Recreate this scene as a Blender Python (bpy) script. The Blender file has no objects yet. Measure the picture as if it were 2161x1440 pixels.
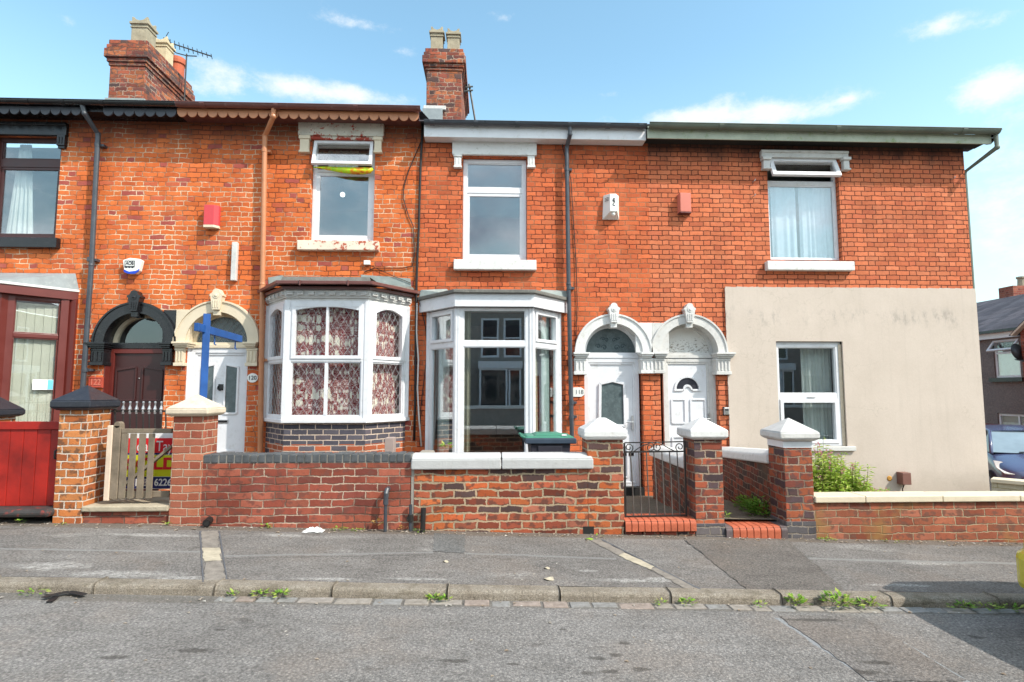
# Victorian terrace street scene
import bpy, bmesh, math, random
from mathutils import Vector, Matrix
random.seed(7)
R_=math.radians
# ------------------------------------------------------------------ camera model (photo 2161 x 1440)
F=1220.0; PITCH=R_(5.03); YAW=R_(2.2); CY=-9.0; CZ=1.45
def P(px,py,Y=0.0):
    """photo pixel -> (X, Z) where the sight line meets the plane y = Y"""
    a=(px-1080.5)/F; b=(720-py)/F
    fw=(math.sin(YAW)*math.cos(PITCH),math.cos(YAW)*math.cos(PITCH),math.sin(PITCH))
    r=(math.cos(YAW),-math.sin(YAW),0)
    u=(-math.sin(YAW)*math.sin(PITCH),-math.cos(YAW)*math.sin(PITCH),math.cos(PITCH))
    d=[fw[i]+a*r[i]+b*u[i] for i in range(3)]
    t=(Y-CY)/d[1]
    return d[0]*t, CZ+d[2]*t
def Rc(x0,y0,x1,y1,Y=0.0):
    xm,ym=(x0+x1)/2,(y0+y1)/2
    return P(x0,ym,Y)[0],P(x1,ym,Y)[0],P(xm,y1,Y)[1],P(xm,y0,Y)[1]
def zg(x,y): return 0.05-0.029*x+0.02*(y+3.05)          # pavement level
def zgard(x,y):
    t=max(0,min(1,(y+2.9)/2.9)); return (0.13-0.02*(x-2))*(1-t)+(-0.16)*t
S=bpy.context.scene; COL=S.collection
# ------------------------------------------------------------------ node helper
class G:
    def __init__(s,name,rough=.6,spec=.4):
        s.mat=bpy.data.materials.new(name); s.mat.use_nodes=True
        s.t=s.mat.node_tree; s.b=s.t.nodes['Principled BSDF']; s.out=s.t.nodes['Material Output']
        s.b.inputs['Roughness'].default_value=rough; s.b.inputs['Specular IOR Level'].default_value=spec
    def n(s,ty,**kw):
        x=s.t.nodes.new(ty)
        for k,v in kw.items(): setattr(x,k,v)
        return x
    def put(s,sock,v):
        if hasattr(v,'is_output'): s.t.links.new(v,sock)
        elif isinstance(v,(tuple,list)) and len(v)==3 and sock.type=='RGBA': sock.default_value=(*v,1)
        else: sock.default_value=v
    def m(s,op,a,b=None,c=None):
        x=s.n('ShaderNodeMath',operation=op); s.put(x.inputs[0],a)
        if b is not None: s.put(x.inputs[1],b)
        if c is not None: s.put(x.inputs[2],c)
        return x.outputs[0]
    def pos(s): return s.n('ShaderNodeNewGeometry').outputs['Position']
    def uv(s): return s.n('ShaderNodeUVMap',uv_map='UVMap').outputs[0]
    def sep(s,v):
        x=s.n('ShaderNodeSeparateXYZ'); s.put(x.inputs[0],v); return x.outputs
    def comb(s,a,b,c=0.0):
        x=s.n('ShaderNodeCombineXYZ'); s.put(x.inputs[0],a); s.put(x.inputs[1],b); s.put(x.inputs[2],c); return x.outputs[0]
    def vscale(s,v,sc):
        x=s.n('ShaderNodeVectorMath',operation='MULTIPLY'); s.put(x.inputs[0],v); x.inputs[1].default_value=sc; return x.outputs[0]
    def vadd(s,a,b):
        x=s.n('ShaderNodeVectorMath',operation='ADD'); s.put(x.inputs[0],a); s.put(x.inputs[1],b); return x.outputs[0]
    def noise(s,v,scale,detail=3,rough=.55,color=False,dist=0):
        x=s.n('ShaderNodeTexNoise'); s.put(x.inputs['Vector'],v); x.inputs['Scale'].default_value=scale
        x.inputs['Detail'].default_value=detail; x.inputs['Roughness'].default_value=rough; x.inputs['Distortion'].default_value=dist
        return x.outputs['Color' if color else 'Fac']
    def vor(s,v,scale,out='Distance',feature='F1',rnd=1):
        x=s.n('ShaderNodeTexVoronoi',feature=feature); s.put(x.inputs['Vector'],v); x.inputs['Scale'].default_value=scale
        x.inputs['Randomness'].default_value=rnd; return x.outputs[out]
    def white(s,v,out='Value',dim='2D'):
        x=s.n('ShaderNodeTexWhiteNoise',noise_dimensions=dim); s.put(x.inputs['Vector'],v); return x.outputs[out]
    def step(s,v,a,b):
        x=s.n('ShaderNodeMapRange',interpolation_type='SMOOTHSTEP'); s.put(x.inputs[0],v)
        x.inputs[1].default_value=a; x.inputs[2].default_value=b; return x.outputs[0]
    def lin(s,v,a,b,c,d):
        x=s.n('ShaderNodeMapRange'); s.put(x.inputs[0],v)
        for i,q in enumerate((a,b,c,d)): x.inputs[i+1].default_value=q
        return x.outputs[0]
    def ramp(s,f,stops,const=False):
        x=s.n('ShaderNodeValToRGB'); e=x.color_ramp.elements
        if const: x.color_ramp.interpolation='CONSTANT'
        while len(e)<len(stops): e.new(.5)
        for i,(p,c) in enumerate(stops): e[i].position=p; e[i].color=(*c,1)
        s.put(x.inputs[0],f); return x.outputs[0]
    def mix(s,f,a,b,blend='MIX'):
        x=s.n('ShaderNodeMix',data_type='RGBA',blend_type=blend); s.put(x.inputs[0],f); s.put(x.inputs[6],a); s.put(x.inputs[7],b)
        return x.outputs[2]
    def col(s,c): s.put(s.b.inputs['Base Color'],c)
    def bump(s,h,strength=.5,dist=.01):
        x=s.n('ShaderNodeBump'); x.inputs['Strength'].default_value=strength; x.inputs['Distance'].default_value=dist
        s.put(x.inputs['Height'],h); s.t.links.new(x.outputs[0],s.b.inputs['Normal'])
    def rough(s,v): s.put(s.b.inputs['Roughness'],v)
def mul(c,k): return tuple(min(1,x*k) for x in c)
def paint(name,c,rough=.5,var=.12,dirt=None,dirtamt=.35,scale=3.0,bump=.15,spec=.4,fine=60):
    g=G(name,rough,spec); p=g.pos()
    n=g.noise(p,scale,5,.6); f=g.noise(p,fine,2)
    c1=g.ramp(n,[(.3,mul(c,1-var)),(.7,mul(c,1+var*.5))])
    if dirt:
        d=g.step(g.noise(p,scale*2.3,6,.7),.52,.75); c1=g.mix(g.m('MULTIPLY',d,dirtamt),c1,dirt)
    g.col(c1); g.rough(g.lin(n,.3,.7,rough-.07,rough+.1))
    if bump: g.bump(g.m('ADD',f,g.m('MULTIPLY',n,2)),bump,.004)
    return g.mat
# ------------------------------------------------------------------ brickwork
def brick(name,tints,mortar,L=.225,H=.1125,h=.0775,j=.010,wob=.004,rowjit=0.0,mortar2=None,soot=None,moss=None,vary=.25,rough=.85,bd=.006,burn=None,white=None,pale=False):
    g=G(name,rough,.25); uv=g.uv(); pos=g.pos()
    w=g.noise(uv,5,3,color=True); w2=g.noise(uv,28,2,color=True)
    o1=g.vscale(g.vadd(w,(-.5,-.5,-.5)),(wob*6.5,)*3); o2=g.vscale(g.vadd(w2,(-.5,-.5,-.5)),(wob*2.6,)*3)
    sx=g.sep(g.vadd(uv,g.vadd(o1,o2)))
    u,v=sx[0],sx[1]
    Pd=L+H if H else L
    rv=g.m('DIVIDE',v,h); row=g.m('FLOOR',rv); fv=g.m('SUBTRACT',rv,row)
    off=g.m('MULTIPLY',g.m('FLOORED_MODULO',row,2.0),.5)
    if rowjit: off=g.m('ADD',off,g.m('MULTIPLY',g.white(g.comb(row,3.7)),rowjit))
    uo=g.m('ADD',g.m('DIVIDE',u,Pd),off); k=g.m('FLOOR',uo); fu=g.m('MULTIPLY',g.m('SUBTRACT',uo,k),Pd)
    if H:
        isH=g.m('GREATER_THAN',fu,L); fx=g.m('SUBTRACT',fu,g.m('MULTIPLY',isH,L)); ln=g.m('SUBTRACT',L,g.m('MULTIPLY',isH,L-H))
        idx=g.m('ADD',g.m('MULTIPLY',k,2.0),isH)
    else: fx,ln,idx=fu,L,k
    dx=g.m('MINIMUM',fx,g.m('SUBTRACT',ln,fx)); dy=g.m('MULTIPLY',g.m('MINIMUM',fv,g.m('SUBTRACT',1.0,fv)),h)
    d=g.m('MINIMUM',dx,dy); d=g.m('ADD',d,g.m('MULTIPLY',g.m('SUBTRACT',g.noise(uv,48,3),.5),.011))
    face=g.step(d,j*.5-.0025,j*.5+.0025)
    idv=g.comb(idx,row); r1=g.white(idv); r2=g.white(g.vadd(idv,(31.3,17.7,0)))
    n=len(tints); c=g.ramp(r1,[(i/n,t) for i,t in enumerate(tints)],True)
    c=g.mix(1.0,c,g.ramp(r2,[(0,(1-vary,)*3),(1,(1+vary*.2,)*3)]),'MULTIPLY')
    sp=g.noise(uv,90,3,.7); bl=g.noise(uv,14,4,.65)
    c=g.mix(1.0,c,g.ramp(sp,[(.25,(.80,.78,.78)),(.6,(1.03,1.03,1.03))]),'MULTIPLY')
    c=g.mix(1.0,c,g.ramp(bl,[(.3,(.88,.86,.85)),(.6,(1.02,1.02,1.02))]),'MULTIPLY')
    if burn:   # fire-darkened patches on the brick face
        bm=g.m('MULTIPLY',g.step(g.noise(g.vadd(uv,g.comb(g.m('MULTIPLY',r1,9.0),g.m('MULTIPLY',r2,7.0))),11,2),.5,.62),.75)
        c=g.mix(bm,c,burn)
    lt=g.step(g.noise(g.vadd(uv,(5.1,2.7,0)),3.1,4,.6),.45,.7); c=g.mix(g.m('MULTIPLY',lt,.12),c,(.62,.30,.16)) if pale else c
    if white:
        wm=g.m('MULTIPLY',g.step(g.noise(uv,22,5,.75),.66,.74),.7); c=g.mix(wm,c,white)
    mc=mortar
    if mortar2: mc=g.mix(g.step(g.noise(uv,1.7,4,.6),.42,.6),mortar,mortar2)
    mc=g.mix(1.0,mc,g.ramp(sp,[(.3,(.75,.75,.75)),(.65,(1.05,1.05,1.05))]),'MULTIPLY')
    c=g.mix(face,mc,c)
    big=g.noise(g.vscale(pos,(1.3,1,.75)),1.1,6,.65)
    c=g.mix(1.0,c,g.ramp(big,[(.32,(.80,.76,.75)),(.48,(.97,.96,.96)),(.66,(1.05,1.05,1.05))]),'MULTIPLY')
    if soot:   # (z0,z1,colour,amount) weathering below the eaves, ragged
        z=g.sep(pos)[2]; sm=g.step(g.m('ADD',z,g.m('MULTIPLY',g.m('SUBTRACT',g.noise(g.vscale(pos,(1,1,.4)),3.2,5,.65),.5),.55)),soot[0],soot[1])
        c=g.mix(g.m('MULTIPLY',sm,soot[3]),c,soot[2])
    if moss:
        mm=g.m('MULTIPLY',g.step(g.noise(pos,2.2,5,.6),.5,.68),.75); c=g.mix(mm,c,moss)
    g.col(c)
    hgt=g.m('ADD',g.m('MULTIPLY',face,1.0),g.m('ADD',g.m('MULTIPLY',sp,.35),g.m('MULTIPLY',r2,.25)))
    g.bump(hgt,.85,bd); return g.mat
# ------------------------------------------------------------------ mesh builder
class MB:
    def __init__(s): s.V=[];s.Fc=[];s.T=None
    def add(s,vs,fs):
        o=len(s.V)
        for v in vs:
            v=Vector(v)
            s.V.append(s.T@v if s.T is not None else v)
        s.Fc+= [tuple(o+i for i in f) for f in fs]
    def poly(s,pts): s.add(pts,[tuple(range(len(pts)))])
    def box(s,x0,x1,y0,y1,z0,z1):
        if x1<x0:x0,x1=x1,x0
        if y1<y0:y0,y1=y1,y0
        if z1<z0:z0,z1=z1,z0
        s.add([(x0,y0,z0),(x1,y0,z0),(x1,y1,z0),(x0,y1,z0),(x0,y0,z1),(x1,y0,z1),(x1,y1,z1),(x0,y1,z1)],
              [(0,3,2,1),(4,5,6,7),(0,1,5,4),(1,2,6,5),(2,3,7,6),(3,0,4,7)])
    def taper(s,x0,x1,y0,y1,z0,X0,X1,Y0,Y1,z1):
        s.add([(x0,y0,z0),(x1,y0,z0),(x1,y1,z0),(x0,y1,z0),(X0,Y0,z1),(X1,Y0,z1),(X1,Y1,z1),(X0,Y1,z1)],
              [(0,3,2,1),(4,5,6,7),(0,1,5,4),(1,2,6,5),(2,3,7,6),(3,0,4,7)])
    def prism(s,pts,a0,a1,ax='y'):
        n=len(pts)
        f={'y':lambda p,a:(p[0],a,p[1]),'x':lambda p,a:(a,p[0],p[1]),'z':lambda p,a:(p[0],p[1],a)}[ax]
        ar=sum(pts[i][0]*pts[(i+1)%n][1]-pts[(i+1)%n][0]*pts[i][1] for i in range(n))
        if (ar<0)!=(ax=='y' and False): pts=pts[::-1] if ar<0 else pts
        vs=[f(p,a0) for p in pts]+[f(p,a1) for p in pts]
        fl=[tuple(range(n)),tuple(range(2*n-1,n-1,-1))]
        sd=[(i,i+n,(i+1)%n+n,(i+1)%n) for i in range(n)]
        if ax!='y': fl=[tuple(reversed(q)) for q in fl]; sd=[tuple(reversed(q)) for q in sd]
        s.add(vs,fl+sd)
    def tube(s,path,r,n=8,cap=True):
        path=[Vector(p) for p in path]; m=len(path); rr=r if isinstance(r,(list,tuple)) else [r]*m
        vs=[]; pu=None
        for i,p in enumerate(path):
            t=(path[min(i+1,m-1)]-path[max(i-1,0)]).normalized()
            if pu is None:
                up=Vector((0,0,1)) if abs(t.z)<.9 else Vector((1,0,0)); a=t.cross(up).normalized()
            else: a=(pu-t*pu.dot(t)).normalized()
            pu=a; b=t.cross(a)
            for k in range(n):
                an=2*math.pi*k/n; vs.append(p+(a*math.cos(an)+b*math.sin(an))*rr[i])
        fs=[(i*n+k,i*n+(k+1)%n,(i+1)*n+(k+1)%n,(i+1)*n+k) for i in range(m-1) for k in range(n)]
        if cap: fs+=[tuple(reversed(range(n))),tuple((m-1)*n+k for k in range(n))]
        s.add(vs,fs)
    def bar(s,p,q,w,h,up=(0,0,1)):
        p,q=Vector(p),Vector(q); t=(q-p).normalized(); up=Vector(up); a=t.cross(up).normalized(); b=a.cross(t)
        vs=[e+a*(w/2)*i+b*(h/2)*k for e in (p,q) for i,k in ((-1,-1),(1,-1),(1,1),(-1,1))]
        s.add(vs,[(0,1,2,3),(7,6,5,4),(0,4,5,1),(1,5,6,2),(2,6,7,3),(3,7,4,0)])
    def lathe(s,prof,c,n=16,axis='z'):
        vs=[]
        for r,z in prof:
            for k in range(n):
                a=2*math.pi*k/n; x,y=r*math.cos(a),r*math.sin(a)
                vs.append((c[0]+x,c[1]+y,c[2]+z) if axis=='z' else ((c[0]+x,c[1]+z,c[2]-y) if axis=='y' else (c[0]+z,c[1]+x,c[2]+y)))
        m=len(prof); fs=[(i*n+k,i*n+(k+1)%n,(i+1)*n+(k+1)%n,(i+1)*n+k) for i in range(m-1) for k in range(n)]
        fs+=[tuple(reversed(range(n))),tuple((m-1)*n+k for k in range(n))]
        s.add(vs,fs)
    def ball(s,c,r,n=12,sc=(1,1,1)):
        pr=[(max(.0005,math.sin(math.pi*i/8)),-math.cos(math.pi*i/8)) for i in range(9)]
        vs=[];fs=[]
        for a,z in pr:
            for k in range(n):
                t=2*math.pi*k/n; vs.append((c[0]+r*a*math.cos(t)*sc[0],c[1]+r*a*math.sin(t)*sc[1],c[2]+r*z*sc[2]))
        fs=[(i*n+k,i*n+(k+1)%n,(i+1)*n+(k+1)%n,(i+1)*n+k) for i in range(8) for k in range(n)]
        s.add(vs,fs)
    def sheet(s,xs,ys,fz,close=None):
        nx,ny=len(xs),len(ys)
        s.add([(x,y,fz(x,y)) for y in ys for x in xs],[(j*nx+i,j*nx+i+1,(j+1)*nx+i+1,(j+1)*nx+i) for j in range(ny-1) for i in range(nx-1)])
    def frame(s,x0,x1,z0,z1,w,y0,y1):
        s.box(x0,x1,y0,y1,z1-w,z1); s.box(x0,x1,y0,y1,z0,z0+w); s.box(x0,x0+w,y0,y1,z0+w,z1-w); s.box(x1-w,x1,y0,y1,z0+w,z1-w)
    def panel(s,x0,x1,z0,z1,holes,y,rev=0.0):
        xs=sorted({x0,x1,*[q for h in holes for q in h[:2] if x0<q<x1]}); zs=sorted({z0,z1,*[q for h in holes for q in h[2:4] if z0<q<z1]})
        for i in range(len(xs)-1):
            for k in range(len(zs)-1):
                xm,zm=(xs[i]+xs[i+1])/2,(zs[k]+zs[k+1])/2
                if any(h[0]<xm<h[1] and h[2]<zm<h[3] for h in holes): continue
                s.poly([(xs[i],y,zs[k]),(xs[i+1],y,zs[k]),(xs[i+1],y,zs[k+1]),(xs[i],y,zs[k+1])])
        if rev:
            for a,b,c,d in [h[:4] for h in holes]:
                s.poly([(a,y,c),(a,y,d),(a,y+rev,d),(a,y+rev,c)]); s.poly([(b,y,d),(b,y,c),(b,y+rev,c),(b,y+rev,d)])
                s.poly([(a,y,d),(b,y,d),(b,y+rev,d),(a,y+rev,d)]); s.poly([(b,y,c),(a,y,c),(a,y+rev,c),(b,y+rev,c)])
    def build(s,name,mat,parent=None,bevel=0,smooth=False,seg=2,uvscale=1.0):
        V=s.V
        me=bpy.data.meshes.new(name); o=bpy.data.objects.new(name,me); COL.objects.link(o)
        if parent is None:
            xs=[v.x for v in V];ys=[v.y for v in V];zs=[v.z for v in V]
            org=Vector(((min(xs)+max(xs))/2,(min(ys)+max(ys))/2,min(zs)))
        else: org=Vector((0,0,0))
        me.from_pydata([v-org for v in V],[],s.Fc); me.update()
        uvl=me.uv_layers.new(name='UVMap')
        for p in me.polygons:
            n=p.normal; hz=math.hypot(n.x,n.y)
            if hz>.35:
                tx,ty=-n.y/hz,n.x/hz
                # shared direction for opposite faces
                if tx<-1e-4 or (abs(tx)<1e-4 and ty<0): tx,ty=-tx,-ty
                for li in p.loop_indices:
                    v=V[me.loops[li].vertex_index]; uvl.data[li].uv=(v.x*tx+v.y*ty,v.z)
            else:
                for li in p.loop_indices:
                    v=V[me.loops[li].vertex_index]; uvl.data[li].uv=(v.x,v.y)
        if mat: me.materials.append(mat)
        o.location=org
        if parent is not None:
            o.parent=parent; pw=parent
            acc=Matrix.Identity(4)
            while pw is not None: acc=Matrix.Translation(pw.location)@acc; pw=pw.parent
            # parents are only translated: a child sits at world origin
            o.location=-acc.translation
        if smooth:
            for p in me.polygons: p.use_smooth=True
        if bevel:
            b=o.modifiers.new('Bevel','BEVEL'); b.width=bevel; b.segments=seg; b.limit_method='ANGLE'; b.angle_limit=R_(35)
        return o
def empty(name,loc,label,cat,group=None):
    o=bpy.data.objects.new(name,None); COL.objects.link(o); o.location=loc; o.empty_display_size=.1
    o['label']=label; o['category']=cat
    if group: o['group']=group
    return o
def tag(o,label,cat,group=None):
    o['label']=label; o['category']=cat
    if group: o['group']=group
    return o
def struct(o,kind='structure'): o['kind']=kind; return o
def text(name,s_,size,mat,parent,loc,rotz=0,width=None,ext=.0015,off=0.0,tilt=90):
    cu=bpy.data.curves.new('t','FONT'); cu.body=s_; cu.size=size; cu.align_x='CENTER'; cu.align_y='CENTER'; cu.extrude=ext; cu.offset=off
    tmp=bpy.data.objects.new('t',cu); COL.objects.link(tmp)
    dg=bpy.context.evaluated_depsgraph_get(); me=bpy.data.meshes.new_from_object(tmp.evaluated_get(dg))
    xs=[v.co.x for v in me.vertices]; sx=1.0
    if width and xs: sx=width/(max(xs)-min(xs))
    M=Matrix.Translation(loc)@Matrix.Rotation(rotz,4,'Z')@Matrix.Rotation(R_(tilt),4,'X')@Matrix.Diagonal((sx,1,1,1))
    me.transform(M); bpy.data.objects.remove(tmp); bpy.data.curves.remove(cu)
    m=MB(); m.V=[v.co.copy() for v in me.vertices]; m.Fc=[tuple(p.vertices) for p in me.polygons]
    bpy.data.meshes.remove(me)
    return m.build(name,mat,parent)
SUN_E=3.1; SKY_S=.12; EXPO=.76
SKY_GAIN=(1.55,1.86,1.6); SKY_HAZE=(4.5,5.7,5.8); CLOUD=(5.6,5.7,5.7); CLOUD_BACK_FILL=(15,15.2,15.5)
# ------------------------------------------------------------------ materials
def zr_(x,y): return -0.045-0.029*x-.006*min(0,y+4.8)
def PGr(a,b,f=None):
    f=f or zr_; lo,hi=-8.2,-1.5
    for _ in range(50):
        mid=(lo+hi)/2; X,Z=P(a,b,mid)
        if Z>f(X,mid): lo=mid
        else: hi=mid
    return (X,mid)
SPOTS=[(1318,1358,.05,.03),(1263,1390,.06,.03),(1300,1383,.05,.03),(1240,1421,.045,.025),(1352,1413,.06,.03),(1188,1329,.03,.015),(1083,1402,.045,.02),(1285,1418,.06,.03),(960,1395,.10,.03),(415,1373,.12,.035),(240,1388,.09,.03),(465,1330,.04,.02),(2060,1345,.05,.03)]
WEAR=[(110,1195,.35,.12),(270,1212,.45,.10),(380,1220,.3,.06),(140,1230,.5,.04),(330,1130,.5,.06),(600,1130,.25,.06),(690,1222,.3,.04),(880,1222,.3,.035),(1330,1225,.35,.05),(1395,1222,.22,.05),(1240,1205,.12,.03),(1960,1190,.3,.05),(1900,1235,.3,.04)]
def mk_kerb():
    g=G('granite_kerb',.92,.2); p=g.pos(); n=g.noise(p,4,6,.7); f=g.noise(p,160,3,.85); f2=g.noise(p,55,4,.8)
    c=g.ramp(n,[(.3,(.25,.21,.165)),(.5,(.37,.32,.26)),(.7,(.44,.39,.33))])
    c=g.mix(1,c,g.ramp(f,[(.3,(.35,.33,.31)),(.5,(1,1,1)),(.7,(1.5,1.45,1.4))]),'MULTIPLY'); c=g.mix(1,c,g.ramp(f2,[(.3,(.62,.6,.57)),(.6,(1.05,1.05,1.05))]),'MULTIPLY')
    mo=g.step(g.noise(g.vscale(p,(1,1,3)),5,5,.7),.52,.68); c=g.mix(g.m('MULTIPLY',mo,.5),c,(.15,.125,.08))
    g.col(c); g.bump(g.m('ADD',f,g.m('MULTIPLY',f2,1.5)),1,.012); return g.mat
BT=[tuple(a*b for a,b in zip(t,(.86,.95,1.5))) for t in ((.80,.165,.026),(.84,.185,.03),(.76,.15,.025),(.82,.175,.028),(.70,.135,.027),(.86,.20,.034),(.80,.17,.026),(.78,.16,.026),(.83,.18,.03),(.81,.17,.026),(.79,.16,.03),(.84,.19,.034),(.77,.155,.026),(.82,.18,.03),(.80,.165,.026),(.66,.13,.035),(.48,.095,.045))]
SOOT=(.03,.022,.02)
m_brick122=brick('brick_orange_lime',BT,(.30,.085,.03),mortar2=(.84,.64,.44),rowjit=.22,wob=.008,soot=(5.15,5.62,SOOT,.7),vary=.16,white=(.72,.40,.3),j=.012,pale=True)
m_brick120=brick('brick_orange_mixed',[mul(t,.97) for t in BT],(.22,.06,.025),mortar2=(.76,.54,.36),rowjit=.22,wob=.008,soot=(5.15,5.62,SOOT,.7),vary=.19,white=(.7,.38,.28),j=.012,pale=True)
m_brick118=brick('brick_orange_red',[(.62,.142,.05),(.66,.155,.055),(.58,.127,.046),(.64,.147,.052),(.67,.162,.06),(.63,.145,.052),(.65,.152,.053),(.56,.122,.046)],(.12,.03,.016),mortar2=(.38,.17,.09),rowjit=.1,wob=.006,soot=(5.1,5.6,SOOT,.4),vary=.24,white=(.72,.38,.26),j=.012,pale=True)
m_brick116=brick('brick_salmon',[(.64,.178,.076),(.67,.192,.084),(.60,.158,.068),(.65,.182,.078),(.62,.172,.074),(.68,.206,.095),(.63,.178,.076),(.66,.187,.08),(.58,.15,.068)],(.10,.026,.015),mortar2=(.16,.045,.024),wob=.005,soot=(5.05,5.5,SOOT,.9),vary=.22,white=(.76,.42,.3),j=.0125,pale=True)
m_brick_stack=brick('brick_chimney',[(.40,.11,.06),(.44,.13,.065),(.30,.085,.055),(.22,.07,.055),(.48,.16,.07),(.12,.075,.07)],(.2,.1,.07),mortar2=(.45,.32,.24),h=.085,wob=.014,rowjit=.2,burn=(.12,.06,.05),vary=.35,white=(.6,.45,.36),j=.014,bd=.012)
m_brick_pier122=brick('brick_mottled_orange',[(.58,.2,.06),(.5,.15,.045),(.62,.24,.08),(.45,.13,.045)],(.66,.56,.46),wob=.004,burn=(.1,.06,.04),j=.012,vary=.3,h=.0765)
m_brick_wall120=brick('brick_plum_red',[(.34,.09,.055),(.38,.105,.062),(.30,.075,.048),(.40,.12,.075),(.26,.07,.05)],(.52,.40,.30),H=None,mortar2=(.16,.09,.065),wob=.006,vary=.35,white=(.6,.44,.36),h=.076,burn=(.16,.06,.045),j=.0115)
m_brick_pier120=brick('brick_pink_pier',[(.40,.125,.07),(.45,.15,.09),(.36,.10,.06),(.5,.18,.1)],(.5,.38,.28),wob=.004,vary=.3,white=(.6,.42,.33),h=.076)
m_brick_wall118=brick('brick_reclaimed',[(.56,.13,.045),(.24,.06,.035),(.46,.14,.08),(.58,.16,.055),(.11,.065,.06),(.42,.11,.055),(.32,.08,.045),(.52,.18,.11),(.56,.14,.045),(.48,.12,.06)],(.47,.34,.22),H=None,mortar2=(.38,.3,.2),wob=.009,rowjit=.12,vary=.4,burn=(.1,.045,.035),white=(.62,.45,.35),j=.018,bd=.01,h=.0775)
m_brick_pier116=brick('brick_dark_pier',[(.40,.10,.05),(.24,.07,.05),(.46,.13,.06),(.1,.065,.07),(.32,.085,.05)],(.4,.3,.22),mortar2=(.2,.15,.11),wob=.008,rowjit=.1,vary=.4,burn=(.1,.055,.05),white=(.5,.36,.3),j=.013)
m_brick_low116=brick('brick_mossy_low',[(.36,.11,.06),(.40,.13,.07),(.31,.09,.05),(.42,.15,.09)],(.34,.25,.16),mortar2=(.42,.34,.22),H=None,wob=.007,rowjit=.1,vary=.35,moss=(.3,.17,.06),white=(.55,.45,.32),burn=(.14,.07,.05),h=.079)
m_brick_path=brick('brick_dirty_path',[(.30,.07,.035),(.2,.06,.04),(.34,.09,.05),(.09,.06,.05)],(.32,.24,.17),wob=.008,vary=.4,burn=(.07,.045,.04),moss=(.1,.075,.05))
m_brick_bay=brick('brick_bay_blue',[(.10,.095,.115),(.12,.11,.13),(.085,.08,.1),(.14,.12,.14)],(.62,.49,.39),H=None,wob=.003,vary=.3,j=.013,h=.0765)
m_brick_bayred=brick('brick_bay_red',[(.5,.13,.055),(.46,.12,.055),(.12,.11,.13),(.55,.15,.06)],(.62,.49,.39),H=None,wob=.003,vary=.3,j=.013,h=.0765)
m_brick_far=brick('brick_far_red',[(.32,.09,.06),(.36,.11,.07),(.26,.07,.05)],(.3,.2,.15),wob=.003)
m_coping=paint('coping_white',(.47,.465,.455),.6,.08,(.32,.3,.27),.4,5,.6,.3)
m_white=paint('white_upvc',(.72,.72,.74),.35,.07,(.42,.39,.33),.4,4.5,.05,.5)
m_whitestone=paint('white_painted_stone',(.69,.68,.66),.55,.08,(.36,.33,.27),.6,7,.6,.3)
m_dirtywhite=paint('weathered_white_paint',(.60,.585,.56),.6,.12,(.34,.3,.25),.55,6,.6,.3)
m_cream=paint('cream_painted_stone',(.68,.58,.43),.5,.08,(.5,.38,.24),.35,4,.4,.3)
m_black=paint('black_gloss_paint',(.012,.012,.014),.22,.2,(.06,.06,.06),.3,5,.2,.5)
m_barge=paint('blue_grey_bargeboard',(.05,.055,.068),.4,.2,(.12,.12,.12),.2,6,.2,.4)
m_blackmetal=paint('black_iron',(.02,.019,.018),.45,.3,(.12,.06,.03),.4,12,.4,.5)
m_rustmetal=paint('worn_iron',(.11,.10,.09),.5,.35,(.2,.12,.08),.5,18,.4,.5)
m_terr=paint('terracotta_paint',(.50,.21,.10),.4,.1,(.3,.12,.06),.3,4,.2,.4)
m_browngut=paint('brown_gutter',(.14,.05,.042),.35,.15,(.3,.22,.19),.35,5,.15,.5)
m_redwood=paint('redbrown_upvc',(.125,.02,.015),.38,.12,(.1,.02,.015),.4,4,.1,.5)
m_maroon=paint('maroon_upvc',(.045,.012,.011),.35,.15,None,0,4,.1,.5)
m_greenfascia=paint('algae_fascia',(.42,.45,.36),.7,.2,(.2,.27,.1),.75,4.5,.5,.2)
m_greygut=paint('aged_grey_gutter',(.13,.15,.12),.55,.25,(.07,.13,.08),.5,4,.3,.4)
m_greypipe=paint('grey_black_pipe',(.055,.062,.075),.33,.2,(.12,.12,.12),.3,6,.15,.5)
m_lead=paint('lead_sheet',(.26,.29,.30),.55,.22,(.42,.46,.44),.5,5,.4,.4)
m_flash=paint('mortar_flashing',(.29,.33,.315),.8,.2,(.6,.58,.52),.4,7,.6,.2)
m_slab=paint('grey_slab_edge',(.17,.165,.15),.85,.25,(.32,.31,.26),.4,9,.7,.2)
m_conc=paint('rough_concrete',(.33,.30,.26),.9,.18,(.18,.15,.11),.5,5,.8,.2)
m_kerb=mk_kerb()
m_stonecap=paint('sandstone_cap',(.62,.52,.40),.8,.16,(.34,.28,.2),.6,8,.6,.2)
m_step=paint('old_stone_step',(.40,.34,.25),.9,.2,(.2,.16,.1),.5,7,.8,.2)
m_blackstone=paint('black_stone_red_flakes',(.05,.045,.043),.6,.3,(.42,.05,.03),.8,6.5,.6,.3)
m_bull=paint('bullnose_red_brick',(.48,.12,.06),.65,.2,(.3,.08,.045),.4,9,.5,.3)
m_brick_endplum=paint('dark_end_brick',(.13,.10,.10),.6,.3,(.3,.1,.06),.5,9,.6,.3)
m_brick_foot=brick('blue_grey_foot',[(.13,.12,.125),(.10,.095,.105),(.16,.14,.14)],(.26,.22,.18),h=.0775,wob=.008,j=.012)
m_bluebrick=paint('blue_brick',(.085,.09,.095),.55,.35,(.2,.17,.12),.4,9,.6,.35)
m_slate=brick('roof_slates',[(.09,.085,.1),(.11,.1,.115),(.075,.07,.085)],(.03,.03,.03),L=.25,H=None,h=.2,j=.006,wob=.002)
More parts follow.
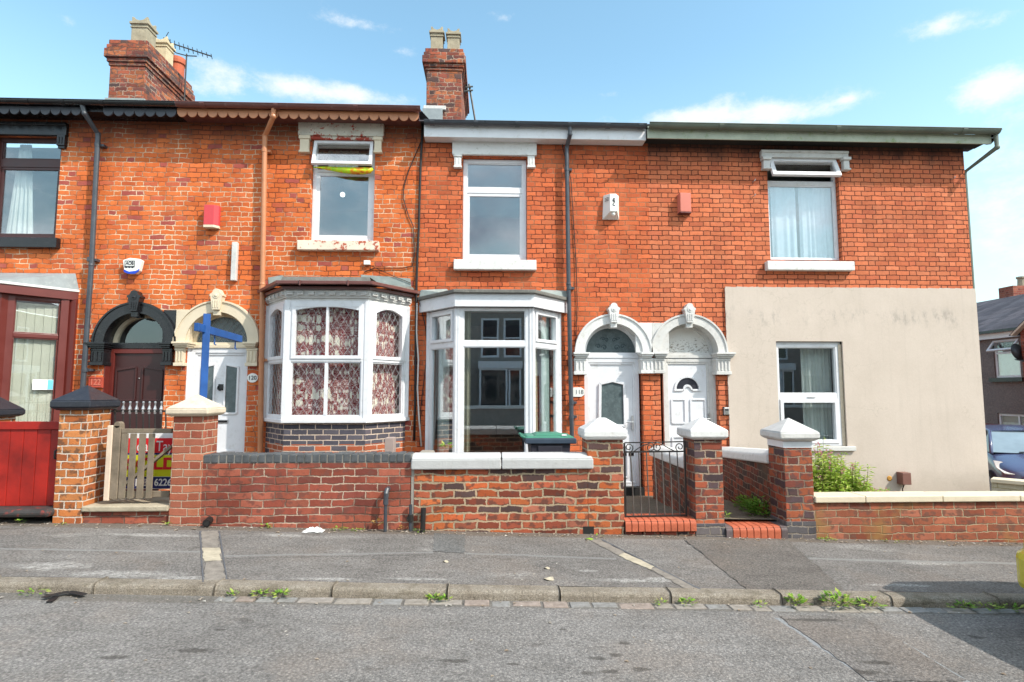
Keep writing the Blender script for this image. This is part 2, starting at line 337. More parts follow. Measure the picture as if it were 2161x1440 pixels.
m_cap_black=paint('black_painted_cap',(.022,.025,.034),.38,.2,(.3,.28,.25),.12,14,.4,.5)
m_redboard=paint('red_stained_boards',(.35,.013,.006),.5,.5,(.2,.012,.01),.5,3,.3,.4)
m_wood=paint('weathered_oak',(.21,.165,.12),.85,.3,(.16,.16,.1),.5,7,.7,.2)
m_postwood=paint('pale_post',(.66,.52,.4),.8,.12,None,0,6,.4,.2)
m_blue=paint('blue_post_paint',(.013,.078,.28),.55,.25,(.05,.12,.3),.5,6,.3,.4)
m_navy=paint('sign_navy',(.012,.02,.13),.4,.05,bump=0)
m_signred=paint('sign_red',(.70,.02,.03),.4,.05,bump=0)
m_signyel=paint('sign_yellow',(.70,.74,.02),.4,.05,bump=0)
m_signwhite=paint('sign_white',(.8,.8,.8),.4,.04,bump=0)
m_binbody=paint('bin_black',(.032,.03,.042),.5,.2,None,0,5,.2,.4)
m_binlid=paint('bin_green',(.05,.21,.14),.45,.15,None,0,5,.2,.4)
m_binrim=paint('bin_rim',(.04,.06,.09),.5,.2,None,0,5,.2,.4)
m_pot=paint('stoneware_pot',(.36,.31,.22),.75,.25,(.16,.12,.07),.6,7,.5,.3)
m_potcream=paint('buff_pot',(.62,.50,.32),.75,.15,(.3,.22,.12),.4,7,.4,.3)
m_potred=paint('terracotta_pot',(.48,.12,.06),.75,.15,None,0,7,.4,.3)
m_boxred=paint('red_alarm',(.62,.06,.07),.35,.06,bump=.05)
m_boxpink=paint('salmon_alarm',(.58,.17,.12),.4,.06,bump=.05)
m_boxwhite=paint('white_plastic',(.80,.79,.74),.35,.05,bump=.05)
m_boxblue=paint('blue_plastic',(.01,.06,.5),.3,.05,bump=.03)
m_ink=paint('dark_ink',(.02,.02,.03),.5,.05,bump=0)
m_silver=paint('silver_metal',(.5,.5,.5),.3,.1,bump=.05); m_silver.node_tree.nodes['Principled BSDF'].inputs['Metallic'].default_value=.8
m_meter=paint('redbrown_meter',(.19,.085,.065),.5,.12,None,0,8,.2,.4)
m_pinkboard=paint('dusty_pink_board',(.36,.28,.25),.8,.1,None,0,5,.3,.2)
m_cable=paint('black_cable',(.016,.014,.014),.5,.2,bump=0)
m_cablew=paint('white_cable',(.6,.58,.55),.5,.15,bump=0)
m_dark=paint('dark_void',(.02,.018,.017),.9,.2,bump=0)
m_room=paint('room_plaster',(.30,.29,.27),.9,.1,bump=0)
m_roomdark=paint('room_floor',(.05,.04,.035),.9,.2,bump=0)
m_net=paint('net_curtain',(.66,.70,.66),.9,.12,None,0,8,.2,.1)
m_netblue=paint('pale_blue_curtain',(.55,.62,.68),.9,.12,None,0,8,.2,.1)
m_blind=paint('cream_blind',(.72,.70,.58),.85,.06,None,0,5,.1,.1)
m_curtcream=paint('cream_curtain',(.6,.55,.42),.9,.15,None,0,10,.3,.1)
m_obs=paint('obscured_glass',(.10,.13,.135),.12,.25,(.2,.25,.25),.5,12,.6,.6)
m_lattice=paint('lead_came',(.34,.34,.35),.45,.15,bump=0)
m_plate=paint('enamel_plate',(.78,.78,.74),.25,.05,(.4,.3,.2),.15,30,.05)
m_terraplate=paint('red_number_block',(.44,.07,.04),.55,.12,None,0,12,.3)
m_terralight=paint('red_number_raised',(.58,.17,.11),.55,.1,None,0,12,.2)
m_gatelatch=m_blackmetal
m_cloth=None
def mk_render():
    g=G('cream_render',.85,.2); p=g.pos(); n=g.noise(p,1.3,6,.65); f=g.noise(p,45,4,.7)
    c=g.ramp(n,[(.3,(.525,.447,.38)),(.7,(.585,.50,.43))])
    damp=g.m('SUBTRACT',1.0,g.step(g.m('ADD',g.sep(p)[2],g.m('MULTIPLY',g.m('SUBTRACT',g.noise(p,4,5,.7),.5),.5)),-.05,.35)); c=g.mix(g.m('MULTIPLY',damp,.3),c,(.30,.25,.19))
    c=g.mix(1,c,g.ramp(f,[(.25,(.94,.93,.92)),(.6,(1,1,1))]),'MULTIPLY')
    z=g.sep(p)[2]; x=g.sep(p)[0]
    st=g.m('MULTIPLY',g.step(z,2.42,2.62),g.m('SUBTRACT',1.0,g.step(z,2.66,2.86)))     # old grey stain band across the render
    st=g.m('MULTIPLY',st,g.step(g.noise(g.vscale(p,(1.6,1,.7)),3.5,6,.75),.48,.7))
    c=g.mix(g.m('MULTIPLY',st,.5),c,(.16,.15,.14))
    vs=g.step(g.noise(g.vscale(p,(7,1,.35)),1.6,5,.6),.5,.75); c=g.mix(g.m('MULTIPLY',vs,.12),c,(.30,.26,.21))
    cr=g.vor(g.vadd(p,g.vscale(g.noise(p,3,4,color=True),(.5,)*3)),1.1,feature='DISTANCE_TO_EDGE')
    crack=g.m('MULTIPLY',g.m('SUBTRACT',1.0,g.step(cr,.0,.008)),g.step(g.noise(p,.8,2),.44,.54))
    c=g.mix(g.m('MULTIPLY',crack,.22),c,(.3,.26,.2))
    g.col(c); g.bump(g.m('ADD',g.m('MULTIPLY',f,.5),g.m('MULTIPLY',n,1.5)),.35,.008); return g.mat
m_render=mk_render()
def mk_peel():
    g=G('peeling_lintel_paint',.75,.2); p=g.pos(); z=g.sep(p)[2]
    n=g.noise(p,9,6,.7); c=g.ramp(g.noise(p,5,4),[(.3,(.46,.42,.35)),(.7,(.60,.56,.48))])
    band=g.m('SUBTRACT',1.0,g.step(z,5.40,5.54))
    red=g.step(g.m('ADD',n,g.m('MULTIPLY',band,.2)),.57,.62); c=g.mix(red,c,(.34,.055,.035))
    c=g.mix(g.m('MULTIPLY',g.step(g.noise(p,16,5,.7),.58,.7),.7),c,(.12,.09,.06))
    g.col(c); g.bump(n,.6,.008); return g.mat
m_peel=mk_peel()
def mk_sillpeel():
    g=G('peeling_sill_paint',.7,.2); p=g.pos(); n=g.noise(p,8,6,.7)
    c=g.ramp(g.noise(p,5,3),[(.3,(.68,.57,.45)),(.7,(.78,.68,.55))])
    c=g.mix(g.step(n,.53,.57),c,(.42,.10,.055)); c=g.mix(g.m('MULTIPLY',g.step(g.noise(p,30,3),.68,.72),.8),c,(.08,.05,.04))
    g.col(c); g.bump(n,.5,.006); return g.mat
m_sillpeel=mk_sillpeel()
def mk_flake():
    g=G('flaking_white_panel',.65,.3); p=g.pos(); z=g.sep(p)[2]
    low=g.m('SUBTRACT',1.0,g.step(z,2.15,2.42)); n=g.noise(g.vscale(p,(1,1,2.4)),20,4,.7)
    fl=g.step(g.m('ADD',n,g.m('MULTIPLY',low,.12)),.66,.7)
    c=g.mix(fl,(.72,.70,.66),(.30,.25,.2)); g.col(c); g.bump(g.m('SUBTRACT',1.0,fl),.8,.006); return g.mat
m_flake=mk_flake()
def mk_glass(name,refl=.10,tint=(.86,.9,.9),rough=0.0):
    g=G(name); nt=g.t; nt.nodes.remove(g.b)
    tr=g.n('ShaderNodeBsdfTransparent'); tr.inputs[0].default_value=(*tint,1)
    gl=g.n('ShaderNodeBsdfGlossy'); gl.inputs['Roughness'].default_value=rough; gl.inputs[0].default_value=(.95,.97,1,1)
    lw=g.n('ShaderNodeLayerWeight'); lw.inputs['Blend'].default_value=.5
    f=g.m('MINIMUM',g.m('ADD',g.m('MULTIPLY',g.m('POWER',lw.outputs['Facing'],4.0),.75),refl),1.0)
    bp=g.n('ShaderNodeBump'); bp.inputs['Strength'].default_value=.03; bp.inputs['Distance'].default_value=.01
    g.put(bp.inputs['Height'],g.noise(g.pos(),1.6,2)); nt.links.new(bp.outputs[0],gl.inputs['Normal'])
    mx=g.n('ShaderNodeMixShader'); g.put(mx.inputs[0],f); nt.links.new(tr.outputs[0],mx.inputs[1]); nt.links.new(gl.outputs[0],mx.inputs[2])
    nt.links.new(mx.outputs[0],g.out.inputs['Surface']); return g.mat
m_glass=mk_glass('window_glass',.15,(.93,.95,.95))
m_glassbay=mk_glass('bay_glass',.25,(.92,.95,.94))
m_glassclear=mk_glass('leaded_glass',.03,(.97,.98,.98))
def mk_floral():
    g=G('floral_curtain',.9,.1); uv=g.uv(); w=g.noise(uv,6,2,color=True)
    p=g.vadd(uv,g.vscale(g.vadd(w,(-.5,-.5,-.5)),(.05,)*3))
    v1=g.vor(p,6.6,rnd=.75); v2=g.vor(p,16.0); v3=g.vor(g.vadd(p,(3.3,1.7,0)),26)
    rose=g.m('SUBTRACT',1.0,g.step(v1,.37,.42)); leaf=g.m('SUBTRACT',1.0,g.step(v2,.24,.30)); dot=g.m('SUBTRACT',1.0,g.step(v3,.24,.3))
    cu=g.noise(p,9,1,.5,dist=2.5); curl=g.m('SUBTRACT',1.0,g.step(g.m('ABSOLUTE',g.m('SUBTRACT',g.m('FRACT',g.m('MULTIPLY',cu,9.0)),.5)),.10,.17))
    c=g.mix(g.m('MULTIPLY',dot,.35),(.20,.006,.018),(.6,.4,.4))
    c=g.mix(curl,c,(.58,.48,.42)); c=g.mix(leaf,c,(.70,.6,.56)); c=g.mix(rose,c,(.80,.74,.62))
    ring=g.m('MULTIPLY',rose,g.step(g.m('ABSOLUTE',g.m('SUBTRACT',g.m('FRACT',g.m('MULTIPLY',v1,8.0)),.5)),.36,.5)); c=g.mix(g.m('MULTIPLY',ring,.45),c,(.36,.25,.2))
    g.col(c); return g.mat
m_floral=mk_floral()
def mk_asphalt(name,base,patch,speck=.5,worn=None,spots=(),wear=(),lines=()):
    g=G(name,.92,.2); p=g.pos(); n=g.noise(p,.8,6,.65); n2=g.noise(g.vscale(p,(1,2.2,1)),2.6,6,.7)
    f=g.noise(p,75,4,.85); f2=g.noise(p,260,2,.8); vv=g.vor(p,110)
    c=g.ramp(n,[(.3,mul(base,.80)),(.5,base),(.72,patch)])
    c=g.mix(1,c,g.ramp(n2,[(.3,(.80,.79,.78)),(.6,(1.04,1.04,1.04))]),'MULTIPLY')
    c=g.mix(1,c,g.ramp(f,[(.3,(1-speck,)*3),(.52,(1,1,1)),(.72,(1.5,1.5,1.48))]),'MULTIPLY')
    c=g.mix(1,c,g.ramp(f2,[(.3,(.7,.7,.7)),(.6,(1.08,1.08,1.08))]),'MULTIPLY')
    wb=g.step(g.noise(g.vadd(p,(7.7,3.1,0)),1.1,5,.65),.48,.66); c=g.mix(g.m('MULTIPLY',wb,.45),c,(base[0]*.98,base[1]*.88,base[2]*.80))
    ag=g.vor(p,55); c=g.mix(1,c,g.ramp(ag,[(.08,(1.35,1.33,1.3)),(.4,(.96,.96,.96)),(.8,(.70,.70,.70))]),'MULTIPLY')
    oil=g.step(g.noise(g.vscale(p,(.7,1.6,1)),3.1,3,.5),.66,.74); c=g.mix(g.m('MULTIPLY',oil,.38),c,(.06,.05,.043))
    tar=g.m('MULTIPLY',g.step(g.noise(g.vscale(p,(1,1.8,1)),9,5,.75),.67,.72),.6); c=g.mix(tar,c,(.035,.033,.033))
    def rad(x,y,rx,ry):
        v=g.n('ShaderNodeVectorMath',operation='LENGTH'); g.put(v.inputs[0],g.vscale(g.vadd(p,(-x,-y,0)),(1/rx,1/ry,0))); return v.outputs['Value']
    ln_=g.vscale(g.vadd(g.noise(p,2.5,5,.7,color=True),(-.5,-.5,-.5)),(.10,.10,0)) if lines else None
    pj=g.vadd(p,ln_) if lines else None
    for (xa,ya),(xb,yb),w,lc,amt in lines:
        L=math.hypot(xb-xa,yb-ya); tx,ty=(xb-xa)/L,(yb-ya)/L
        q=g.vadd(pj,(-xa,-ya,0))
        s_=g.sep(q); al=g.m('ADD',g.m('MULTIPLY',s_[0],tx),g.m('MULTIPLY',s_[1],ty)); ac=g.m('ABSOLUTE',g.m('SUBTRACT',g.m('MULTIPLY',s_[1],tx),g.m('MULTIPLY',s_[0],ty)))
        mk=g.m('MULTIPLY',g.m('SUBTRACT',1.0,g.step(ac,w*.7,w*1.2)),g.m('MULTIPLY',g.m('GREATER_THAN',al,0.0),g.m('LESS_THAN',al,L)))
        c=g.mix(g.m('MULTIPLY',mk,amt),c,lc)
    if spots:
        tot=None; nz=g.m('MULTIPLY',g.m('SUBTRACT',g.noise(p,26,4,.7),.5),1.6)
        for x,y,rx,ry in spots:
            q=g.m('SUBTRACT',1.0,g.step(g.m('ADD',rad(x,y,rx,ry),nz),.45,1.15)); tot=q if tot is None else g.m('MAXIMUM',tot,q)
        c=g.mix(g.m('MULTIPLY',tot,.6),c,(.035,.03,.025))
    if worn:
        rot=g.n('ShaderNodeVectorRotate'); rot.inputs['Angle'].default_value=-.45; rot.rotation_type='Z_AXIS'; g.put(rot.inputs['Vector'],p)
        fine=g.step(g.noise(g.vscale(rot.outputs[0],(1,5,1)),22,5,.8),.46,.56); wn=g.m('MULTIPLY',g.step(g.noise(g.vscale(p,(.9,2.4,1)),1.3,3),.58,.7),.5)
        nw=g.m('MULTIPLY',g.m('SUBTRACT',g.noise(p,7,4),.5),1.4)
        for x,y,rx,ry in wear:
            wn=g.m('MAXIMUM',wn,g.m('SUBTRACT',1.0,g.step(g.m('ADD',rad(x,y,rx,ry),nw),.4,1.1)))
        c=g.mix(g.m('MULTIPLY',g.m('MULTIPLY',wn,fine),.75),c,worn)
    g.col(c); g.bump(g.m('ADD',g.m('ADD',f,g.m('MULTIPLY',vv,.8)),g.m('MULTIPLY',n2,2)),.7,.008); return g.mat
m_road=mk_asphalt('road_asphalt',(.25,.233,.22),(.285,.266,.252),.62,lines=[((-12,-4.76),(9,-4.76),.07,(.11,.095,.075),.45),(PGr(1640,1304),PGr(1850,1445),.018,(.30,.32,.34),.55),(PGr(1652,1306),PGr(1868,1445),.008,(.05,.05,.05),.5),(PGr(1815,1304),PGr(2050,1445),.02,(.31,.33,.34),.55)],spots=[PGr(a,b)+(rx,ry) for a,b,rx,ry in SPOTS])
m_pave=mk_asphalt('pavement_asphalt',(.22,.202,.188),(.26,.24,.224),.58,(.50,.48,.45),lines=[((-9,-3.10),(9,-3.10),.10,(.13,.10,.075),.6),(PGr(-60,1157,zg),PGr(424,1165,zg),.022,(.26,.255,.245),.6),(PGr(466,1174,zg),PGr(915,1166,zg),.022,(.25,.245,.235),.6),(PGr(466,1179,zg),PGr(915,1171,zg),.005,(.04,.04,.04),.7),(PGr(980,1168,zg),PGr(1300,1180,zg),.022,(.25,.245,.235),.6),(PGr(1700,1179,zg),PGr(2400,1196,zg),.03,(.27,.265,.25),.6),(PGr(1445,1140,zg),PGr(1585,1250,zg),.007,(.03,.03,.03),.8),(PGr(330,1122,zg),PGr(-60,1150,zg),.006,(.06,.06,.05),.6),(PGr(1664,1142,zg),PGr(1790,1254,zg),.008,(.1,.1,.1),.4)],wear=[PGr(a,b,zg)+(rx,ry) for a,b,rx,ry in WEAR])
m_patch=mk_asphalt('patched_asphalt',(.175,.155,.14),(.20,.18,.162),.5); m_roadpatch=mk_asphalt('road_patch_asphalt',(.222,.202,.188),(.25,.232,.215),.6,spots=[PGr(a,b)+(rx,ry) for a,b,rx,ry in ((1720,1310,.25,.03),(1790,1420,.25,.04),(1850,1400,.12,.03))])
m_seal=paint('bitumen_seal',(.11,.115,.125),.6,.2,None,0,9,.5,.3)
m_gravel=mk_asphalt('path_concrete',(.20,.17,.13),(.25,.21,.16),.3)
def mk_setts():
    g=G('gutter_setts',.85,.25); r=g.n('ShaderNodeNewGeometry').outputs['Random Per Island']
    c=g.ramp(r,[(0,(.30,.265,.23)),(.25,(.25,.24,.23)),(.45,(.31,.275,.245)),(.65,(.31,.25,.215)),(.8,(.26,.25,.24))],True)
    n=g.noise(g.pos(),20,5,.7); c=g.mix(1,c,g.ramp(n,[(.3,(.6,.58,.55)),(.65,(1.05,1.05,1.05))]),'MULTIPLY'); g.col(c); g.bump(n,.6,.008); return g.mat
m_setts=mk_setts()
def leafmat(name,a,b,c2):
    g=G(name,.55,.3); r=g.n('ShaderNodeNewGeometry').outputs['Random Per Island']
    c=g.ramp(r,[(0,a),(.5,b),(1,c2)]); g.col(c)
    g.b.inputs['Transmission Weight'].default_value=0
    tl=g.n('ShaderNodeBsdfTranslucent'); g.t.links.new(c,tl.inputs[0]); ad=g.n('ShaderNodeMixShader'); ad.inputs[0].default_value=.3
    g.t.links.new(g.b.outputs[0],ad.inputs[1]); g.t.links.new(tl.outputs[0],ad.inputs[2]); g.t.links.new(ad.outputs[0],g.out.inputs['Surface']); return g.mat
m_leaf=leafmat('weed_leaves',(.12,.27,.025),(.22,.40,.04),(.45,.46,.12))
m_leafdk=leafmat('dark_weed_leaves',(.08,.2,.02),(.14,.3,.03),(.24,.4,.06))
m_leafbush=leafmat('willowherb_leaves',(.20,.34,.04),(.40,.56,.08),(.62,.62,.2))
m_leafdry=leafmat('dry_leaves',(.3,.12,.03),(.45,.25,.07),(.5,.36,.14))
m_flower=leafmat('pink_flowers',(.5,.16,.25),(.6,.3,.34),(.4,.16,.12))
m_debris=leafmat('litter_bits',(.5,.42,.34),(.3,.22,.15),(.62,.58,.52))
m_stalk=paint('plant_stalk',(.16,.14,.05),.8,.2,bump=0)
m_rag=paint('white_rag',(.78,.78,.76),.9,.08,None,0,12,.5,.1)
def car_paint(name,c):
    g=G(name,.25,.5); g.b.inputs['Coat Weight'].default_value=.6; g.b.inputs['Coat Roughness'].default_value=.05
    n=g.noise(g.pos(),40,3); g.col(g.ramp(n,[(.3,mul(c,.93)),(.7,c)])); return g.mat
m_carblue=car_paint('dark_blue_car_paint',(.07,.09,.18)); m_caryel=car_paint('yellow_car_paint',(.62,.52,.02))
m_carglass=paint('car_glass',(.02,.025,.03),.04,.1,bump=0,spec=.9)
m_screen=paint('car_windscreen',(.25,.33,.38),.05,.2,None,0,2,0,.9)  # sky reflection painted into the pale base colour
m_rubber=paint('rubber',(.02,.02,.02),.8,.1,bump=.2)
m_lamp=paint('headlamp_glass',(.75,.74,.68),.08,.1,bump=0,spec=.8)
def mk_pebble():
    g=G('pebbledash',.95,.15); p=g.pos(); v=g.vor(p,45); n=g.noise(p,1.2,5)
    c=g.ramp(n,[(.3,(.24,.20,.19)),(.7,(.30,.255,.24))]); c=g.mix(1,c,g.ramp(v,[(.1,(1.2,1.15,1.1)),(.6,(.65,.65,.65))]),'MULTIPLY'); g.col(c); g.bump(v,.8,.02); return g.mat
m_pebble=mk_pebble()
def mk_soak():
    g=G('lime_orange_plastic',.35,.4); p=g.pos(); n=g.noise(p,14,3,.6); z=g.noise(g.vscale(p,(1,1,3)),7,3)
    g.col(g.ramp(g.m('ADD',g.m('MULTIPLY',n,.5),g.m('MULTIPLY',z,.5)),[(.35,(.25,.6,.01)),(.48,(.55,.72,.02)),(.56,(.75,.3,.01)),(.66,(.5,.07,.01))])); return g.mat
m_cloth=mk_soak()
g=G('lit_bulb'); g.b.inputs['Emission Color'].default_value=(1,.97,.9,1); g.b.inputs['Emission Strength'].default_value=2.0; m_bulb=g.mat
# ------------------------------------------------------------------ house parts
def curtain(name,x0,x1,z0,z1,y,mat,label,cat='curtain',folds=9,amp=.025,taper=0.0,group=None,T=None,swag=0.0,parent=None):
    m=MB(); m.T=T; n=folds*8; ph=random.uniform(0,6); rows=14
    vs=[];
    for j in range(rows+1):
        t=j/rows; z=z0+(z1-z0)*t
        for i in range(n+1):
            s=i/n; x=x0+(x1-x0)*s
            x=x+(taper*(1-t)*(s-.5)) + swag*math.sin(math.pi*t)*(1-s)
            y_=y+amp*(.6*math.sin(s*folds*6.283+ph)+.4*math.sin(s*folds*2.9*3.1+ph*2))*(.6+.4*(1-t))
            vs.append((x,y_,z))
    m.add(vs,[(j*(n+1)+i,j*(n+1)+i+1,(j+1)*(n+1)+i+1,(j+1)*(n+1)+i) for j in range(rows) for i in range(n)])
    o=m.build(name,mat,parent,smooth=True)
    if parent is None: tag(o,label,cat,group)
    return o
def lattice(m,x0,x1,z0,z1,y,sp=.112,w=.0036,hh=1.55,arch=None):
    """diamond lead came clipped to a pane"""
    for sgn in (1,-1):
        k=-40
        while k<40:
            # line x = x0 + k*sp + sgn*(z-z0)/hh
            pts=[]
            for z in (z0,z1): pts.append((x0+k*sp+sgn*(z-z0)/hh,z))
            (xa,za),(xb,zb)=pts
            # clip in x
            def cl(xa,za,xb,zb):
                if abs(xb-xa)<1e-9: return None
                t0,t1=0,1
                ta,tb=(x0-xa)/(xb-xa),(x1-xa)/(xb-xa)
                if ta>tb: ta,tb=tb,ta
                t0,t1=max(0,ta),min(1,tb)
                if t1-t0<.03: return None
                return (xa+(xb-xa)*t0,za+(zb-za)*t0,xa+(xb-xa)*t1,za+(zb-za)*t1)
            q=cl(xa,za,xb,zb)
            if q:
                if arch:
                    # shorten at a curved head: drop the end above the arch
                    n=12; seg=[(q[0]+(q[2]-q[0])*i/n,q[1]+(q[3]-q[1])*i/n) for i in range(n+1)]
                    seg=[s_ for s_ in seg if s_[1]<=arch(s_[0])]
                    if len(seg)>1: m.bar((seg[0][0],y,seg[0][1]),(seg[-1][0],y,seg[-1][1]),w,.004,(0,1,0))
                else: m.bar((q[0],y,q[1]),(q[2],y,q[3]),w,.004,(0,1,0))
            k+=1
def sub(name,mat,parent,fn,bevel=0,smooth=False,T=None):
    m=MB(); m.T=T; fn(m); return m.build(name,mat,parent,bevel,smooth)
def arc(cx,cz,r,a0,a1,n): return [(cx+r*math.cos(R_(a0+(a1-a0)*i/n)),cz+r*math.sin(R_(a0+(a1-a0)*i/n))) for i in range(n+1)]
def spandrel(m,cx,zs,ri,y=0.0,n=20):
    zt=zs+ri; pts=arc(cx,zs,ri,0,180,n)
    for i in range(n):
        a,b=pts[i],pts[i+1]
        m.poly([(b[0],y,b[1]),(a[0],y,a[1]),(a[0],y,zt+.0005),(b[0],y,zt+.0005)])
def keystone(name,cx,zs,ro,mat,parent,k=1.0):
    """shaped key block with boss and flutes, k = scale"""
    m=MB(); zt=zs+ro
    def q(pts): return [(cx+x*k,zt+z*k) for x,z in pts]
    body=[(-.055,-.155),(.055,-.155),(.085,.045),(.10,.06),(.098,.085),(.07,.10)]+[(.055*math.cos(R_(a)),.125+.045*math.sin(R_(a))) for a in (0,30,60,90,120,150,180)]+[(-.07,.10),(-.098,.085),(-.10,.06),(-.085,.045)]
    m.prism(q(body),-.125,.10)
    m.prism(q([(-.05,-.235),(.05,-.235),(.054,-.1555),(-.054,-.1555)]),-.085,.1)
    m.lathe([(.045*k,-.006),(.045*k,.012),(.030*k,.012),(.030*k,.002),(.018*k,-.014),(.001,-.018)][::-1],(cx,-.127,zt+.062*k),14,'y')
    for dx in (-.036,0,.036):
        w=.009*k
        m.box(cx+dx*k*.95-w,cx+dx*k*.95+w,-.133,-.1255,zt-.125*k,zt-.01*k)
    return m.build(name,mat,parent,.004)
def impost(name,x0,x1,z1,mat,parent,blk=None,hb=.26,flip=0):
    """moulded cap over a fluted block; x0..x1 cap, blk block range, z1 = top"""
    b0,b1=blk if blk else (x0+.04,x1-.04)
    m=MB()
    m.box(x0,x1,-.14,.16,z1-.03,z1); m.box(x0+.015,x1-.015,-.12,.16,z1-.06,z1-.0305); m.box(x0+.03,x1-.03,-.095,.16,z1-.085,z1-.0605)
    m.box(b0,b1,-.06,.15,z1-.085-hb+.05,z1-.0855); m.box(b0-.012,b1+.012,-.085,.15,z1-.085-hb,z1-.085-hb+.0495)
    m.box(b0-.008,b1+.008,-.07,.15,z1-.125,z1-.095)
    n=max(3,int((b1-b0)/.055))
    for i in range(n):
        x=b0+(b1-b0)*(i+.5)/n; m.box(x-.011,x+.011,-.074,-.0605,z1-.085-hb+.065,z1-.14)
    return m.build(name,mat,parent,.005)
def doorway(h,cx,zs,ri,ro,mat,framemat,fan='glass',keyk=1.0,transmat=None):
    m=MB(); n=28
    def ring(r0,r1,y0,y1):
        for i in range(n):
            a,b=R_(180*i/n),R_(180*(i+1)/n)
            p=lambda r,t:(cx+r*math.cos(t),zs+r*math.sin(t))
            A,B,C,D=p(r0,a),p(r1,a),p(r1,b),p(r0,b)
            m.poly([(A[0],y0,A[1]),(B[0],y0,B[1]),(C[0],y0,C[1]),(D[0],y0,D[1])])
            m.poly([(B[0],y0,B[1]),(B[0],y1,B[1]),(C[0],y1,C[1]),(C[0],y0,C[1])])
            m.poly([(A[0],y1,A[1]),(A[0],y0,A[1]),(D[0],y0,D[1]),(D[0],y1,D[1])])
            if r0<ri-.01 or y0>0: m.poly([(D[0],y1,D[1]),(C[0],y1,C[1]),(B[0],y1,B[1]),(A[0],y1,A[1])])
    ring(ri,ro,-.055,.0); ring(ri-.001,ri+.03,-.0,.24); ring(ro-.028,ro-.003,-.072,-.054)
    # stilted feet down to the impost
    s=m.build('door_surround',mat,h)
    keystone('keystone',cx,zs,ro,mat,s,keyk)
    f=MB()
    for i in range(n):
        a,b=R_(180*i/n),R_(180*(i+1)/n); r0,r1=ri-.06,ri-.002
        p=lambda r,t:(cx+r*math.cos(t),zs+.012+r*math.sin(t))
        A,B,C,D=p(r0,a),p(r1,a),p(r1,b),p(r0,b)
        f.poly([(A[0],.17,A[1]),(B[0],.17,B[1]),(C[0],.17,C[1]),(D[0],.17,D[1])]); f.poly([(A[0],.24,A[1]),(A[0],.17,A[1]),(D[0],.17,D[1]),(D[0],.24,D[1])])
    f.build('fanlight_frame',framemat,s)
    f=MB(); f.box(cx-ri,cx+ri,.10,.24,zs-.075,zs-.03); f.box(cx-ri,cx+ri,.125,.24,zs-.0295,zs+.012); f.build('transom',transmat or framemat,s)
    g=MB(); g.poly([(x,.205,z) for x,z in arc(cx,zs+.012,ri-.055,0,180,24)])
    return s,g
def door_frame(m,x0,x1,z0,z1,y,w=.06):
    m.box(x0,x0+w,y,y+.07,z0,z1); m.box(x1-w,x1,y,y+.07,z0,z1); m.box(x0+w,x1-w,y,y+.07,z1-w,z1); m.box(x0+w,x1-w,y,y+.07,z0,z0+.035)
def mould(m,pts,y,w=.022,d=.012):
    n=len(pts)
    for i in range(n): 
        a,b=pts[i],pts[(i+1)%n]; m.bar((a[0],y-d/2,a[1]),(b[0],y-d/2,b[1]),w,d,(0,1,0))
def gutter(name,x0,x1,y,z,r,mat,h,joints=()):
    m=MB(); pr=[(y+r*math.cos(R_(a)),z+r*math.sin(R_(a))) for a in range(180,361,20)]
    pi_=[(y+(r-.008)*math.cos(R_(a)),z+(r-.008)*math.sin(R_(a))) for a in range(360,179,-20)]
    m.prism(pr+pi_,x0,x1,'x')
    m.tube([(x0,y-r,z),(x1,y-r,z)],.009,6)
    for j in joints:
        pr=[(y+(r+.008)*math.cos(R_(a)),z+(r+.008)*math.sin(R_(a))) for a in range(176,365,21)]
        m.prism(pr,j-.035,j+.035,'x')
    return m.build(name,mat,h)
def scallops(name,x0,x1,y,ztop,zarc,mat,h,sp=.155,bulge=.085):
    m=MB(); n=max(1,round((x1-x0)/sp)); sp=(x1-x0)/n
    m.box(x0,x1,y,y+.02,zarc,ztop)
    for i in range(n):
        c=x0+sp*(i+.5); r=sp*.485
        pts=[(c+r*math.cos(R_(a)),zarc-.0005+bulge*math.sin(R_(a))) for a in range(180,361,15)]
        m.prism(pts,y+.001,y+.019)
    return m.build(name,mat,h)
def pipe(name,pts,r,mat,h,clips=(),clipmat=None,elbows=True):
    m=MB(); m.tube(pts,r,12)
    for p in pts[1:-1]: m.ball(p,r*1.16,10)
    for c in clips: m.lathe([(r+.006,-.03),(r+.006,.03)],c,12); m.box(c[0]-.012,c[0]+.085,c[1]+.01,0.0,c[2]-.018,c[2]+.018)
    return m.build(name,mat,h,smooth=False)
def roof(name,x0,x1,ze,h,ye=-.34,yr=4.2,pitch=20,mat=None):
    t=math.tan(R_(pitch)); m=MB()
    m.add([(x0,ye,ze),(x1,ye,ze),(x1,yr,ze+(yr-ye)*t),(x0,yr,ze+(yr-ye)*t),(x1,2*yr-ye,ze),(x0,2*yr-ye,ze)],[(0,1,2,3),(3,2,4,5)])
    m.add([(x0,ye,ze-.02),(x1,ye,ze-.02),(x1,ye,ze),(x0,ye,ze)],[(0,1,2,3)])
    return m.build(name,mat or m_slate,h)
def interior(h,x0,x1,zf,y0=.13,y1=3.2,z0=-.3,z1=5.3):
    m=MB()
    m.poly([(x0,y1,z0),(x1,y1,z0),(x1,y1,z1),(x0,y1,z1)]); m.poly([(x0,y0,z0),(x0,y1,z0),(x0,y1,z1),(x0,y0,z1)]); m.poly([(x1,y0,z0),(x1,y1,z0),(x1,y1,z1),(x1,y0,z1)])
    m.poly([(x0,y0,z1),(x1,y0,z1),(x1,y1,z1),(x0,y1,z1)]); m.box(x0,x1,y0,y1,zf,zf+.2)
    return m.build('interior_wall',m_room,h)
def roompart(h,x0,x1,z0,z1):
    m=MB(); m.box(x0,x1,.16,3.2,z0,z1); return m.build('interior_partition',m_room,h)
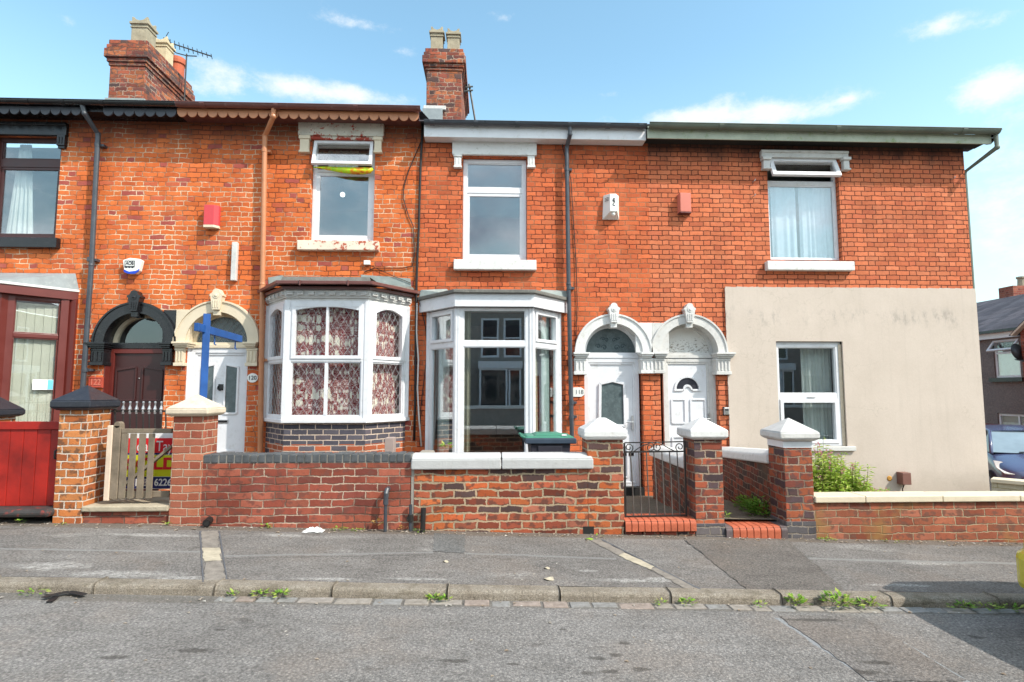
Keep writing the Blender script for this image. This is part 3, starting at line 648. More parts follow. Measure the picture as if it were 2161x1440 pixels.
# =================================================================== house 122 (left)
XB0,XB1,XB2,XB3=-8.62,-4.80,-1.11,2.555; XEND=7.85
h122=empty('terraced_house',(-6.7,2,0),'terraced house at the left edge with black door arch, black gutter and red-brown bay frames','house','red brick terraced houses')
h120=empty('terraced_house',(-2.95,2,0),'terraced house with terracotta gutter and scallops, cream door arch and white leaded bay','house','red brick terraced houses')
h118=empty('terraced_house',(.72,2,0),'terraced house with white eaves board and tall plain white bay window','house','red brick terraced houses')
h116=empty('terraced_house',(5.2,2,0),'end terraced house with greenish eaves and cream rendered ground floor','house','red brick terraced houses')
ZTL,ZTR=5.70,5.56
# ---- openings
W122=Rc(-18,287,124,503)
A122=P(287,724); r122=.625; ri122=.455
D122x=(A122[0]-ri122,A122[0]+ri122)
wins=[W122]
def wall(h,x0,x1,zt,holes,arches,mat,z0=-.45):
    m=MB(); hs=list(holes)
    for cx,zs,ri,zb in arches: hs.append((cx-ri,cx+ri,zb,zs+ri))
    m.panel(x0,x1,z0,zt,hs,0.0,0)
    for a,b,c,d in holes:
        for q in ([(a,0,c),(a,0,d),(a,.13,d),(a,.13,c)],[(b,0,d),(b,0,c),(b,.13,c),(b,.13,d)],[(a,0,d),(b,0,d),(b,.13,d),(a,.13,d)],[(b,0,c),(a,0,c),(a,.13,c),(b,.13,c)]): m.poly(q)
    for cx,zs,ri,zb in arches:
        spandrel(m,cx,zs,ri)
        a,b=cx-ri,cx+ri
        m.poly([(a,0,zb),(a,0,zs),(a,.25,zs),(a,.25,zb)]); m.poly([(b,0,zs),(b,0,zb),(b,.25,zb),(b,.25,zs)])
    return m.build('wall',mat,h)
# bay openings in the walls behind the bays
bay122=dict(c=-7.53,a=1.19,b=.57,p=.60); bay120=dict(c=-2.345,a=1.06,b=.575,p=.60); bay118=dict(c=.066,a=1.02,b=.54,p=.60)
def bayhole(b,z0,z1): return (b['c']-b['a']+.06,b['c']+b['a']-.06,z0,z1)
wall(h122,XB0,XB1,ZTL,[W122,bayhole(bay122,.7,2.85)],[(A122[0],A122[1],ri122,-.2)],m_brick122)
interior(h122,XB0+.01,XB1-.15,2.95); roompart(h122,-5.95,-5.9,-.3,2.9)
# upper window
def uwindow(h,rect,framemat,y=.075,w=.06,trans=None,lw=.045,glass=None,topopen=False):
    x0,x1,z0,z1=rect; glass=glass or m_glass
    m=MB(); m.frame(x0+.004,x1-.004,z0+.004,z1-.004,w,y,y+.06)
    zt0,zt1=trans; m.box(x0+w,x1-w,y+.003,y+.057,zt0,zt1)
    # sash lip round the lower pane
    m.frame(x0+w,x1-w,z0+w,zt0,lw,y+.012,y+.05)
    if not topopen: m.frame(x0+w,x1-w,zt1,z1-w,.02,y+.012,y+.05)
    o=m.build('window',framemat,h,.004)
    sub('pane',glass,o,lambda q:q.box(x0+w+lw-.005,x1-w-lw+.005,y+.03,y+.036,z0+w+lw-.005,zt0-lw+.005))
    if not topopen: sub('pane',glass,o,lambda q:q.box(x0+w+.015,x1-w-.015,y+.03,y+.036,zt1+.015,z1-w-.015))
    return o
zt=lambda py,x=60,Y=.07:P(x,py,Y)[1]
w=uwindow(h122,W122,m_maroon,trans=(zt(353),zt(336)),w=.055,lw=.04)
x0,x1,z0,z1=Rc(-40,262,146,288); sub('lintel',m_black,w,lambda m:(m.box(x0,x1,-.06,.0,z0+.0,z1),m.box(x0,x1,-.085,-.0605,z1-.05,z1)),.006)
x0,x1,z0,z1=Rc(126,288,143,316); sub('bracket',m_black,w,lambda m:(m.box(x0,x1,-.07,0,z0+.04,z1),m.box(x0+.01,x1-.01,-.05,0,z0,z0+.0395),m.box(x0+.03,x0+.045,-.08,-.0705,z0+.07,z1-.04),m.box(x1-.05,x1-.035,-.08,-.0705,z0+.07,z1-.04)),.005)
x0,x1,z0,z1=Rc(-40,504,128,525); sub('sill',m_black,w,lambda m:m.box(x0,x1,-.09,.07,z0,z1),.008)
curtain('net_curtain',W122[0]+.2,P(58,400,.2)[0],W122[2]+.05,W122[3]-.05,.22,m_net,'white net curtain gathered in the maroon-framed upper window',taper=.25,folds=5,amp=.04)
# eaves, gutter, scallops
def eaves(h,x0,x1,zs,ztop,yf,mat,scal=True,zarc=None):
    m=MB(); m.box(x0,x1,yf,0.0,zs,zs+.02); m.box(x0,x1,yf-.02,yf,zs+.0,ztop); return m.build('soffit',mat,h)
zLg=P(450,222,-.36)[1]; zLs=P(200,245,-.3)[1]
xs122=P(375,235,-.3)[0]; xs120=P(884,245,-.3)[0]
eaves(h122,XB0-.3,xs122,5.70,5.815,-.28,m_black); eaves(h120,xs122,xs120,5.70,5.815,-.28,m_browngut)
xg=P(170,225,-.3)[0]
scallops('bargeboard',XB0,P(173,236,-.3)[0],-.321,5.76,5.715,m_barge,h122); 
scallops('bargeboard',P(219,238,-.3)[0],xs122-.01,-.321,5.76,5.715,m_barge,h122)
scallops('bargeboard',xs122,xs120,-.321,5.77,5.72,m_terr,h120)
gutter('gutter',XB0-.3,P(373,224,-.37)[0],-.385,5.815,.058,m_black,h122,[P(q,224,-.37)[0] for q in (60,135,218)])
gutter('gutter',P(374,224,-.37)[0],P(888,226,-.37)[0],-.385,5.815,.058,m_browngut,h120,[P(q,224,-.37)[0] for q in (430,585,752)])
roof('roof',XB0-.3,-4.8,5.845,h122); roof('roof',-4.8,-1.12,5.845,h120)
# downpipe 122
def px(a,b,Y): q=P(a,b,Y); return (q[0],Y,q[1])
pipe('downpipe',[px(174,222,-.36),px(179,240,-.34),px(207,284,-.1),px(193,560,-.1),px(174,830,-.1)],.036,m_greypipe,h122,[px(206,306,-.1),px(190,548,-.1),px(179,781,-.1)])
# ---- bay 122 : timber canted bay
def bay_T(b,i,inset=0.0):
    c,a,bb,p=b['c'],b['a'],b['b'],b['p']
    pl=[Vector((c-a,0,0)),Vector((c-bb,-p,0)),Vector((c+bb,-p,0)),Vector((c+a,0,0))]
    A,B=pl[i],pl[i+1]; t=(B-A).normalized(); n=Vector((t.y,-t.x,0))
    M=Matrix(((t.x,-n.x,0,A.x),(t.y,-n.y,0,A.y),(0,0,1,0),(0,0,0,1)))
    return M,(B-A).length
def bay_poly(b,off,offw=None):
    c,a,bb,p=b['c'],b['a'],b['b'],b['p']; k=off*.42
    ow=off*1.25 if offw is None else offw
    return [(c-a-ow,0.0),(c-bb-k,-p-off),(c+bb+k,-p-off),(c+a+ow,0.0)]
def strip(m,outer,z0,z1,th):
    """boards of thickness th following a bay plan polyline"""
    n=len(outer)
    cx=sum(p[0] for p in outer)/n
    inner=[(p[0]+(th*1.2 if p[0]<cx else -th*1.2)*(1 if i in(0,n-1) else .42),p[1]+(0 if i in (0,n-1) else th)) for i,p in enumerate(outer)]
    for i in range(n-1):
        m.prism([outer[i],outer[i+1],inner[i+1],inner[i]],z0,z1,'z')
zf0,zf1=P(10,617,-.72)[1],P(10,598,-.72)[1]
z_t=P(27,632,-.6)[1]
bw=MB()
for i in range(3):
    M,L=bay_T(bay122,i); bw.T=M
    ztr=(P(100,708,-.3)[1],P(100,718,-.3)[1])
    bw.box(.07,.17 if i!=1 else .11,-.03,.06,.6,zf0+.02); bw.box(L-(.17 if i!=1 else .11),L-.07,-.03,.06,.6,zf0+.02)
    a=.17 if i!=1 else .11
    bw.box(a,L-a,-.0,.055,2.24,2.30); bw.box(a,L-a,-.0,.055,zf0-.05,zf0+.02); bw.box(a,L-a,0,.055,.6,.70); 
    bw.frame(a,L-a,.70,2.24,.018,.01,.045); bw.frame(a,L-a,2.30,zf0-.05,.018,.01,.045)
bw.T=None
for q in ((bay122['c']-bay122['b'],-.6),(bay122['c']+bay122['b'],-.6)): bw.prism([(q[0]-.09,q[1]+.05),(q[0]-.055,q[1]-.045),(q[0]+.055,q[1]-.045),(q[0]+.09,q[1]+.05),(q[0],q[1]+.1)],.6,zf0+.02,'z')
bw.box(bay122['c']+bay122['a']-.06,bay122['c']+bay122['a']+.05,-.045,.0,.6,zf0+.02)
b1=bw.build('bay_window',m_redwood,h122,.005)
for i in range(3):
    M,L=bay_T(bay122,i); a=.17 if i!=1 else .11
    sub('pane',m_glass,b1,lambda m:m.box(a+.01,L-a-.01,.025,.031,.71,2.23),T=M); sub('pane',m_glass,b1,lambda m:m.box(a+.01,L-a-.01,.025,.031,2.31,zf0-.06),T=M)
m=MB(); strip(m,bay_poly(bay122,.14,.05),zf0,zf1,.03); m.prism(bay_poly(bay122,.135,.045),zf0+.021,zf0+.04,'z'); m.build('fascia',m_redwood,b1,.004)
m=MB(); strip(m,bay_poly(bay122,.16,.06),zf1+.0,zf1+.035,.06); m.build('drip_edge',m_whitestone,b1,.004)
m=MB(); pl=bay_poly(bay122,.15,.05); zr=P(60,577,0)[1]
top=[(bay122['c']-bay122['a']*.97,-.012,zr),(bay122['c']-bay122['b']*.9,-.012,zr),(bay122['c']+bay122['b']*.9,-.012,zr),(bay122['c']+bay122['a']*.99,-.012,zr)]
lo=[(p[0],p[1],zf1+.03) for p in pl]
for i in range(3): m.poly([lo[i],lo[i+1],top[i+1],top[i]])
m.build('roof',m_lead,b1)
sub('base_wall',m_brick122,b1,lambda m:m.prism(bay_poly(bay122,-.01,-.01),-.4,.6,'z'))
M,L=bay_T(bay122,2)
def vblind(name,x0,x1,z0,z1,y,T,label):
    m=MB(); m.T=T; n=int((x1-x0)/.092)
    for i in range(n):
        x=x0+(x1-x0)*i/n; m.add([(x-.006,y,z0),(x+.094,y+.012,z0),(x+.094,y+.012,z1),(x-.006,y,z1)],[(0,1,2,3)])
    m.box(x0,x1,y-.01,y+.03,z1,z1+.03)
    return tag(m.build(name,m_blind,None),label,'blind','vertical blinds in the red-brown bay')
vblind('vertical_blind',.12,L-.14,.68,2.72,.075,M,'cream vertical blind in the right-hand pane of the red-brown bay')
M1,L1=bay_T(bay122,1); vblind('vertical_blind',.1,L1-.08,.68,2.72,.075,M1,'cream vertical blind in the front pane of the red-brown bay, cut by the photo edge')
# sticker in the bay pane
sx0,sz0=0,0
st=MB(); st.T=M
sA=L*.50; zc=P(115,812,-.25)[1]
st.box(sA,sA+.24,.018,.022,zc-.075,zc+.075)
so=tag(st.build('window_card',m_signwhite,None),'small white card with a blue right edge stuck inside the red-brown bay pane','card')
sub('blue_edge',paint('card_blue',(.15,.5,.7),.5,.05,bump=0),so,lambda m:m.box(sA+.175,sA+.238,.0165,.0178,zc-.07,zc+.07),T=M)
def lines(m):
    for i in range(4): m.box(sA+.012,sA+.15-.03*(i%2),.0165,.0178,zc+.045-.03*i,zc+.052-.03*i)
sub('printed_line',paint('card_grey',(.35,.35,.35),.5,.05,bump=0),so,lines,T=M)
# door 122
s,g=doorway(h122,A122[0],A122[1],ri122,r122,m_black,m_cream,transmat=m_black)
g.build('pane',m_glass,s)
impost('impost',P(190,724)[0],A122[0]-ri122+.08,A122[1],m_black,s,(P(196,750)[0],P(224,750)[0]))
impost('impost',A122[0]+ri122-.06,XB1-.004,A122[1],m_black,s,(P(347,750)[0],XB1-.02))
sp=MB(); sp.box(P(346,690)[0],XB1-.003,-.03,0.0,A122[1]+.002,P(346,655)[1]); sp.build('spandrel_block',m_black,s,.004)
xa,xb=D122x[0]+.0,D122x[1]-.0; zd=A122[1]-.078
fr=MB(); door_frame(fr,xa,xb,-.1,zd,.11,.075); fr.box(xa,xa+.02,.0,.11,-.1,zd)
d=fr.build('door',m_redwood,h122,.004)
lf=MB(); lf.box(xa+.077,xb-.077,.135,.17,-.06,zd-.078); lfo=lf.build('door_leaf',m_maroon,d)
lx0,lx1=xa+.11,xb-.11; xm=(lx0+lx1)/2; 
for (u0,u1,s_) in ((lx0,xm-.05,1),(xm+.05,lx1,-1)):
    zt_=P(300,782,.13)[1]; zb_=P(300,845,.13)[1]; dz=.05
    pts=[(u0,zb_),(u1,zb_),(u1,zt_+(dz if s_>0 else 0)),(u0,zt_+(0 if s_>0 else dz))]
    for q_ in (pts,[(u0,.1),(u1,.1),(u1,.75),(u0,.75)]):
        pm=MB(); mould(pm,q_,.135,.028,.016); pm.build('door_moulding',m_maroon,lfo,.004)
sub('door_viewer',m_silver,lfo,lambda m:m.ball((xm,.132,P(302,799,.13)[1]),.012))
# number block 122
x0,x1,z0,z1=Rc(188,796,219,819); o=tag(sub('number_block',m_terraplate,None,lambda m:(m.box(x0,x1,-.025,0,z0,z1),m.frame(x0+.008,x1-.008,z0+.008,z1-.008,.014,-.03,-.0252)),.004),'terracotta number block reading 122 beside the maroon door','number plate')
text('lettering','122',.13,m_terralight,o,((x0+x1)/2,-.0265,(z0+z1)/2),width=(x1-x0)*.66,ext=.004,off=.002)
# alarm boxes and slat
x0,x1,z0,z1=Rc(265,549,305,580); xm=(x0+x1)/2
o=empty('alarm_box',(xm,0,z0),'white alarm box with blue lower edge, lettered AOB, above the black arch','alarm box','alarm boxes on the house fronts')
pts=[(x0+.03,z0+.04),(x0+.09,z0),(x1-.08,z0),(x1-.03,z0+.05),(x1,z1-.02),(xm+.1,z1),(xm-.04,z1+.015),(x0,z1-.02)]
sub('cover',m_boxwhite,o,lambda m:m.prism(pts,-.085,-.0),.012)
pb=[(x0+.028,z0+.05),(x0+.035,z0+.02),(x0+.095,z0-.004),(x1-.085,z0-.004),(x1-.035,z0+.03),(x1-.022,z0+.075),(x1-.07,z0+.045),(xm-.03,z0+.03),(x0+.07,z0+.045),(x0+.045,z0+.06)]
sub('blue_base',m_boxblue,o,lambda m:m.prism(pb,-.090,-.08),.002)
sub('badge',m_ink,o,lambda m:m.frame(xm-.105,xm+.045,z1-.135,z1-.03,.008,-.0885,-.0852))
text('lettering','AOB',.075,m_ink,o,(xm-.03,-.0865,z1-.072),width=.12,off=.002); sub('badge_line',m_ink,o,lambda m:m.box(xm-.095,xm+.035,-.088,-.0853,z1-.122,z1-.112))
sub('badge_mark',m_ink,o,lambda m:[m.box(xm-.09+i*.045,xm-.068+i*.045,-.088,-.0853,z0+.085,z0+.105) for i in range(3)])
x0,x1,z0,z1=Rc(437,437,467,484)
o=tag(sub('alarm_box',m_boxred,None,lambda m:m.prism([(x0,-.11),(x0+.155,-.11),(x0+.205,-.05),(x0+.205,0),(x0,0)],z0+.04,z1,'z'),.006),'plain bright red alarm box with a cream base, left of the terracotta downpipe','alarm box','alarm boxes on the house fronts')
sub('base_plate',m_cream,o,lambda m:m.prism([(x0,-.112),(x0+.156,-.112),(x0+.207,-.05),(x0+.207,0),(x0,0)],z0,z0+.0395,'z'),.003)
x0,x1,z0,z1=Rc(492,513,503,594); tag(sub('wall_batten',m_dirtywhite,None,lambda m:m.box(x0,x1,-.075,0,z0,z1),.008),'short pale vertical batten fixed to the brick left of the terracotta downpipe','batten')
# =================================================================== house 120
W120=Rc(656,299,790,509); A120=P(459.5,723); ri120=.465; r120=.645
wall(h120,XB1,XB2,ZTL,[W120,bayhole(bay120,.75,2.65)],[(A120[0],A120[1],ri120,-.2)],m_brick120)
interior(h120,XB1+.01,XB2-.01,2.95); roompart(h120,-3.62,-3.57,-.3,2.9)
w=uwindow(h120,W120,m_white,trans=(zt(364,720),zt(358,720)),topopen=True,lw=.055)
x0,x1,z0,z1=Rc(632,264,811,297); sub('lintel',m_peel,w,lambda m:(m.box(x0,x1,-.075,0,z0+.05,z1),m.box(x0+.06,x1-.06,-.045,0,z0,z0+.0495)),.008)
for q in ((634,290,656,325),(790,293,808,326)):
    x0,x1,z0,z1=Rc(*q); sub('bracket',m_cream,w,lambda m:(m.box(x0-.005,x1+.005,-.085,0,z1-.055,z1),m.box(x0+.012,x1-.012,-.07,0,z0+.035,z1-.0555),m.box(x0,x1,-.08,0,z0,z0+.0345)),.005)
x0,x1,z0,z1=Rc(631,511,801,531); sub('sill',m_sillpeel,w,lambda m:m.box(x0,x1,-.10,.07,z0,z1),.01)
def vent(win,rect,zt0,zt1,ang,mat,fw=.05,slot=False):
    """top-hung casement swung out by ang degrees"""
    x0,x1=rect[0]+.03,rect[1]-.03; H=zt1-zt0
    T=Matrix.Translation((0,.055,zt1))@Matrix.Rotation(R_(-ang),4,'X')@Matrix.Translation((0,-.045,-zt1))
    m=MB(); m.T=T; m.frame(x0,x1,zt0,zt1,fw,-.012,.04)
    if slot: m.box(x0+.25,x1-.25,-.018,-.0125,zt1-.034,zt1-.022)
    o=m.build('opening_light',mat,win,.005)
    sub('pane',m_glass,o,lambda q:q.box(x0+fw-.008,x1-fw+.008,.012,.018,zt0+fw-.008,zt1-fw+.008),T=T)
    return o
vent(w,W120,zt(360,720),zt(303,720),17,m_white,.05,True)
curtain('net_curtain',P(690,400,.3)[0],P(755,400,.3)[0],zt(357,720),W120[3]-.03,.3,m_net,'short white net curtain behind the open vent above the lime roll',folds=6)
# lime and orange roll lying over the transom
cl=MB(); pts=[px(661,353,.03),px(672,354,.0),px(695,356,-.02),px(720,359,-.03),px(745,361,-.035),px(765,361,-.035),px(780,360,-.03),px(787,357,-.02)]
cl.tube(pts,[.008,.012,.03,.045,.056,.058,.05,.018],10); tag(cl.build('plastic_roll',m_cloth,None,smooth=True),'lime green and orange rolled plastic lying along the open upper window','plastic roll')
bl=px(723,411,1.6); b=empty('ceiling_lamp',bl,'small lit white globe lamp seen through the open-vent upper window','lamp'); sub('globe',m_bulb,b,lambda m:m.ball(bl,.045)); sub('flex',m_cable,b,lambda m:m.tube([(bl[0],bl[1],bl[2]+.04),(bl[0],bl[1],5.28)],.005,5))
pipe('downpipe',[px(578,228,-.37),px(577,246,-.35),px(559,288,-.1),px(554,600,-.1),px(549,962,-.1)],.038,m_terr,h120,[px(558,318,-.1),px(553,608,-.1),px(552,760,-.1)])
# ---- bay 120
zt_,zr0,zr1,zlo=P(690,635,-.6)[1],P(690,762,-.6)[1],P(690,749,-.6)[1],P(690,885,-.6)[1]
zsil=P(690,893,-.6)[1]
bw=MB(); panes=[]; lat=MB()
for i in range(3):
    M,L=bay_T(bay120,i); bw.T=M; lat.T=M
    e=.075 if i==1 else .085
    bw.box(.035,e,-.02,.06,zlo,zt_); bw.box(L-e,L-.035,-.02,.06,zlo,zt_)
    bw.box(e,L-e,-.02,.06,zt_-.045,zt_); bw.box(e,L-e,-.02,.06,zlo,zlo+.04); bw.box(e,L-e,-.02,.06,zr0-.01,zr0+.03)
    # upper sash
    u0,u1=zr0+.03,zt_-.045
    bw.frame(e,L-e,u0,u1,.048,-.035,.045)
    bw.frame(e,L-e,zlo+.04,zr0-.01,.02,-.005,.045)
    cells=[(e+.048,L-e-.048)] if i!=1 else [(e+.048,L/2-.016),(L/2+.016,L-e-.048)]
    if i==1: bw.box(L/2-.016,L/2+.016,-.03,.04,u0+.048,u1-.048); bw.box(L/2-.022,L/2+.022,-.012,.04,zlo+.06,zr0-.03)
    low=[(e+.02,L-e-.02)] if i!=1 else [(e+.02,L/2-.022),(L/2+.022,L-e-.02)]
    # arched heads
    A0,A1=e+.048,L-e-.048; zc=u1-.048; rise=.075 if i!=1 else .05
    hf=lambda x:zc-rise*((x-(A0+A1)/2)/((A1-A0)/2))**2
    for c0,c1 in cells:
        n=8; 
        for k in range(n):
            xa,xb=c0+(c1-c0)*k/n,c0+(c1-c0)*(k+1)/n
            bw.add([(xa,-.03,hf(xa)),(xb,-.03,hf(xb)),(xb,-.03,zc+.001),(xa,-.03,zc+.001),(xa,.03,hf(xa)),(xb,.03,hf(xb))],[(0,1,2,3),(1,0,4,5)])
        panes.append((M,c0,c1,u0+.048,zc)); lattice(lat,c0,c1,u0+.048,zc,.005,arch=hf)
    for c0,c1 in low: panes.append((M,c0,c1,zlo+.06,zr0-.03)); lattice(lat,c0,c1,zlo+.06,zr0-.03,.005)
bw.T=None
for sx in (-1,1):
    q=(bay120['c']+sx*bay120['b'],-.6); bw.prism([(q[0]-.055,q[1]+.04),(q[0]-.035,q[1]-.03),(q[0]+.035,q[1]-.03),(q[0]+.055,q[1]+.04),(q[0],q[1]+.08)],zlo,zt_,'z')
    xw=bay120['c']+sx*(bay120['a']+.01); bw.box(xw-.03,xw+.03,-.045,0,zlo,zt_)
b2=bw.build('bay_window',m_white,h120,.004)
for M,c0,c1,za,zb in panes: sub('pane',m_glassclear,b2,lambda m:m.box(c0-.003,c1+.003,.012,.017,za-.003,zb+.003),T=M)
lat.T=None; lat.build('lead_lattice',m_lattice,b2)
m=MB(); m.prism(bay_poly(bay120,.06,.06),zsil-.0,zlo-.001,'z'); m.build('sill',m_white,b2,.008)
zc0,zc1=zt_,P(690,612,-.66)[1]
m=MB(); m.prism(bay_poly(bay120,.02,.02),zc0,zc0+.035,'z'); m.prism(bay_poly(bay120,.045,.045),zc0+.0352,zc0+.06,'z'); m.prism(bay_poly(bay120,.06,.06),zc0+.0602,zc1,'z')
b_=dict(bay120)
for i in range(3):
    c,a,bb,p=b_['c'],b_['a'],b_['b'],b_['p']; pl=bay_poly(bay120,.06,.06)
    A,B=Vector((*pl[i],0)),Vector((*pl[i+1],0)); t=(B-A).normalized(); n=Vector((t.y,-t.x,0)); L=(B-A).length
    m.T=Matrix(((t.x,-n.x,0,A.x),(t.y,-n.y,0,A.y),(0,0,1,0),(0,0,0,1))); k=max(4,round(L/.155)); spc=L/k
    for j in range(k): m.box(spc*(j+.22),spc*(j+.78),-.035,.0,zc0+.075,zc1-.03); m.box(spc*(j+.3),spc*(j+.7),-.05,-.0352,zc0+.10,zc1-.05)
m.T=None; m.build('cornice',m_dirtywhite,b2,.005)
zg0=zc1+.0; zgt=P(690,592,-.85)[1]
m=MB(); m.prism(bay_poly(bay120,.115,.13),zg0+.001,zg0+.04,'z'); m.build('soffit',m_browngut,b2)
m=MB(); strip(m,bay_poly(bay120,.235,.20),zg0+.055,zgt,.075)
pl=bay_poly(bay120,.24,.205)
for i in range(3):
    for f in (.25,.75) if i==1 else (.8,):
        A,B=Vector(pl[i]),Vector(pl[i+1]); q=A+(B-A)*f
        if i==1: m.box(q.x-.012,q.x+.012,q.y-.01,q.y+.0,zg0+.03,zgt+.006)
m.build('gutter',m_browngut,b2,.012)
m=MB(); lo=[(p[0],p[1],zgt-.01) for p in bay_poly(bay120,.16,.14)]; c=bay120['c']; zr=zgt+.06; top=[(c-1.10,-.01,zr),(c-.62,-.01,zr),(c+.62,-.01,zr),(c+1.14,-.01,zr)]
for i in range(3): m.poly([lo[i],lo[i+1],top[i+1],top[i]])
m.build('roof',m_slab,b2)
for pts in ([(567,602),(566,586),(596,581),(604,600)],[(762,600),(762,580),(866,588),(868,606)]):
    q=[P(a,b,-.006) for a,b in pts]; mm=MB(); mm.prism([(x,z) for x,z in q],-.008,-.001); mm.build('flashing',m_flash,b2)
m=MB(); lo2=[(p[0],p[1]-.0,zgt+.012) for p in bay_poly(bay120,.15,.14)][1:3]; up=[(lo2[0][0]+.02,lo2[0][1]+.02,zgt+.075),(lo2[1][0]-.02,lo2[1][1]+.02,zgt+.075)]
m.add([lo2[0],lo2[1],up[1],up[0],(up[0][0],-.02,zgt+.11),(up[1][0],-.02,zgt+.11)],[(0,1,2,3),(3,2,5,4)]); m.build('lead_roll',m_slab,b2)
zb1=P(690,938,-.6)[1]
bs=sub('base_wall',m_brick_bay,b2,lambda m:m.prism(bay_poly(bay120,.0,-.01),zb1,zsil-.001,'z')); bs['label']='blue-grey brick base of the leaded bay'
bs=sub('lower_base_wall',m_brick_bayred,b2,lambda m:m.prism(bay_poly(bay120,.0,-.01),-.3,zb1-.0003,'z'))
for i,lab in enumerate(('left','front','right')):
    M,L=bay_T(bay120,i); curtain('floral_curtain',.05,L-.05,zlo+.02,zt_-.02,.13,m_floral,f'burgundy curtain with cream flowers behind the {lab} {"face" if i==1 else "cant"} of the leaded bay',folds=max(4,int(L*7)),amp=.006,T=M,group='flowered curtains in the leaded bay')
# ---- door 120
s,g=doorway(h120,A120[0],A120[1],ri120,r120,m_cream,m_cream); g.build('pane',m_obs,s)
lm=MB(); hf=lambda x:A120[1]+.012+math.sqrt(max(0,(ri120-.06)**2-(x-A120[0])**2)); lattice(lm,A120[0]-ri120+.06,A120[0]+ri120-.06,A120[1]+.012,A120[1]+ri120-.03,.2,sp=.1,arch=hf,hh=1.25); lm.build('lead_lattice',m_lattice,s)
impost('impost',XB1-.0+.002,A120[0]-ri120+.09,A120[1]+.0,m_cream,s,(XB1+.03,A120[0]-ri120-.005),.28)
impost('impost',A120[0]+ri120-.04,P(548,724)[0],A120[1],m_cream,s,(A120[0]+ri120+.0,P(546,740)[0]),.28)
sp=MB(); sp.box(XB1+.001,P(402,690)[0],-.03,0.0,A120[1]+.002,P(385,655)[1]); sp.build('spandrel_block',m_cream,s,.004)
xa,xb=A120[0]-ri120,A120[0]+ri120; zd=A120[1]-.078
fr=MB(); door_frame(fr,xa,xb,-.1,zd,.12,.075); fr.box(xa,xa+.012,.03,.12,-.1,zd); fr.frame(xa+.075,xb-.075,-.06,zd-.075,.035,.135,.17)
d=fr.build('door',m_white,h120,.004)
lx0,lx1=xa+.11,xb-.11; xm=(lx0+lx1)/2; Yd=.15
lf=MB(); lf.box(lx0,lx1,Yd,Yd+.04,-.06,zd-.11); lo_=lf.build('door_leaf',m_white,d)
pm=MB(); zt1,zb1_=P(480,775,Yd)[1],P(480,873,Yd)[1]
for u0,u1,s_ in ((lx0+.07,xm-.09,1),(xm+.07,lx1-.09,-1)):
    pts=[(u0,zb1_),(u1,zb1_),(u1,zt1+(.04 if s_>0 else 0)),(u0,zt1+(0 if s_>0 else .04))]
    mould(pm,pts,Yd,.03,.018); q=MB(); q.poly([(x,Yd-.004,z) for x,z in pts]); q.build('pane',m_obs,lo_)
    q2=MB(); mould(q2,[(u0,.08),(u1,.08),(u1,.55),(u0,.55)],Yd,.026,.014); q2.build('door_moulding',m_white,lo_,.004)
pm.build('glass_moulding',m_white,lo_,.004)
x0,x1,z0,z1=Rc(460,811,474,821,Yd); sub('knocker',m_black,lo_,lambda m:(m.box(x0+.01,x1-.01,Yd-.02,Yd,z0-.02,z1),m.tube([(x0+.015,Yd-.03,z1-.03),(x0+.01,Yd-.04,z0),(x0+.05,Yd-.04,z0-.03),(x1-.01,Yd-.04,z0),(x1-.015,Yd-.03,z1-.03)],.008,6)),.004)
x0,x1,z0,z1=Rc(455,886,482,894,Yd); sub('letterbox',m_silver,lo_,lambda m:(m.box(x0,x1,Yd-.008,Yd,z0,z1)),.002); sub('letterbox_flap',m_black,lo_,lambda m:m.box(x0+.015,x1-.015,Yd-.012,Yd-.0082,z0+.015,z1-.012))
x0,x1,z0,z1=Rc(522,788,545,808); xm,zm=(x0+x1)/2,(z0+z1)/2
o=tag(sub('number_plate',m_plate,None,lambda m:m.prism([(xm+(x1-x0)/2*math.cos(R_(a)),zm+(z1-z0)/2*math.sin(R_(a))) for a in range(0,360,15)],-.015,0),.004),'oval white number plate reading 120 beside the cream arch','number plate')
text('lettering','120',.085,m_ink,o,(xm,-.0165,zm),width=.11,off=.001)
# =================================================================== house 118
W118=Rc(976,333,1112,549); A118=P(1294,745); ri118=.46; r118=.615
A116=P(1453,745)
wall(h118,XB2,XB3,ZTR,[W118,bayhole(bay118,.4,2.7)],[(A118[0],A118[1],ri118,-.2)],m_brick118)
interior(h118,XB2+.01,XB3-.01,2.85,z1=5.2); roompart(h118,1.25,1.3,-.3,2.8)
w=uwindow(h118,W118,m_white,trans=(zt(408,1045),zt(397,1045)),lw=.05)
x0,x1,z0,z1=Rc(955,299,1132,330); sub('lintel',m_whitestone,w,lambda m:m.box(x0,x1,-.06,0,z0,z1),.006)
for q in ((958,327,975,357),(1112,325,1129,357)):
    x0,x1,z0,z1=Rc(*q); z1-=.008; sub('bracket',m_whitestone,w,lambda m:(m.box(x0-.004,x1+.004,-.085,0,z1-.05,z1),m.box(x0+.01,x1-.01,-.07,0,z0+.03,z1-.0505),m.box(x0,x1,-.08,0,z0,z0+.0295),m.box(x0+.035,x0+.045,-.078,-.0705,z0+.05,z1-.07),m.box(x1-.045,x1-.035,-.078,-.0705,z0+.05,z1-.07)),.005)
x0,x1,z0,z1=Rc(958,551,1131,572); sub('sill',m_whitestone,w,lambda m:m.box(x0,x1,-.10,.07,z0,z1),.01)
zf1,zf0=P(1100,268,-.22)[1],P(1100,292,-.22)[1]; x0,x1=P(895,275,-.22)[0],P(1363,278,-.22)[0]
sub('fascia',m_white,h118,lambda m:(m.box(x0,x1,-.22,-.195,zf0,zf1+.06),m.box(x0,x1,-.1945,0,zf0+.004,zf0+.02),m.box(x0,x0+.02,-.1945,0,zf0+.0205,zf1+.05)),.004)
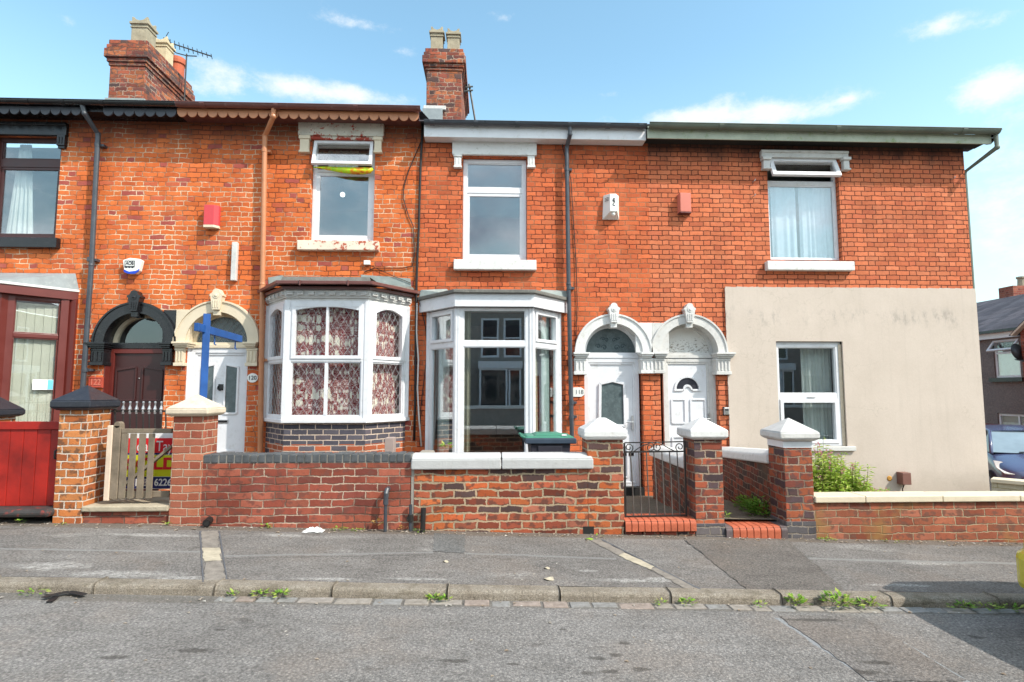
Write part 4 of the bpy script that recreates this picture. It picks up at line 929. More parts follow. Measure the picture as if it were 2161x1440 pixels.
zgc=P(1100,259,-.29)[1]+.0; gutter('gutter',P(895,260,-.3)[0],P(1364,263,-.3)[0],-.285,zgc-.005,.056,m_greypipe,h118,[P(q,262,-.3)[0] for q in (912,1005,1092,1203,1283,1352)])
roof('roof',XB2-.01,XB3,zgc+.025,h118,ye=-.27)
pipe('downpipe',[px(1203,262,-.29),px(1203,284,-.27),px(1196,312,-.09),px(1200,600,-.09),px(1207,925,-.09)],.034,m_greypipe,h118,[px(1196,357,-.09),px(1201,608,-.09),px(1206,850,-.09),px(1206,880,-.09)])
# ---- bay 118
zt_=P(1040,650,-.6)[1]; zr1,zr0=P(1040,720,-.6)[1],P(1040,732,-.6)[1]; zlo=.36
bw=MB(); panes=[]
for i in range(3):
    M,L=bay_T(bay118,i); bw.T=M; e=.06
    bw.box(.02,e+.03,-.01,.06,zlo,zt_); bw.box(L-e-.03,L-.02,-.01,.06,zlo,zt_); e+=.03
    bw.box(e,L-e,-.01,.06,zt_-.035,zt_); bw.box(e,L-e,-.01,.06,zlo,zlo+.06); bw.box(e,L-e,-.01,.06,zr0,zr1)
    if i!=1: bw.frame(e,L-e,zr1,zt_-.035,.045,-.03,.045); panes.append((M,e+.045,L-e-.045,zr1+.045,zt_-.08))
    else: bw.frame(e,L-e,zr1,zt_-.035,.012,.0,.045); panes.append((M,e+.012,L-e-.012,zr1+.012,zt_-.047))
    bw.frame(e,L-e,zlo+.06,zr0,.014,.0,.045); panes.append((M,e+.014,L-e-.014,zlo+.075,zr0-.014))
bw.T=None
for sx in (-1,1):
    q=(bay118['c']+sx*bay118['b'],-.6)
    bw.prism([(q[0]-.05,q[1]+.03),(q[0]-.036,q[1]-.02),(q[0]+.036,q[1]-.02),(q[0]+.05,q[1]+.03),(q[0],q[1]+.07)],zlo,zt_,'z')
    for dx in (-.018,.018): bw.box(q[0]+dx-.006,q[0]+dx+.006,q[1]-.026,q[1]-.0205,zlo,zt_)
    xw=bay118['c']+sx*(bay118['a']-.0); bw.box(xw-.03,xw+.03,-.035,0,zlo,zt_)
b3=bw.build('bay_window',m_white,h118,.004)
for M,c0,c1,za,zb in panes: sub('pane',m_glassbay,b3,lambda m:m.box(c0-.003,c1+.003,.02,.026,za-.003,zb+.003),T=M)
zq0,zq1=P(1040,647,-.7)[1],P(1040,620,-.7)[1]
FP=[(bay118['c']-1.17,0.0),(bay118['c']-.575,-.70),(bay118['c']+.575,-.70),(bay118['c']+1.16,0.0)]
m=MB(); strip(m,FP,zq0,zq1,.025); m.prism([(p[0]*.985+.001,min(0,p[1]+.026)) for p in FP],zq0+.006,zq0+.02,'z')
for xq in (-.3,.1,.5): m.lathe([(.008,-.004),(.008,0)],(bay118['c']+xq,-.7005,zq1-.06),8,'y')
m.build('fascia',m_white,b3,.004)
SP=[(bay118['c']-1.22,0.0),(bay118['c']-.595,-.76),(bay118['c']+.595,-.76),(bay118['c']+1.21,0.0)]
m=MB(); m.prism(SP,zq1+.001,zq1+.055,'z'); m.build('roof',m_slab,b3,.01)
zr=P(1040,596,0)[1]
for sx in (-1,1):
    m=MB(); m.poly([(bay118['c']+sx*.62,-.3,zq1+.06),(bay118['c']+sx*1.17,-.02,zq1+.06),(bay118['c']+sx*1.15,-.006,zq1+.17),(bay118['c']+sx*.75,-.006,zq1+.19)]); m.build('flashing',m_flash,b3)
sub('base_wall',m_brick118,b3,lambda m:m.prism(bay_poly(bay118,.0,-.02),-.35,zlo-.001,'z'))
M0,L0=bay_T(bay118,0); M2,L2=bay_T(bay118,2)
m_glasslight=paint('pale_glass_light',(.60,.70,.68),.9,.08,None,0,8,.1,.1)  # for panels added behind the cants to give the glass its pale light
curtain('glass_light_panel',.10,L0*.52,zlo+.08,zt_-.06,.12,m_glasslight,'pale aqua panel added for the light in the left cant glass of the plain bay',folds=3,amp=.006,T=M0,group='curtains in the plain bay')
curtain('glass_light_panel',L2*.58,L2-.10,zlo+.08,zt_-.06,.12,m_glasslight,'pale aqua panel added for the light in the right cant glass of the plain bay',folds=3,amp=.006,T=M2,group='curtains in the plain bay')
curtain('long_curtain',P(975,800,-.38)[0],P(993,800,-.38)[0],zlo+.05,zt_-.03,-.40,m_curtcream,'narrow cream curtain at the left of the plain bay front pane',folds=2,amp=.02,group='curtains in the plain bay')
curtain('long_curtain',L0*.6,L0*.82,zlo+.05,zt_-.03,.16,m_curtcream,'buff curtain inside the left cant of the plain bay',folds=2,amp=.02,T=M0,group='curtains in the plain bay')
curtain('long_curtain',L2*.24,L2*.52,zlo+.05,zt_-.03,.17,m_curtcream,'cream curtain gathered in the right cant of the plain bay',folds=3,amp=.03,taper=.10,T=M2,group='curtains in the plain bay')
# ---- doors 118 / 116
s118,g=doorway(h118,A118[0],A118[1],ri118,r118,m_whitestone,m_white,keyk=.95); g.build('pane',m_obs,s118)
fo=MB()   # foliate relief in the fan glass
for sx in (-1,1):
    for cxo,czo,r in ((.10,.10,.05),(.2,.12,.045),(.06,.22,.04),(.12,.24,.035)):
        fo.tube([(A118[0]+sx*(cxo+r*(1-t/14)*math.cos(t*.6)),.2,A118[1]+czo+r*(1-t/14)*math.sin(t*.6)) for t in range(13)],.006,5)
fo.build('relief_scroll',paint('relief_glass',(.05,.075,.085),.2,.2,bump=0),s118)
impost('impost',P(1208,752)[0],A118[0]-ri118+.07,A118[1]+.0,m_whitestone,s118,(P(1211,770)[0],P(1236,770)[0]),.26)
impost('impost',A118[0]+ri118-.05,XB3-.001,A118[1],m_whitestone,s118,(P(1351,770)[0],XB3-.001),.24)
sp=MB(); sp.box(P(1340,700)[0],XB3-.001,-.03,0.0,A118[1]+.002,P(1375,682)[1]); sp.build('spandrel_block',m_whitestone,s118,.004)
xa,xb=A118[0]-ri118+.015,A118[0]+ri118-.03; zd=A118[1]-.078
fr=MB(); door_frame(fr,xa,xb,-.02,zd,.11,.07); fr.frame(xa+.07,xb-.07,.02,zd-.07,.03,.12,.16)
d=fr.build('door',m_white,h118,.004); Yd=.14
lx0,lx1=xa+.1,xb-.1; lf=MB(); lf.box(lx0,lx1,Yd,Yd+.04,.02,zd-.1); lo_=lf.build('door_leaf',m_white,d)
pm=MB(); pz=[P(1265,899,Yd),P(1319,899,Yd),P(1317,810,Yd),P(1292,804,Yd),P(1266,810,Yd)]; mould(pm,pz,Yd,.045,.03)
pm.build('glass_moulding',m_white,lo_,.006); pm=MB(); mould(pm,[(lx0+.1,.12),(lx1-.1,.12),(lx1-.1,.6),(lx0+.1,.6)],Yd,.03,.016); pm.build('door_moulding',m_white,lo_,.006)
q=MB(); q.poly([(x,Yd-.006,z) for x,z in pz]); q.build('pane',m_obs,lo_)
hx=P(1335,891,.1); sub('handle',m_silver,lo_,lambda m:(m.box(hx[0]-.013,hx[0]+.013,.095,.12,hx[1]-.12,hx[1]+.1),m.tube([(hx[0],.09,hx[1]),(hx[0],.06,hx[1]),(hx[0]-.11,.06,hx[1])],.009,8)),.003)
x0,x1,z0,z1=Rc(1313,956,1338,962,Yd); sub('letterbox',m_black,lo_,lambda m:m.box(x0-.06,x1,Yd-.012,Yd,z0,z1),.003)
x0,x1,z0,z1=Rc(1206,818,1233,838); o=tag(sub('number_plate',m_plate,None,lambda m:m.prism([(x0,z0+.03),(x0+.03,z0),(x1-.05,z0),(x1,z0+.035),(x1,z1-.035),(x1-.05,z1),(x0+.03,z1),(x0,z1-.03)],-.015,0),.004),'white number plate reading 118 by the grey downpipe','number plate')
text('lettering','118',.095,m_ink,o,((x0+x1)/2+.02,-.0165,(z0+z1)/2),width=.115,off=-.0005)
sub('door_step',m_dark,h118,lambda m:m.box(A118[0]-ri118,A118[0]+ri118,.0,.11,-.25,-.022),0)
# alarm boxes EC and salmon
x0,x1,z0,z1=Rc(1271,413,1306,464); xm=(x0+x1)/2
o=empty('alarm_box',(xm,0,z0),'white wedge-shaped alarm box lettered EC on the upper wall','alarm box','alarm boxes on the house fronts')
m=MB(); f0,f1=x0+.085,x1-.06
m.add([(x0,0,z0),(x1,0,z0),(x1,0,z1),(x0+.02,0,z1),(f0+.01,-.16,z0+.09),(f1,-.16,z0+.09),(f1-.01,-.12,z1-.01),(f0+.02,-.12,z1-.01)],[(4,5,6,7),(0,4,7,3),(5,1,2,6),(7,6,2,3),(0,1,5,4)]); m.build('cover',m_boxwhite,o,.008)
sub('sounder',m_boxwhite,o,lambda m:m.ball((xm+.02,-.115,z0+.055),.032))
text('lettering','E',.075,m_ink,o,(f0+.075,-.143,z1-.125),width=.042,off=.003,tilt=97); text('lettering','C',.075,m_ink,o,(f0+.072,-.152,z1-.195),width=.042,off=.003,tilt=97)
def sl(m):
    for i in range(3): m.bar((x0+.03,-.06-.0,z1-.075-i*.022),(x0+.08,-.115,z1-.07-i*.022),.006,.006)
sub('vent_slot',m_ink,o,sl)
x0,x1,z0,z1=Rc(1429,412,1455,454)
o=tag(sub('alarm_box',m_boxpink,None,lambda m:m.prism([(x0+.012,-.12),(x1-.01,-.105),(x1,0),(x0,0)],z0+.02,z1,'z'),.008),'plain salmon red alarm box right of the EC box','alarm box','alarm boxes on the house fronts')
sub('base_plate',paint('dark_red_plastic',(.12,.03,.03),.4,.1),o,lambda m:m.prism([(x0+.01,-.118),(x1-.008,-.103),(x1,0),(x0,0)],z0,z0+.0195,'z'),.004)
# =================================================================== house 116 (end of terrace)
W116=Rc(1622,336,1773,549); WL116=Rc(1640,721,1781,942)
wall(h116,XB3,XEND,ZTR,[W116,WL116],[(A116[0],A116[1],ri118,-.2)],m_brick116)
m=MB(); m.box(XEND-.1,XEND,.002,8.0,-1.6,ZTR); t20=math.tan(R_(20))
m.prism([(0.002,ZTR),(8.4,ZTR),(4.2,ZTR+4.4*t20)],XEND-.1,XEND,'x'); m.build('gable_wall',m_brick116,h116)
interior(h116,XB3+.01,XEND-.12,2.85,z1=5.2); roompart(h116,3.95,4.0,-.3,2.8)
w=uwindow(h116,W116,m_white,y=.085,w=.04,trans=(zt(391,1695),zt(382,1695)),topopen=True,lw=.02)
x0,x1,z0,z1=Rc(1603,322,1785,336); sub('lintel',m_dirtywhite,w,lambda m:(m.box(x0,x1,-.07,0,z0+.0,z1),m.box(x0-.01,x1+.0,-.09,-.0705,z1-.04,z1)),.006)
for q in ((1605,331,1622,361),(1773,332,1788,363)):
    x0,x1,z0,z1=Rc(*q); z1-=.035; sub('bracket',m_dirtywhite,w,lambda m:(m.box(x0-.006,x1+.006,-.11,0,z1-.05,z1),m.box(x0+.012,x1-.012,-.08,0,z0+.03,z1-.0505),m.box(x0-.002,x1+.002,-.1,0,z0,z0+.0295)),.008)
x0,x1,z0,z1=Rc(1614,554,1796,573); sub('sill',m_whitestone,w,lambda m:m.box(x0,x1,-.10,.07,z0,z1),.01)
vent(w,W116,zt(386,1695),zt(340,1695),24,m_white,.07)
curtain('pale_curtain',P(1628,450,.2)[0],P(1680,450,.2)[0],W116[2]+.02,zt(385,1695),.2,m_netblue,'pale blue sheer curtain on the left of the vented end-house window',folds=3,amp=.02,group='sheer curtains in the end-house upper window')
curtain('pale_curtain',P(1688,450,.2)[0],P(1768,450,.2)[0],W116[2]+.02,zt(385,1695),.22,m_netblue,'pale blue sheer curtain on the right of the vented end-house window',folds=7,amp=.02,group='sheer curtains in the end-house upper window')
# render panel with lower window
rx0=P(1536,820)[0]; rz1=3.115; rz0=P(1900,1042)[1]
m=MB(); y=-.03; m.panel(rx0,XEND+.018,rz0,rz1,[WL116],y)
for q in ([(rx0,y,rz1),(XEND+.018,y,rz1),(XEND+.018,0,rz1),(rx0,0,rz1)],[(rx0,0,rz0),(rx0,y,rz0),(rx0,y,rz1),(rx0,0,rz1)],[(XEND+.018,y,rz0),(XEND+.018,1.2,rz0),(XEND+.018,1.2,rz1),(XEND+.018,y,rz1)],[(rx0,y,rz0),(rx0,0,rz0),(XEND,0,rz0),(XEND,y,rz0)]): m.poly(q)
a,b,c,d_=WL116
for q in ([(a,y,c),(a,y,d_),(a,.13,d_),(a,.13,c)],[(b,y,d_),(b,y,c),(b,.13,c),(b,.13,d_)],[(a,y,d_),(b,y,d_),(b,.13,d_),(a,.13,d_)],[(b,y,c),(a,y,c),(a,.13,c),(b,.13,c)]): m.poly(q)
xx=rx0
while xx<XEND:
    e=min(.09,XEND+.018-xx); m.poly([(xx,y,rz1),(xx+e,y,rz1),(xx+e,y,rz1+random.uniform(.0,.012)),(xx,y,rz1+random.uniform(0,.012))]); xx+=.09
z_=.0
while z_<rz1-.1: m.poly([(rx0-random.uniform(0,.012),y,z_),(rx0,y,z_),(rx0,y,z_+.1),(rx0-random.uniform(0,.012),y,z_+.1)]); z_+=.1
m.build('render_panel',m_render,h116)
sub('plinth',m_dirtywhite,h116,lambda m:m.box(rx0,XEND+.004,-.012,-.0005,-.5,rz0-.015))
a,b,c,d_=WL116; zm0,zm1=P(1710,843,.06)[1],P(1710,831,.06)[1]
m=MB(); m.box(a+.003,b-.003,.03,.11,d_-.0445,d_-.002); m.frame(a+.004,b-.05,c,d_-.045,.045,.02,.11); m.box(a+.05,b-.095,.023,.107,zm0,zm1); m.frame(a+.05,b-.095,c+.045,zm0,.055,.005,.10); m.frame(a+.05,b-.095,zm1,d_-.09,.015,.03,.10)
m.box(a+.5,b-.45,.0,.0225,zm0+.03,zm0+.045)
w2=m.build('window',m_white,h116,.004)
sub('pane',m_glass,w2,lambda q:q.box(a+.1,b-.14,.05,.056,c+.09,zm0-.05)); sub('pane',m_glass,w2,lambda q:q.box(a+.06,b-.1,.05,.056,zm1+.01,d_-.1))
x0,x1,z0,z1=Rc(1700,935,1797,951); z=P(1760,938,-.03)[1]; sub('sill',m_dirtywhite,w2,lambda m:m.box(a-.03,b+.11,-.075,.05,c-.07,c-.002),.008)
sub('reveal_filler',m_stonecap,w2,lambda m:m.box(b-.049,b-.002,.01,.12,c,d_-.046))
curtain('lace_curtain',P(1692,830,.25)[0],P(1755,830,.25)[0],c+.02,d_-.1,.24,m_net,'white lace curtain hanging in the ground floor window of the rendered wall',folds=8,amp=.03)
# salmon brick doorway 116
s,g=doorway(h116,A116[0],A116[1],ri118,r118,m_dirtywhite,m_dirtywhite,keyk=.95); g.build('blank_panel',m_flake,s)
impost('impost',XB3+.001,A116[0]-ri118+.10,A116[1],m_dirtywhite,s,(XB3+.001,P(1400,770)[0]),.24)
impost('impost',A116[0]+ri118-.06,P(1546,752)[0],A116[1],m_dirtywhite,s,(P(1509,770)[0],P(1538,770)[0]),.26)
sp=MB(); sp.box(XB3+.0005,P(1410,700)[0],-.03,0.0,A116[1]+.002,P(1375,682)[1]); sp.build('spandrel_block',m_dirtywhite,s,.004)
xa,xb=P(1400,800,.1)[0],A116[0]+ri118-.05; zd=A116[1]-.085
fr=MB(); door_frame(fr,xa,xb,-.02,zd,.11,.055); fr.box(xb,A116[0]+ri118,.1,.2,-.02,zd); fr.frame(xa+.055,xb-.055,.02,zd-.055,.03,.12,.16)
d=fr.build('door',m_dirtywhite,h116,.004); Yd=.14; lx0,lx1=xa+.085,xb-.085; xm=(lx0+lx1)/2
lf=MB(); lf.box(lx0,lx1,Yd,Yd+.04,.02,zd-.085); lo_=lf.build('door_leaf',m_white,d)
zf=P(1446,822,Yd)[1]; R1,R2=.175,.065; pm=MB()
outer=arc(xm,zf,R1+.025,0,180,16); pm_=[(xm+R1+.06,zf-.02)]+outer+[(xm-R1-.06,zf-.02)]
for i in range(len(outer)-1): pm.bar((outer[i][0],Yd-.01,outer[i][1]),(outer[i+1][0],Yd-.01,outer[i+1][1]),.035,.022,(0,1,0))
pm.bar((xm-R1-.045,Yd-.01,zf-.012),(xm-R2-.01,Yd-.01,zf-.012),.03,.022,(0,1,0)); pm.bar((xm+R2+.01,Yd-.01,zf-.012),(xm+R1+.045,Yd-.01,zf-.012),.03,.022,(0,1,0))
inn=arc(xm,zf-.01,R2+.0,0,180,10)
for i in range(10): pm.bar((inn[i][0],Yd-.01,inn[i][1]),(inn[i+1][0],Yd-.01,inn[i+1][1]),.03,.022,(0,1,0))
for u0,u1 in ((lx0+.05,xm-.045),(xm+.045,lx1-.03)):
    for z0,z1 in ((P(1430,893,Yd)[1],P(1430,843,Yd)[1]),(.1,P(1430,922,Yd)[1])): q2=MB(); mould(q2,[(u0,z0),(u1,z0),(u1,z1),(u0,z1)],Yd,.03,.018); q2.build('door_moulding',m_white,lo_,.005)
pm.build('sunburst_moulding',m_white,lo_,.005)
q=MB(); q.poly([(x,Yd-.003,z) for x,z in arc(xm,zf+.005,R1,0,180,16)+arc(xm,zf+.005,R2+.01,180,0,10)]); q.build('pane',m_ink,lo_)
hx=P(1497,884,.1); sub('handle',m_silver,lo_,lambda m:(m.box(hx[0]-.013,hx[0]+.013,.095,.125,hx[1]-.1,hx[1]+.08),m.tube([(hx[0],.09,hx[1]),(hx[0],.06,hx[1]),(hx[0]-.1,.06,hx[1])],.009,8)),.003)
x0,x1,z0,z1=Rc(1526,860,1537,876); o=tag(sub('key_safe',m_silver,None,lambda m:m.box(x0,x1,-.045,-.006,z0,z1),.012),'small silver key safe on the brick pier left of the cream render','key safe'); sub('housing',m_black,o,lambda m:m.box(x0-.008,x1+.008,-.0055,0,z0-.012,z1+.01),.003); sub('dial',m_ink,o,lambda m:m.box(x0+.015,x1-.015,-.048,-.0455,z1-.05,z1-.025),.002)
# eaves 116
zf1,zf0=P(1700,281,-.30)[1],P(1700,298,-.30)[1]; xe=P(2091,292,-.30)[0]
xf0=P(1366,290,-.3)[0]
sub('fascia',m_greenfascia,h116,lambda m:m.box(xf0,xe,-.31,-.285,zf0,zf1+.02),.003)
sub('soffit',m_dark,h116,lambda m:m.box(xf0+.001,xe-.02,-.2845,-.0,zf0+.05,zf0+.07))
gutter('gutter',xf0,xe+.05,-.385,zf1+.06,.068,m_greygut,h116,[P(q,270,-.38)[0] for q in (1520,1765,2030)])
roof('roof',XB3,XEND+.36,zf1+.10,h116,ye=-.36)
m=MB(); n=10
for i in range(n):    # scalloped verge board climbing the gable
    y0=-.27+i*.2; zc=zf0+.10+(y0+.27)*t20
    pts=[(y0,zc),(y0+.2,zc+.2*t20)]; 
    sc=[(y0+.1+.098*math.cos(R_(a)),zc+.1*t20-.002+.075*math.sin(R_(a))) for a in range(180,361,20)]
    m.prism(sc,XEND+.30,XEND+.32,'x')
m.prism([(-.3,zf0+.06),(4.2,zf0+.06+4.5*t20),(4.2,zf0+.2+4.5*t20),(-.3,zf0+.2)],XEND+.298,XEND+.322,'x')
m.box(XEND,XEND+.297,-.28,.25,zf0+.11,zf0+.125)
m.build('bargeboard',m_black,h116)
xp=P(2095,300,-.32)[0]; pipe('downpipe',[(xe+.03,-.36,zf1+.05),(xe+.035,-.36,zf0-.08),(XEND+.06,.08,P(2036,358,0)[1]-.02),(XEND+.06,.08,-.3)],.035,m_greygut,h116)
# iron nails / hooks on the brick
for q in ((1588,385),(1588,416),(2007,379)):
    p=px(q[0],q[1],0); tag(sub('wall_hook',m_silver,None,lambda m:m.tube([(p[0],0,p[2]),(p[0]+.01,-.06,p[2]+.005),(p[0]+.02,-.07,p[2]+.03)],.007,6)),{1588:'rusty hook in the salmon brick left of the vented window, '+('upper' if q[1]<400 else 'lower')+' of the two',2007:'small metal hook in the brick near the right corner of the end house'}[q[0]],'hook')
# =================================================================== chimneys
def chimney(h,x0,x1,y0,y1,z0,z1,pots,zc):
    """stack with corbelled head between zc and z1"""
    m=MB(); m.box(x0,x1,y0,y1,z0,zc)
    hgt=z1-zc; k=[(.02,0,.13),(.045,.132,.28),(.08,.282,.62),(.055,.622,.80),(.03,.802,1.0)]
    for o_,a,b in k: m.box(x0-o_,x1+o_,y0-o_,y1+o_,zc+hgt*a+.001,zc+hgt*b)
    c=m.build('chimney',m_brick_stack,h,.012)
    for (x,y,w,hp,kind) in pots:
        mat={'s':m_pot,'c':m_potcream,'r':m_potred}[kind]; z=z1-.01; q=MB()
        if kind=='r':
            q.lathe([(w*.42,0),(w*.42,hp*.7),(w*.5,hp*.72),(w*.5,hp*.85),(w*.46,hp),(w*.36,hp),(w*.36,hp*.3)],(x,y,z),18)
        else:
            a=w/2; q.box(x-a,x+a,y-a,y+a,z,z+hp*.62); q.box(x-a-.015,x+a+.015,y-a-.015,y+a+.015,z+hp*.621,z+hp*.67); q.box(x-a-.003,x+a+.003,y-a-.003,y+a+.003,z+hp*.671,z+hp*.74); q.box(x-a-.03,x+a+.03,y-a-.03,y+a+.03,z+hp*.741,z+hp*.82)
            for sx in (0,1):    # horned top: four walls with a dip
                for s_ in (-1,1):
                    pts=[(-a,0),(a,0),(a,hp*.18),(a*.8,hp*.165),(a*.45,hp*.09),(0,hp*.06),(-a*.45,hp*.09),(-a*.8,hp*.165),(-a,hp*.18)]
                    pts=[(u,z+hp*.8205+v) for u,v in pts]
                    if sx==0: q.prism([(x+u*.999,v) for u,v in pts],y+s_*(a-.02)-.02,y+s_*(a-.02)+.02,'y')
                    else: q.prism([(y+u*.9,v) for u,v in pts],x+s_*(a-.02)-.0195,x+s_*(a-.02)+.0195,'x')
        q.build('chimney_pot',mat,c,.006)
    return c
yc=1.8; x0,x1,z0,z1=Rc(229,86,306,215,yc); zc=P(268,140,yc)[1]; W_=x1-x0
chimney(h122,x0+.02,x1,yc,yc+1.62,5.7,z1,[(P(301,80,yc+.3)[0]+.02,yc+.30,.30,.60,'s'),(P(337,100,yc+.85)[0]+.05,yc+.9,.27,.60,'c'),(x1-.19,yc+1.42,.34,.5,'r')],zc)
m=MB(); zz=P(268,212,yc)[1]; m.box(x0-.02,x1+.03,yc-.03,yc+1.66,zz-.3,zz+.03); m.build('chimney_flashing',m_flash,h122)
yc=1.7; x0,x1,z0,z1=Rc(900,104,974,240,yc); zc=P(938,150,yc)[1]
chimney(h118,x0,x1,yc,yc+1.9,5.3,z1,[(P(923,80,yc+.25)[0],yc+.25,.235,.56,'s'),(P(956,80,yc+.25)[0]+.015,yc+.25,.235,.53,'s')],zc)
zz=P(938,232,yc)[1]
m=MB(); m.box(x0-.05,x0+.38,yc-.05,yc+.2,zz-.02,zz+.06); m.build('chimney_flashing',m_dirtywhite,h118,.01); m=MB(); m.box(x0-.06,x0+.32,yc-.09,yc+.2,zz-.35,zz-.0205); m.build('lead_apron',m_lead,h118)
# aerials
a=[px(350,88,3.0),px(446,119,2.4)]
o=empty('tv_aerial',px(393,205,3.0),'long thin television aerial on a mast behind the left chimney','aerial','television aerials')
sub('boom',m_blackmetal,o,lambda m:m.tube(a,.014,6)); mp=px(394,114,2.7); sub('mast',m_blackmetal,o,lambda m:m.tube([mp,(mp[0],mp[1],mp[2]-1.6)],.014,6))
for i in range(11):
        m=MB(); t=i/10; p=Vector(a[0]).lerp(Vector(a[1]),t); l=.10-.04*t; m.tube([p+Vector((.02,.0,-l)),p+Vector((-.02,.02,l))],.008,5); m.build('element',m_blackmetal,o)
def els(m):
    p=Vector(a[0]); m.box(p.x-.03,p.x+.05,p.y-.05,p.y+.05,p.z-.06,p.z+.06)
    m.tube([p+Vector((-.05,.1,-.1)),p+Vector((0,0,.12)),px(356,68,3.0)],.008,5)
sub('dipole',m_blackmetal,o,els); sub('cradle',m_blackmetal,o,lambda m:m.tube([px(352,98,2.9),px(372,112,2.8),px(394,118,2.7),px(415,119,2.6)],.011,6))
a=[px(990,178,2.6),px(1004,262,2.6)]
o=empty('tv_aerial',a[1],'dark leaning aerial pole bracketed to the right of the middle chimney','aerial','television aerials')
sub('mast',m_blackmetal,o,lambda m:m.tube(a,.022,6)); sub('bracket',m_blackmetal,o,lambda m:[m.tube([px(978,q+2,2.4),px(997,q,2.6)],.018,6) for q in (183,191)]+[m.tube([px(986,179,2.5),px(986,195,2.5)],.018,6)])
# =================================================================== cables on the facade
def cable(pts,mat,label,r=.011,name='cable'): m=MB(); m.tube(pts,r,6); return tag(m.build(name,mat,None,smooth=True),label,'cable','cables down the wall between the two bays')
def cp(l,Y=-.02): return [px(x,y,Y) for x,y in l]
cable(cp([(892,262),(889,320),(886,400),(884,480),(881,540),(879,600),(878,680),(877,760),(876,850),(874,930)],-.03),m_cable,'thick black cable running straight down between the two bays',.02)
cable(cp([(888,300),(862,362),(852,395),(851,420),(862,455),(872,478),(874,540),(870,562),(850,566),(790,566),(768,575)]),m_cable,'thin black cable looping left beside the peeling-lintel window',.008)
cable(cp([(880,640),(879,700),(883,760),(881,820),(884,880),(889,942)],-.04),m_cablew,'white cable hanging beside the plain bay',.013)
cable(cp([(886,640),(898,690),(902,740),(895,800),(888,860),(886,940)]),m_cable,'thin black cable sagging right of the white cable',.007)
cable(cp([(1186,265),(1187,310),(1205,380),(1216,560),(1218,640),(1216,700),(1212,760)],-.02),m_cable,'thin black cable behind the grey downpipe',.007)
cable(cp([(780,560),(830,583),(868,598)],-.02),m_cable,'thin wire slanting down to the leaded bay gutter',.005)
x0,x1,z0,z1=Rc(769,551,782,560); tag(sub('junction_box',m_boxwhite,None,lambda m:m.box(x0,x1,-.05,0,z0,z1),.005),'tiny white junction box above the leaded bay','junction box')
# =================================================================== front gardens
YW=-3.05
m=MB(); xs=[-9+.5*i for i in range(36)]; m.sheet([x for x in xs if x<8.3],[-2.86,-2.6,-2.2,-1.6,-1.0,-.4,.25],lambda x,y:zgard(max(-2,min(8,x)),y)); struct(m.build('garden_path',m_gravel,None))
def pier(name,front,y0,depth,ztop,capz,apex,matb,matc,label,cat='gate pier',over=.055,band=None,flat=0.0,base=-.45,foot=0,group='brick gate piers with pyramid caps'):
    x0,x1=front; o=empty(name,((x0+x1)/2,y0+depth/2,zg((x0+x1)/2,y0)),label,cat,group)
    if foot:
        zf_=zg((x0+x1)/2,y0)+foot; sub('base_course',m_brick_foot,o,lambda m:m.box(x0-.006,x1+.006,y0-.006,y0+depth+.006,base,zf_),.006)
    sub('shaft',matb,o,lambda m:m.box(x0,x1,y0,y0+depth,base,ztop),.006)
    m=MB(); h=capz-ztop; a=over; c=((x0+x1)/2,y0+depth/2)
    m.taper(x0-a*.35,x1+a*.35,y0-a*.35,y0+depth+a*.35,ztop+.0005,x0-a,x1+a,y0-a,y0+depth+a,ztop+h*.28)
    m.box(x0-a,x1+a,y0-a,y0+depth+a,ztop+h*.281,capz)
    m.taper(x0-a,x1+a,y0-a,y0+depth+a,capz+.0005,c[0]-flat,c[0]+flat,c[1]-flat,c[1]+flat,apex)
    m.build('cap',matc,o,.012)
    if band: sub('white_band',m_white,o,lambda m:m.box(x0-.004,x1+.004,y0-.004,y0+depth+.004,band[0],band[1]))
    return o
zz=lambda py,pxx,Y=YW:P(pxx,py,Y)[1]
# pier 122
f=(P(120,950,YW)[0],P(180,950,YW)[0]); pier('gate_pier',f,YW,.36,zz(866,150),zz(846,150),P(186,813,YW+.18)[1],m_brick_pier122,m_cap_black,'tall mottled orange brick gate pier with a black pyramid cap',over=.06)
f=(P(-40,950,-2.2)[0],P(9,950,-2.2)[0]); pier('gate_pier',f,-2.4,.33,P(0,882,-2.4)[1],P(0,866,-2.4)[1],P(-10,832,-2.2)[1],m_brick_pier122,m_cap_black,'brick pier with a black cap cut by the left photo edge behind the red gate',over=.06)
f=(P(362,960,YW)[0],P(428,960,YW)[0]); pier('gate_pier',f,YW,.30,zz(879,395),zz(862,395),P(409,832,YW+.15)[1],m_brick_pier120,m_stonecap,'pinkish brick gate pier with a chipped sandstone cap',over=.055)
f=(P(1240,1000,YW)[0],P(1316,1000,YW)[0]); pier('gate_pier',f,YW,.34,zz(929,1278),zz(908,1278),P(1276,882,YW+.17)[1],m_brick_wall118,m_whitestone,'gate pier of multicoloured reclaimed brick with a white cap, left of the iron gate',over=.04,flat=.04)
f=(P(1466,1000,YW)[0],P(1526,1000,YW)[0]); pier('gate_pier',f,YW,.34,zz(928,1490),zz(908,1490),P(1482,881,YW+.17)[1],m_brick_pier116,m_whitestone,'dark red brick gate pier with a clean white cap, right of the iron gate',over=.05,flat=.01,foot=.13)
f=(P(1656,1000,YW)[0],P(1716,1000,YW)[0]); zt5=zz(931,1686); pier('gate_pier',f,YW,.34,zt5,zz(912,1686),P(1662,882,YW+.17)[1],m_brick_pier116,m_dirtywhite,'dark brick gate pier with a weathered white cap and white band, beside the bush',over=.06,band=(zz(945,1686),zt5-.004),foot=.17)
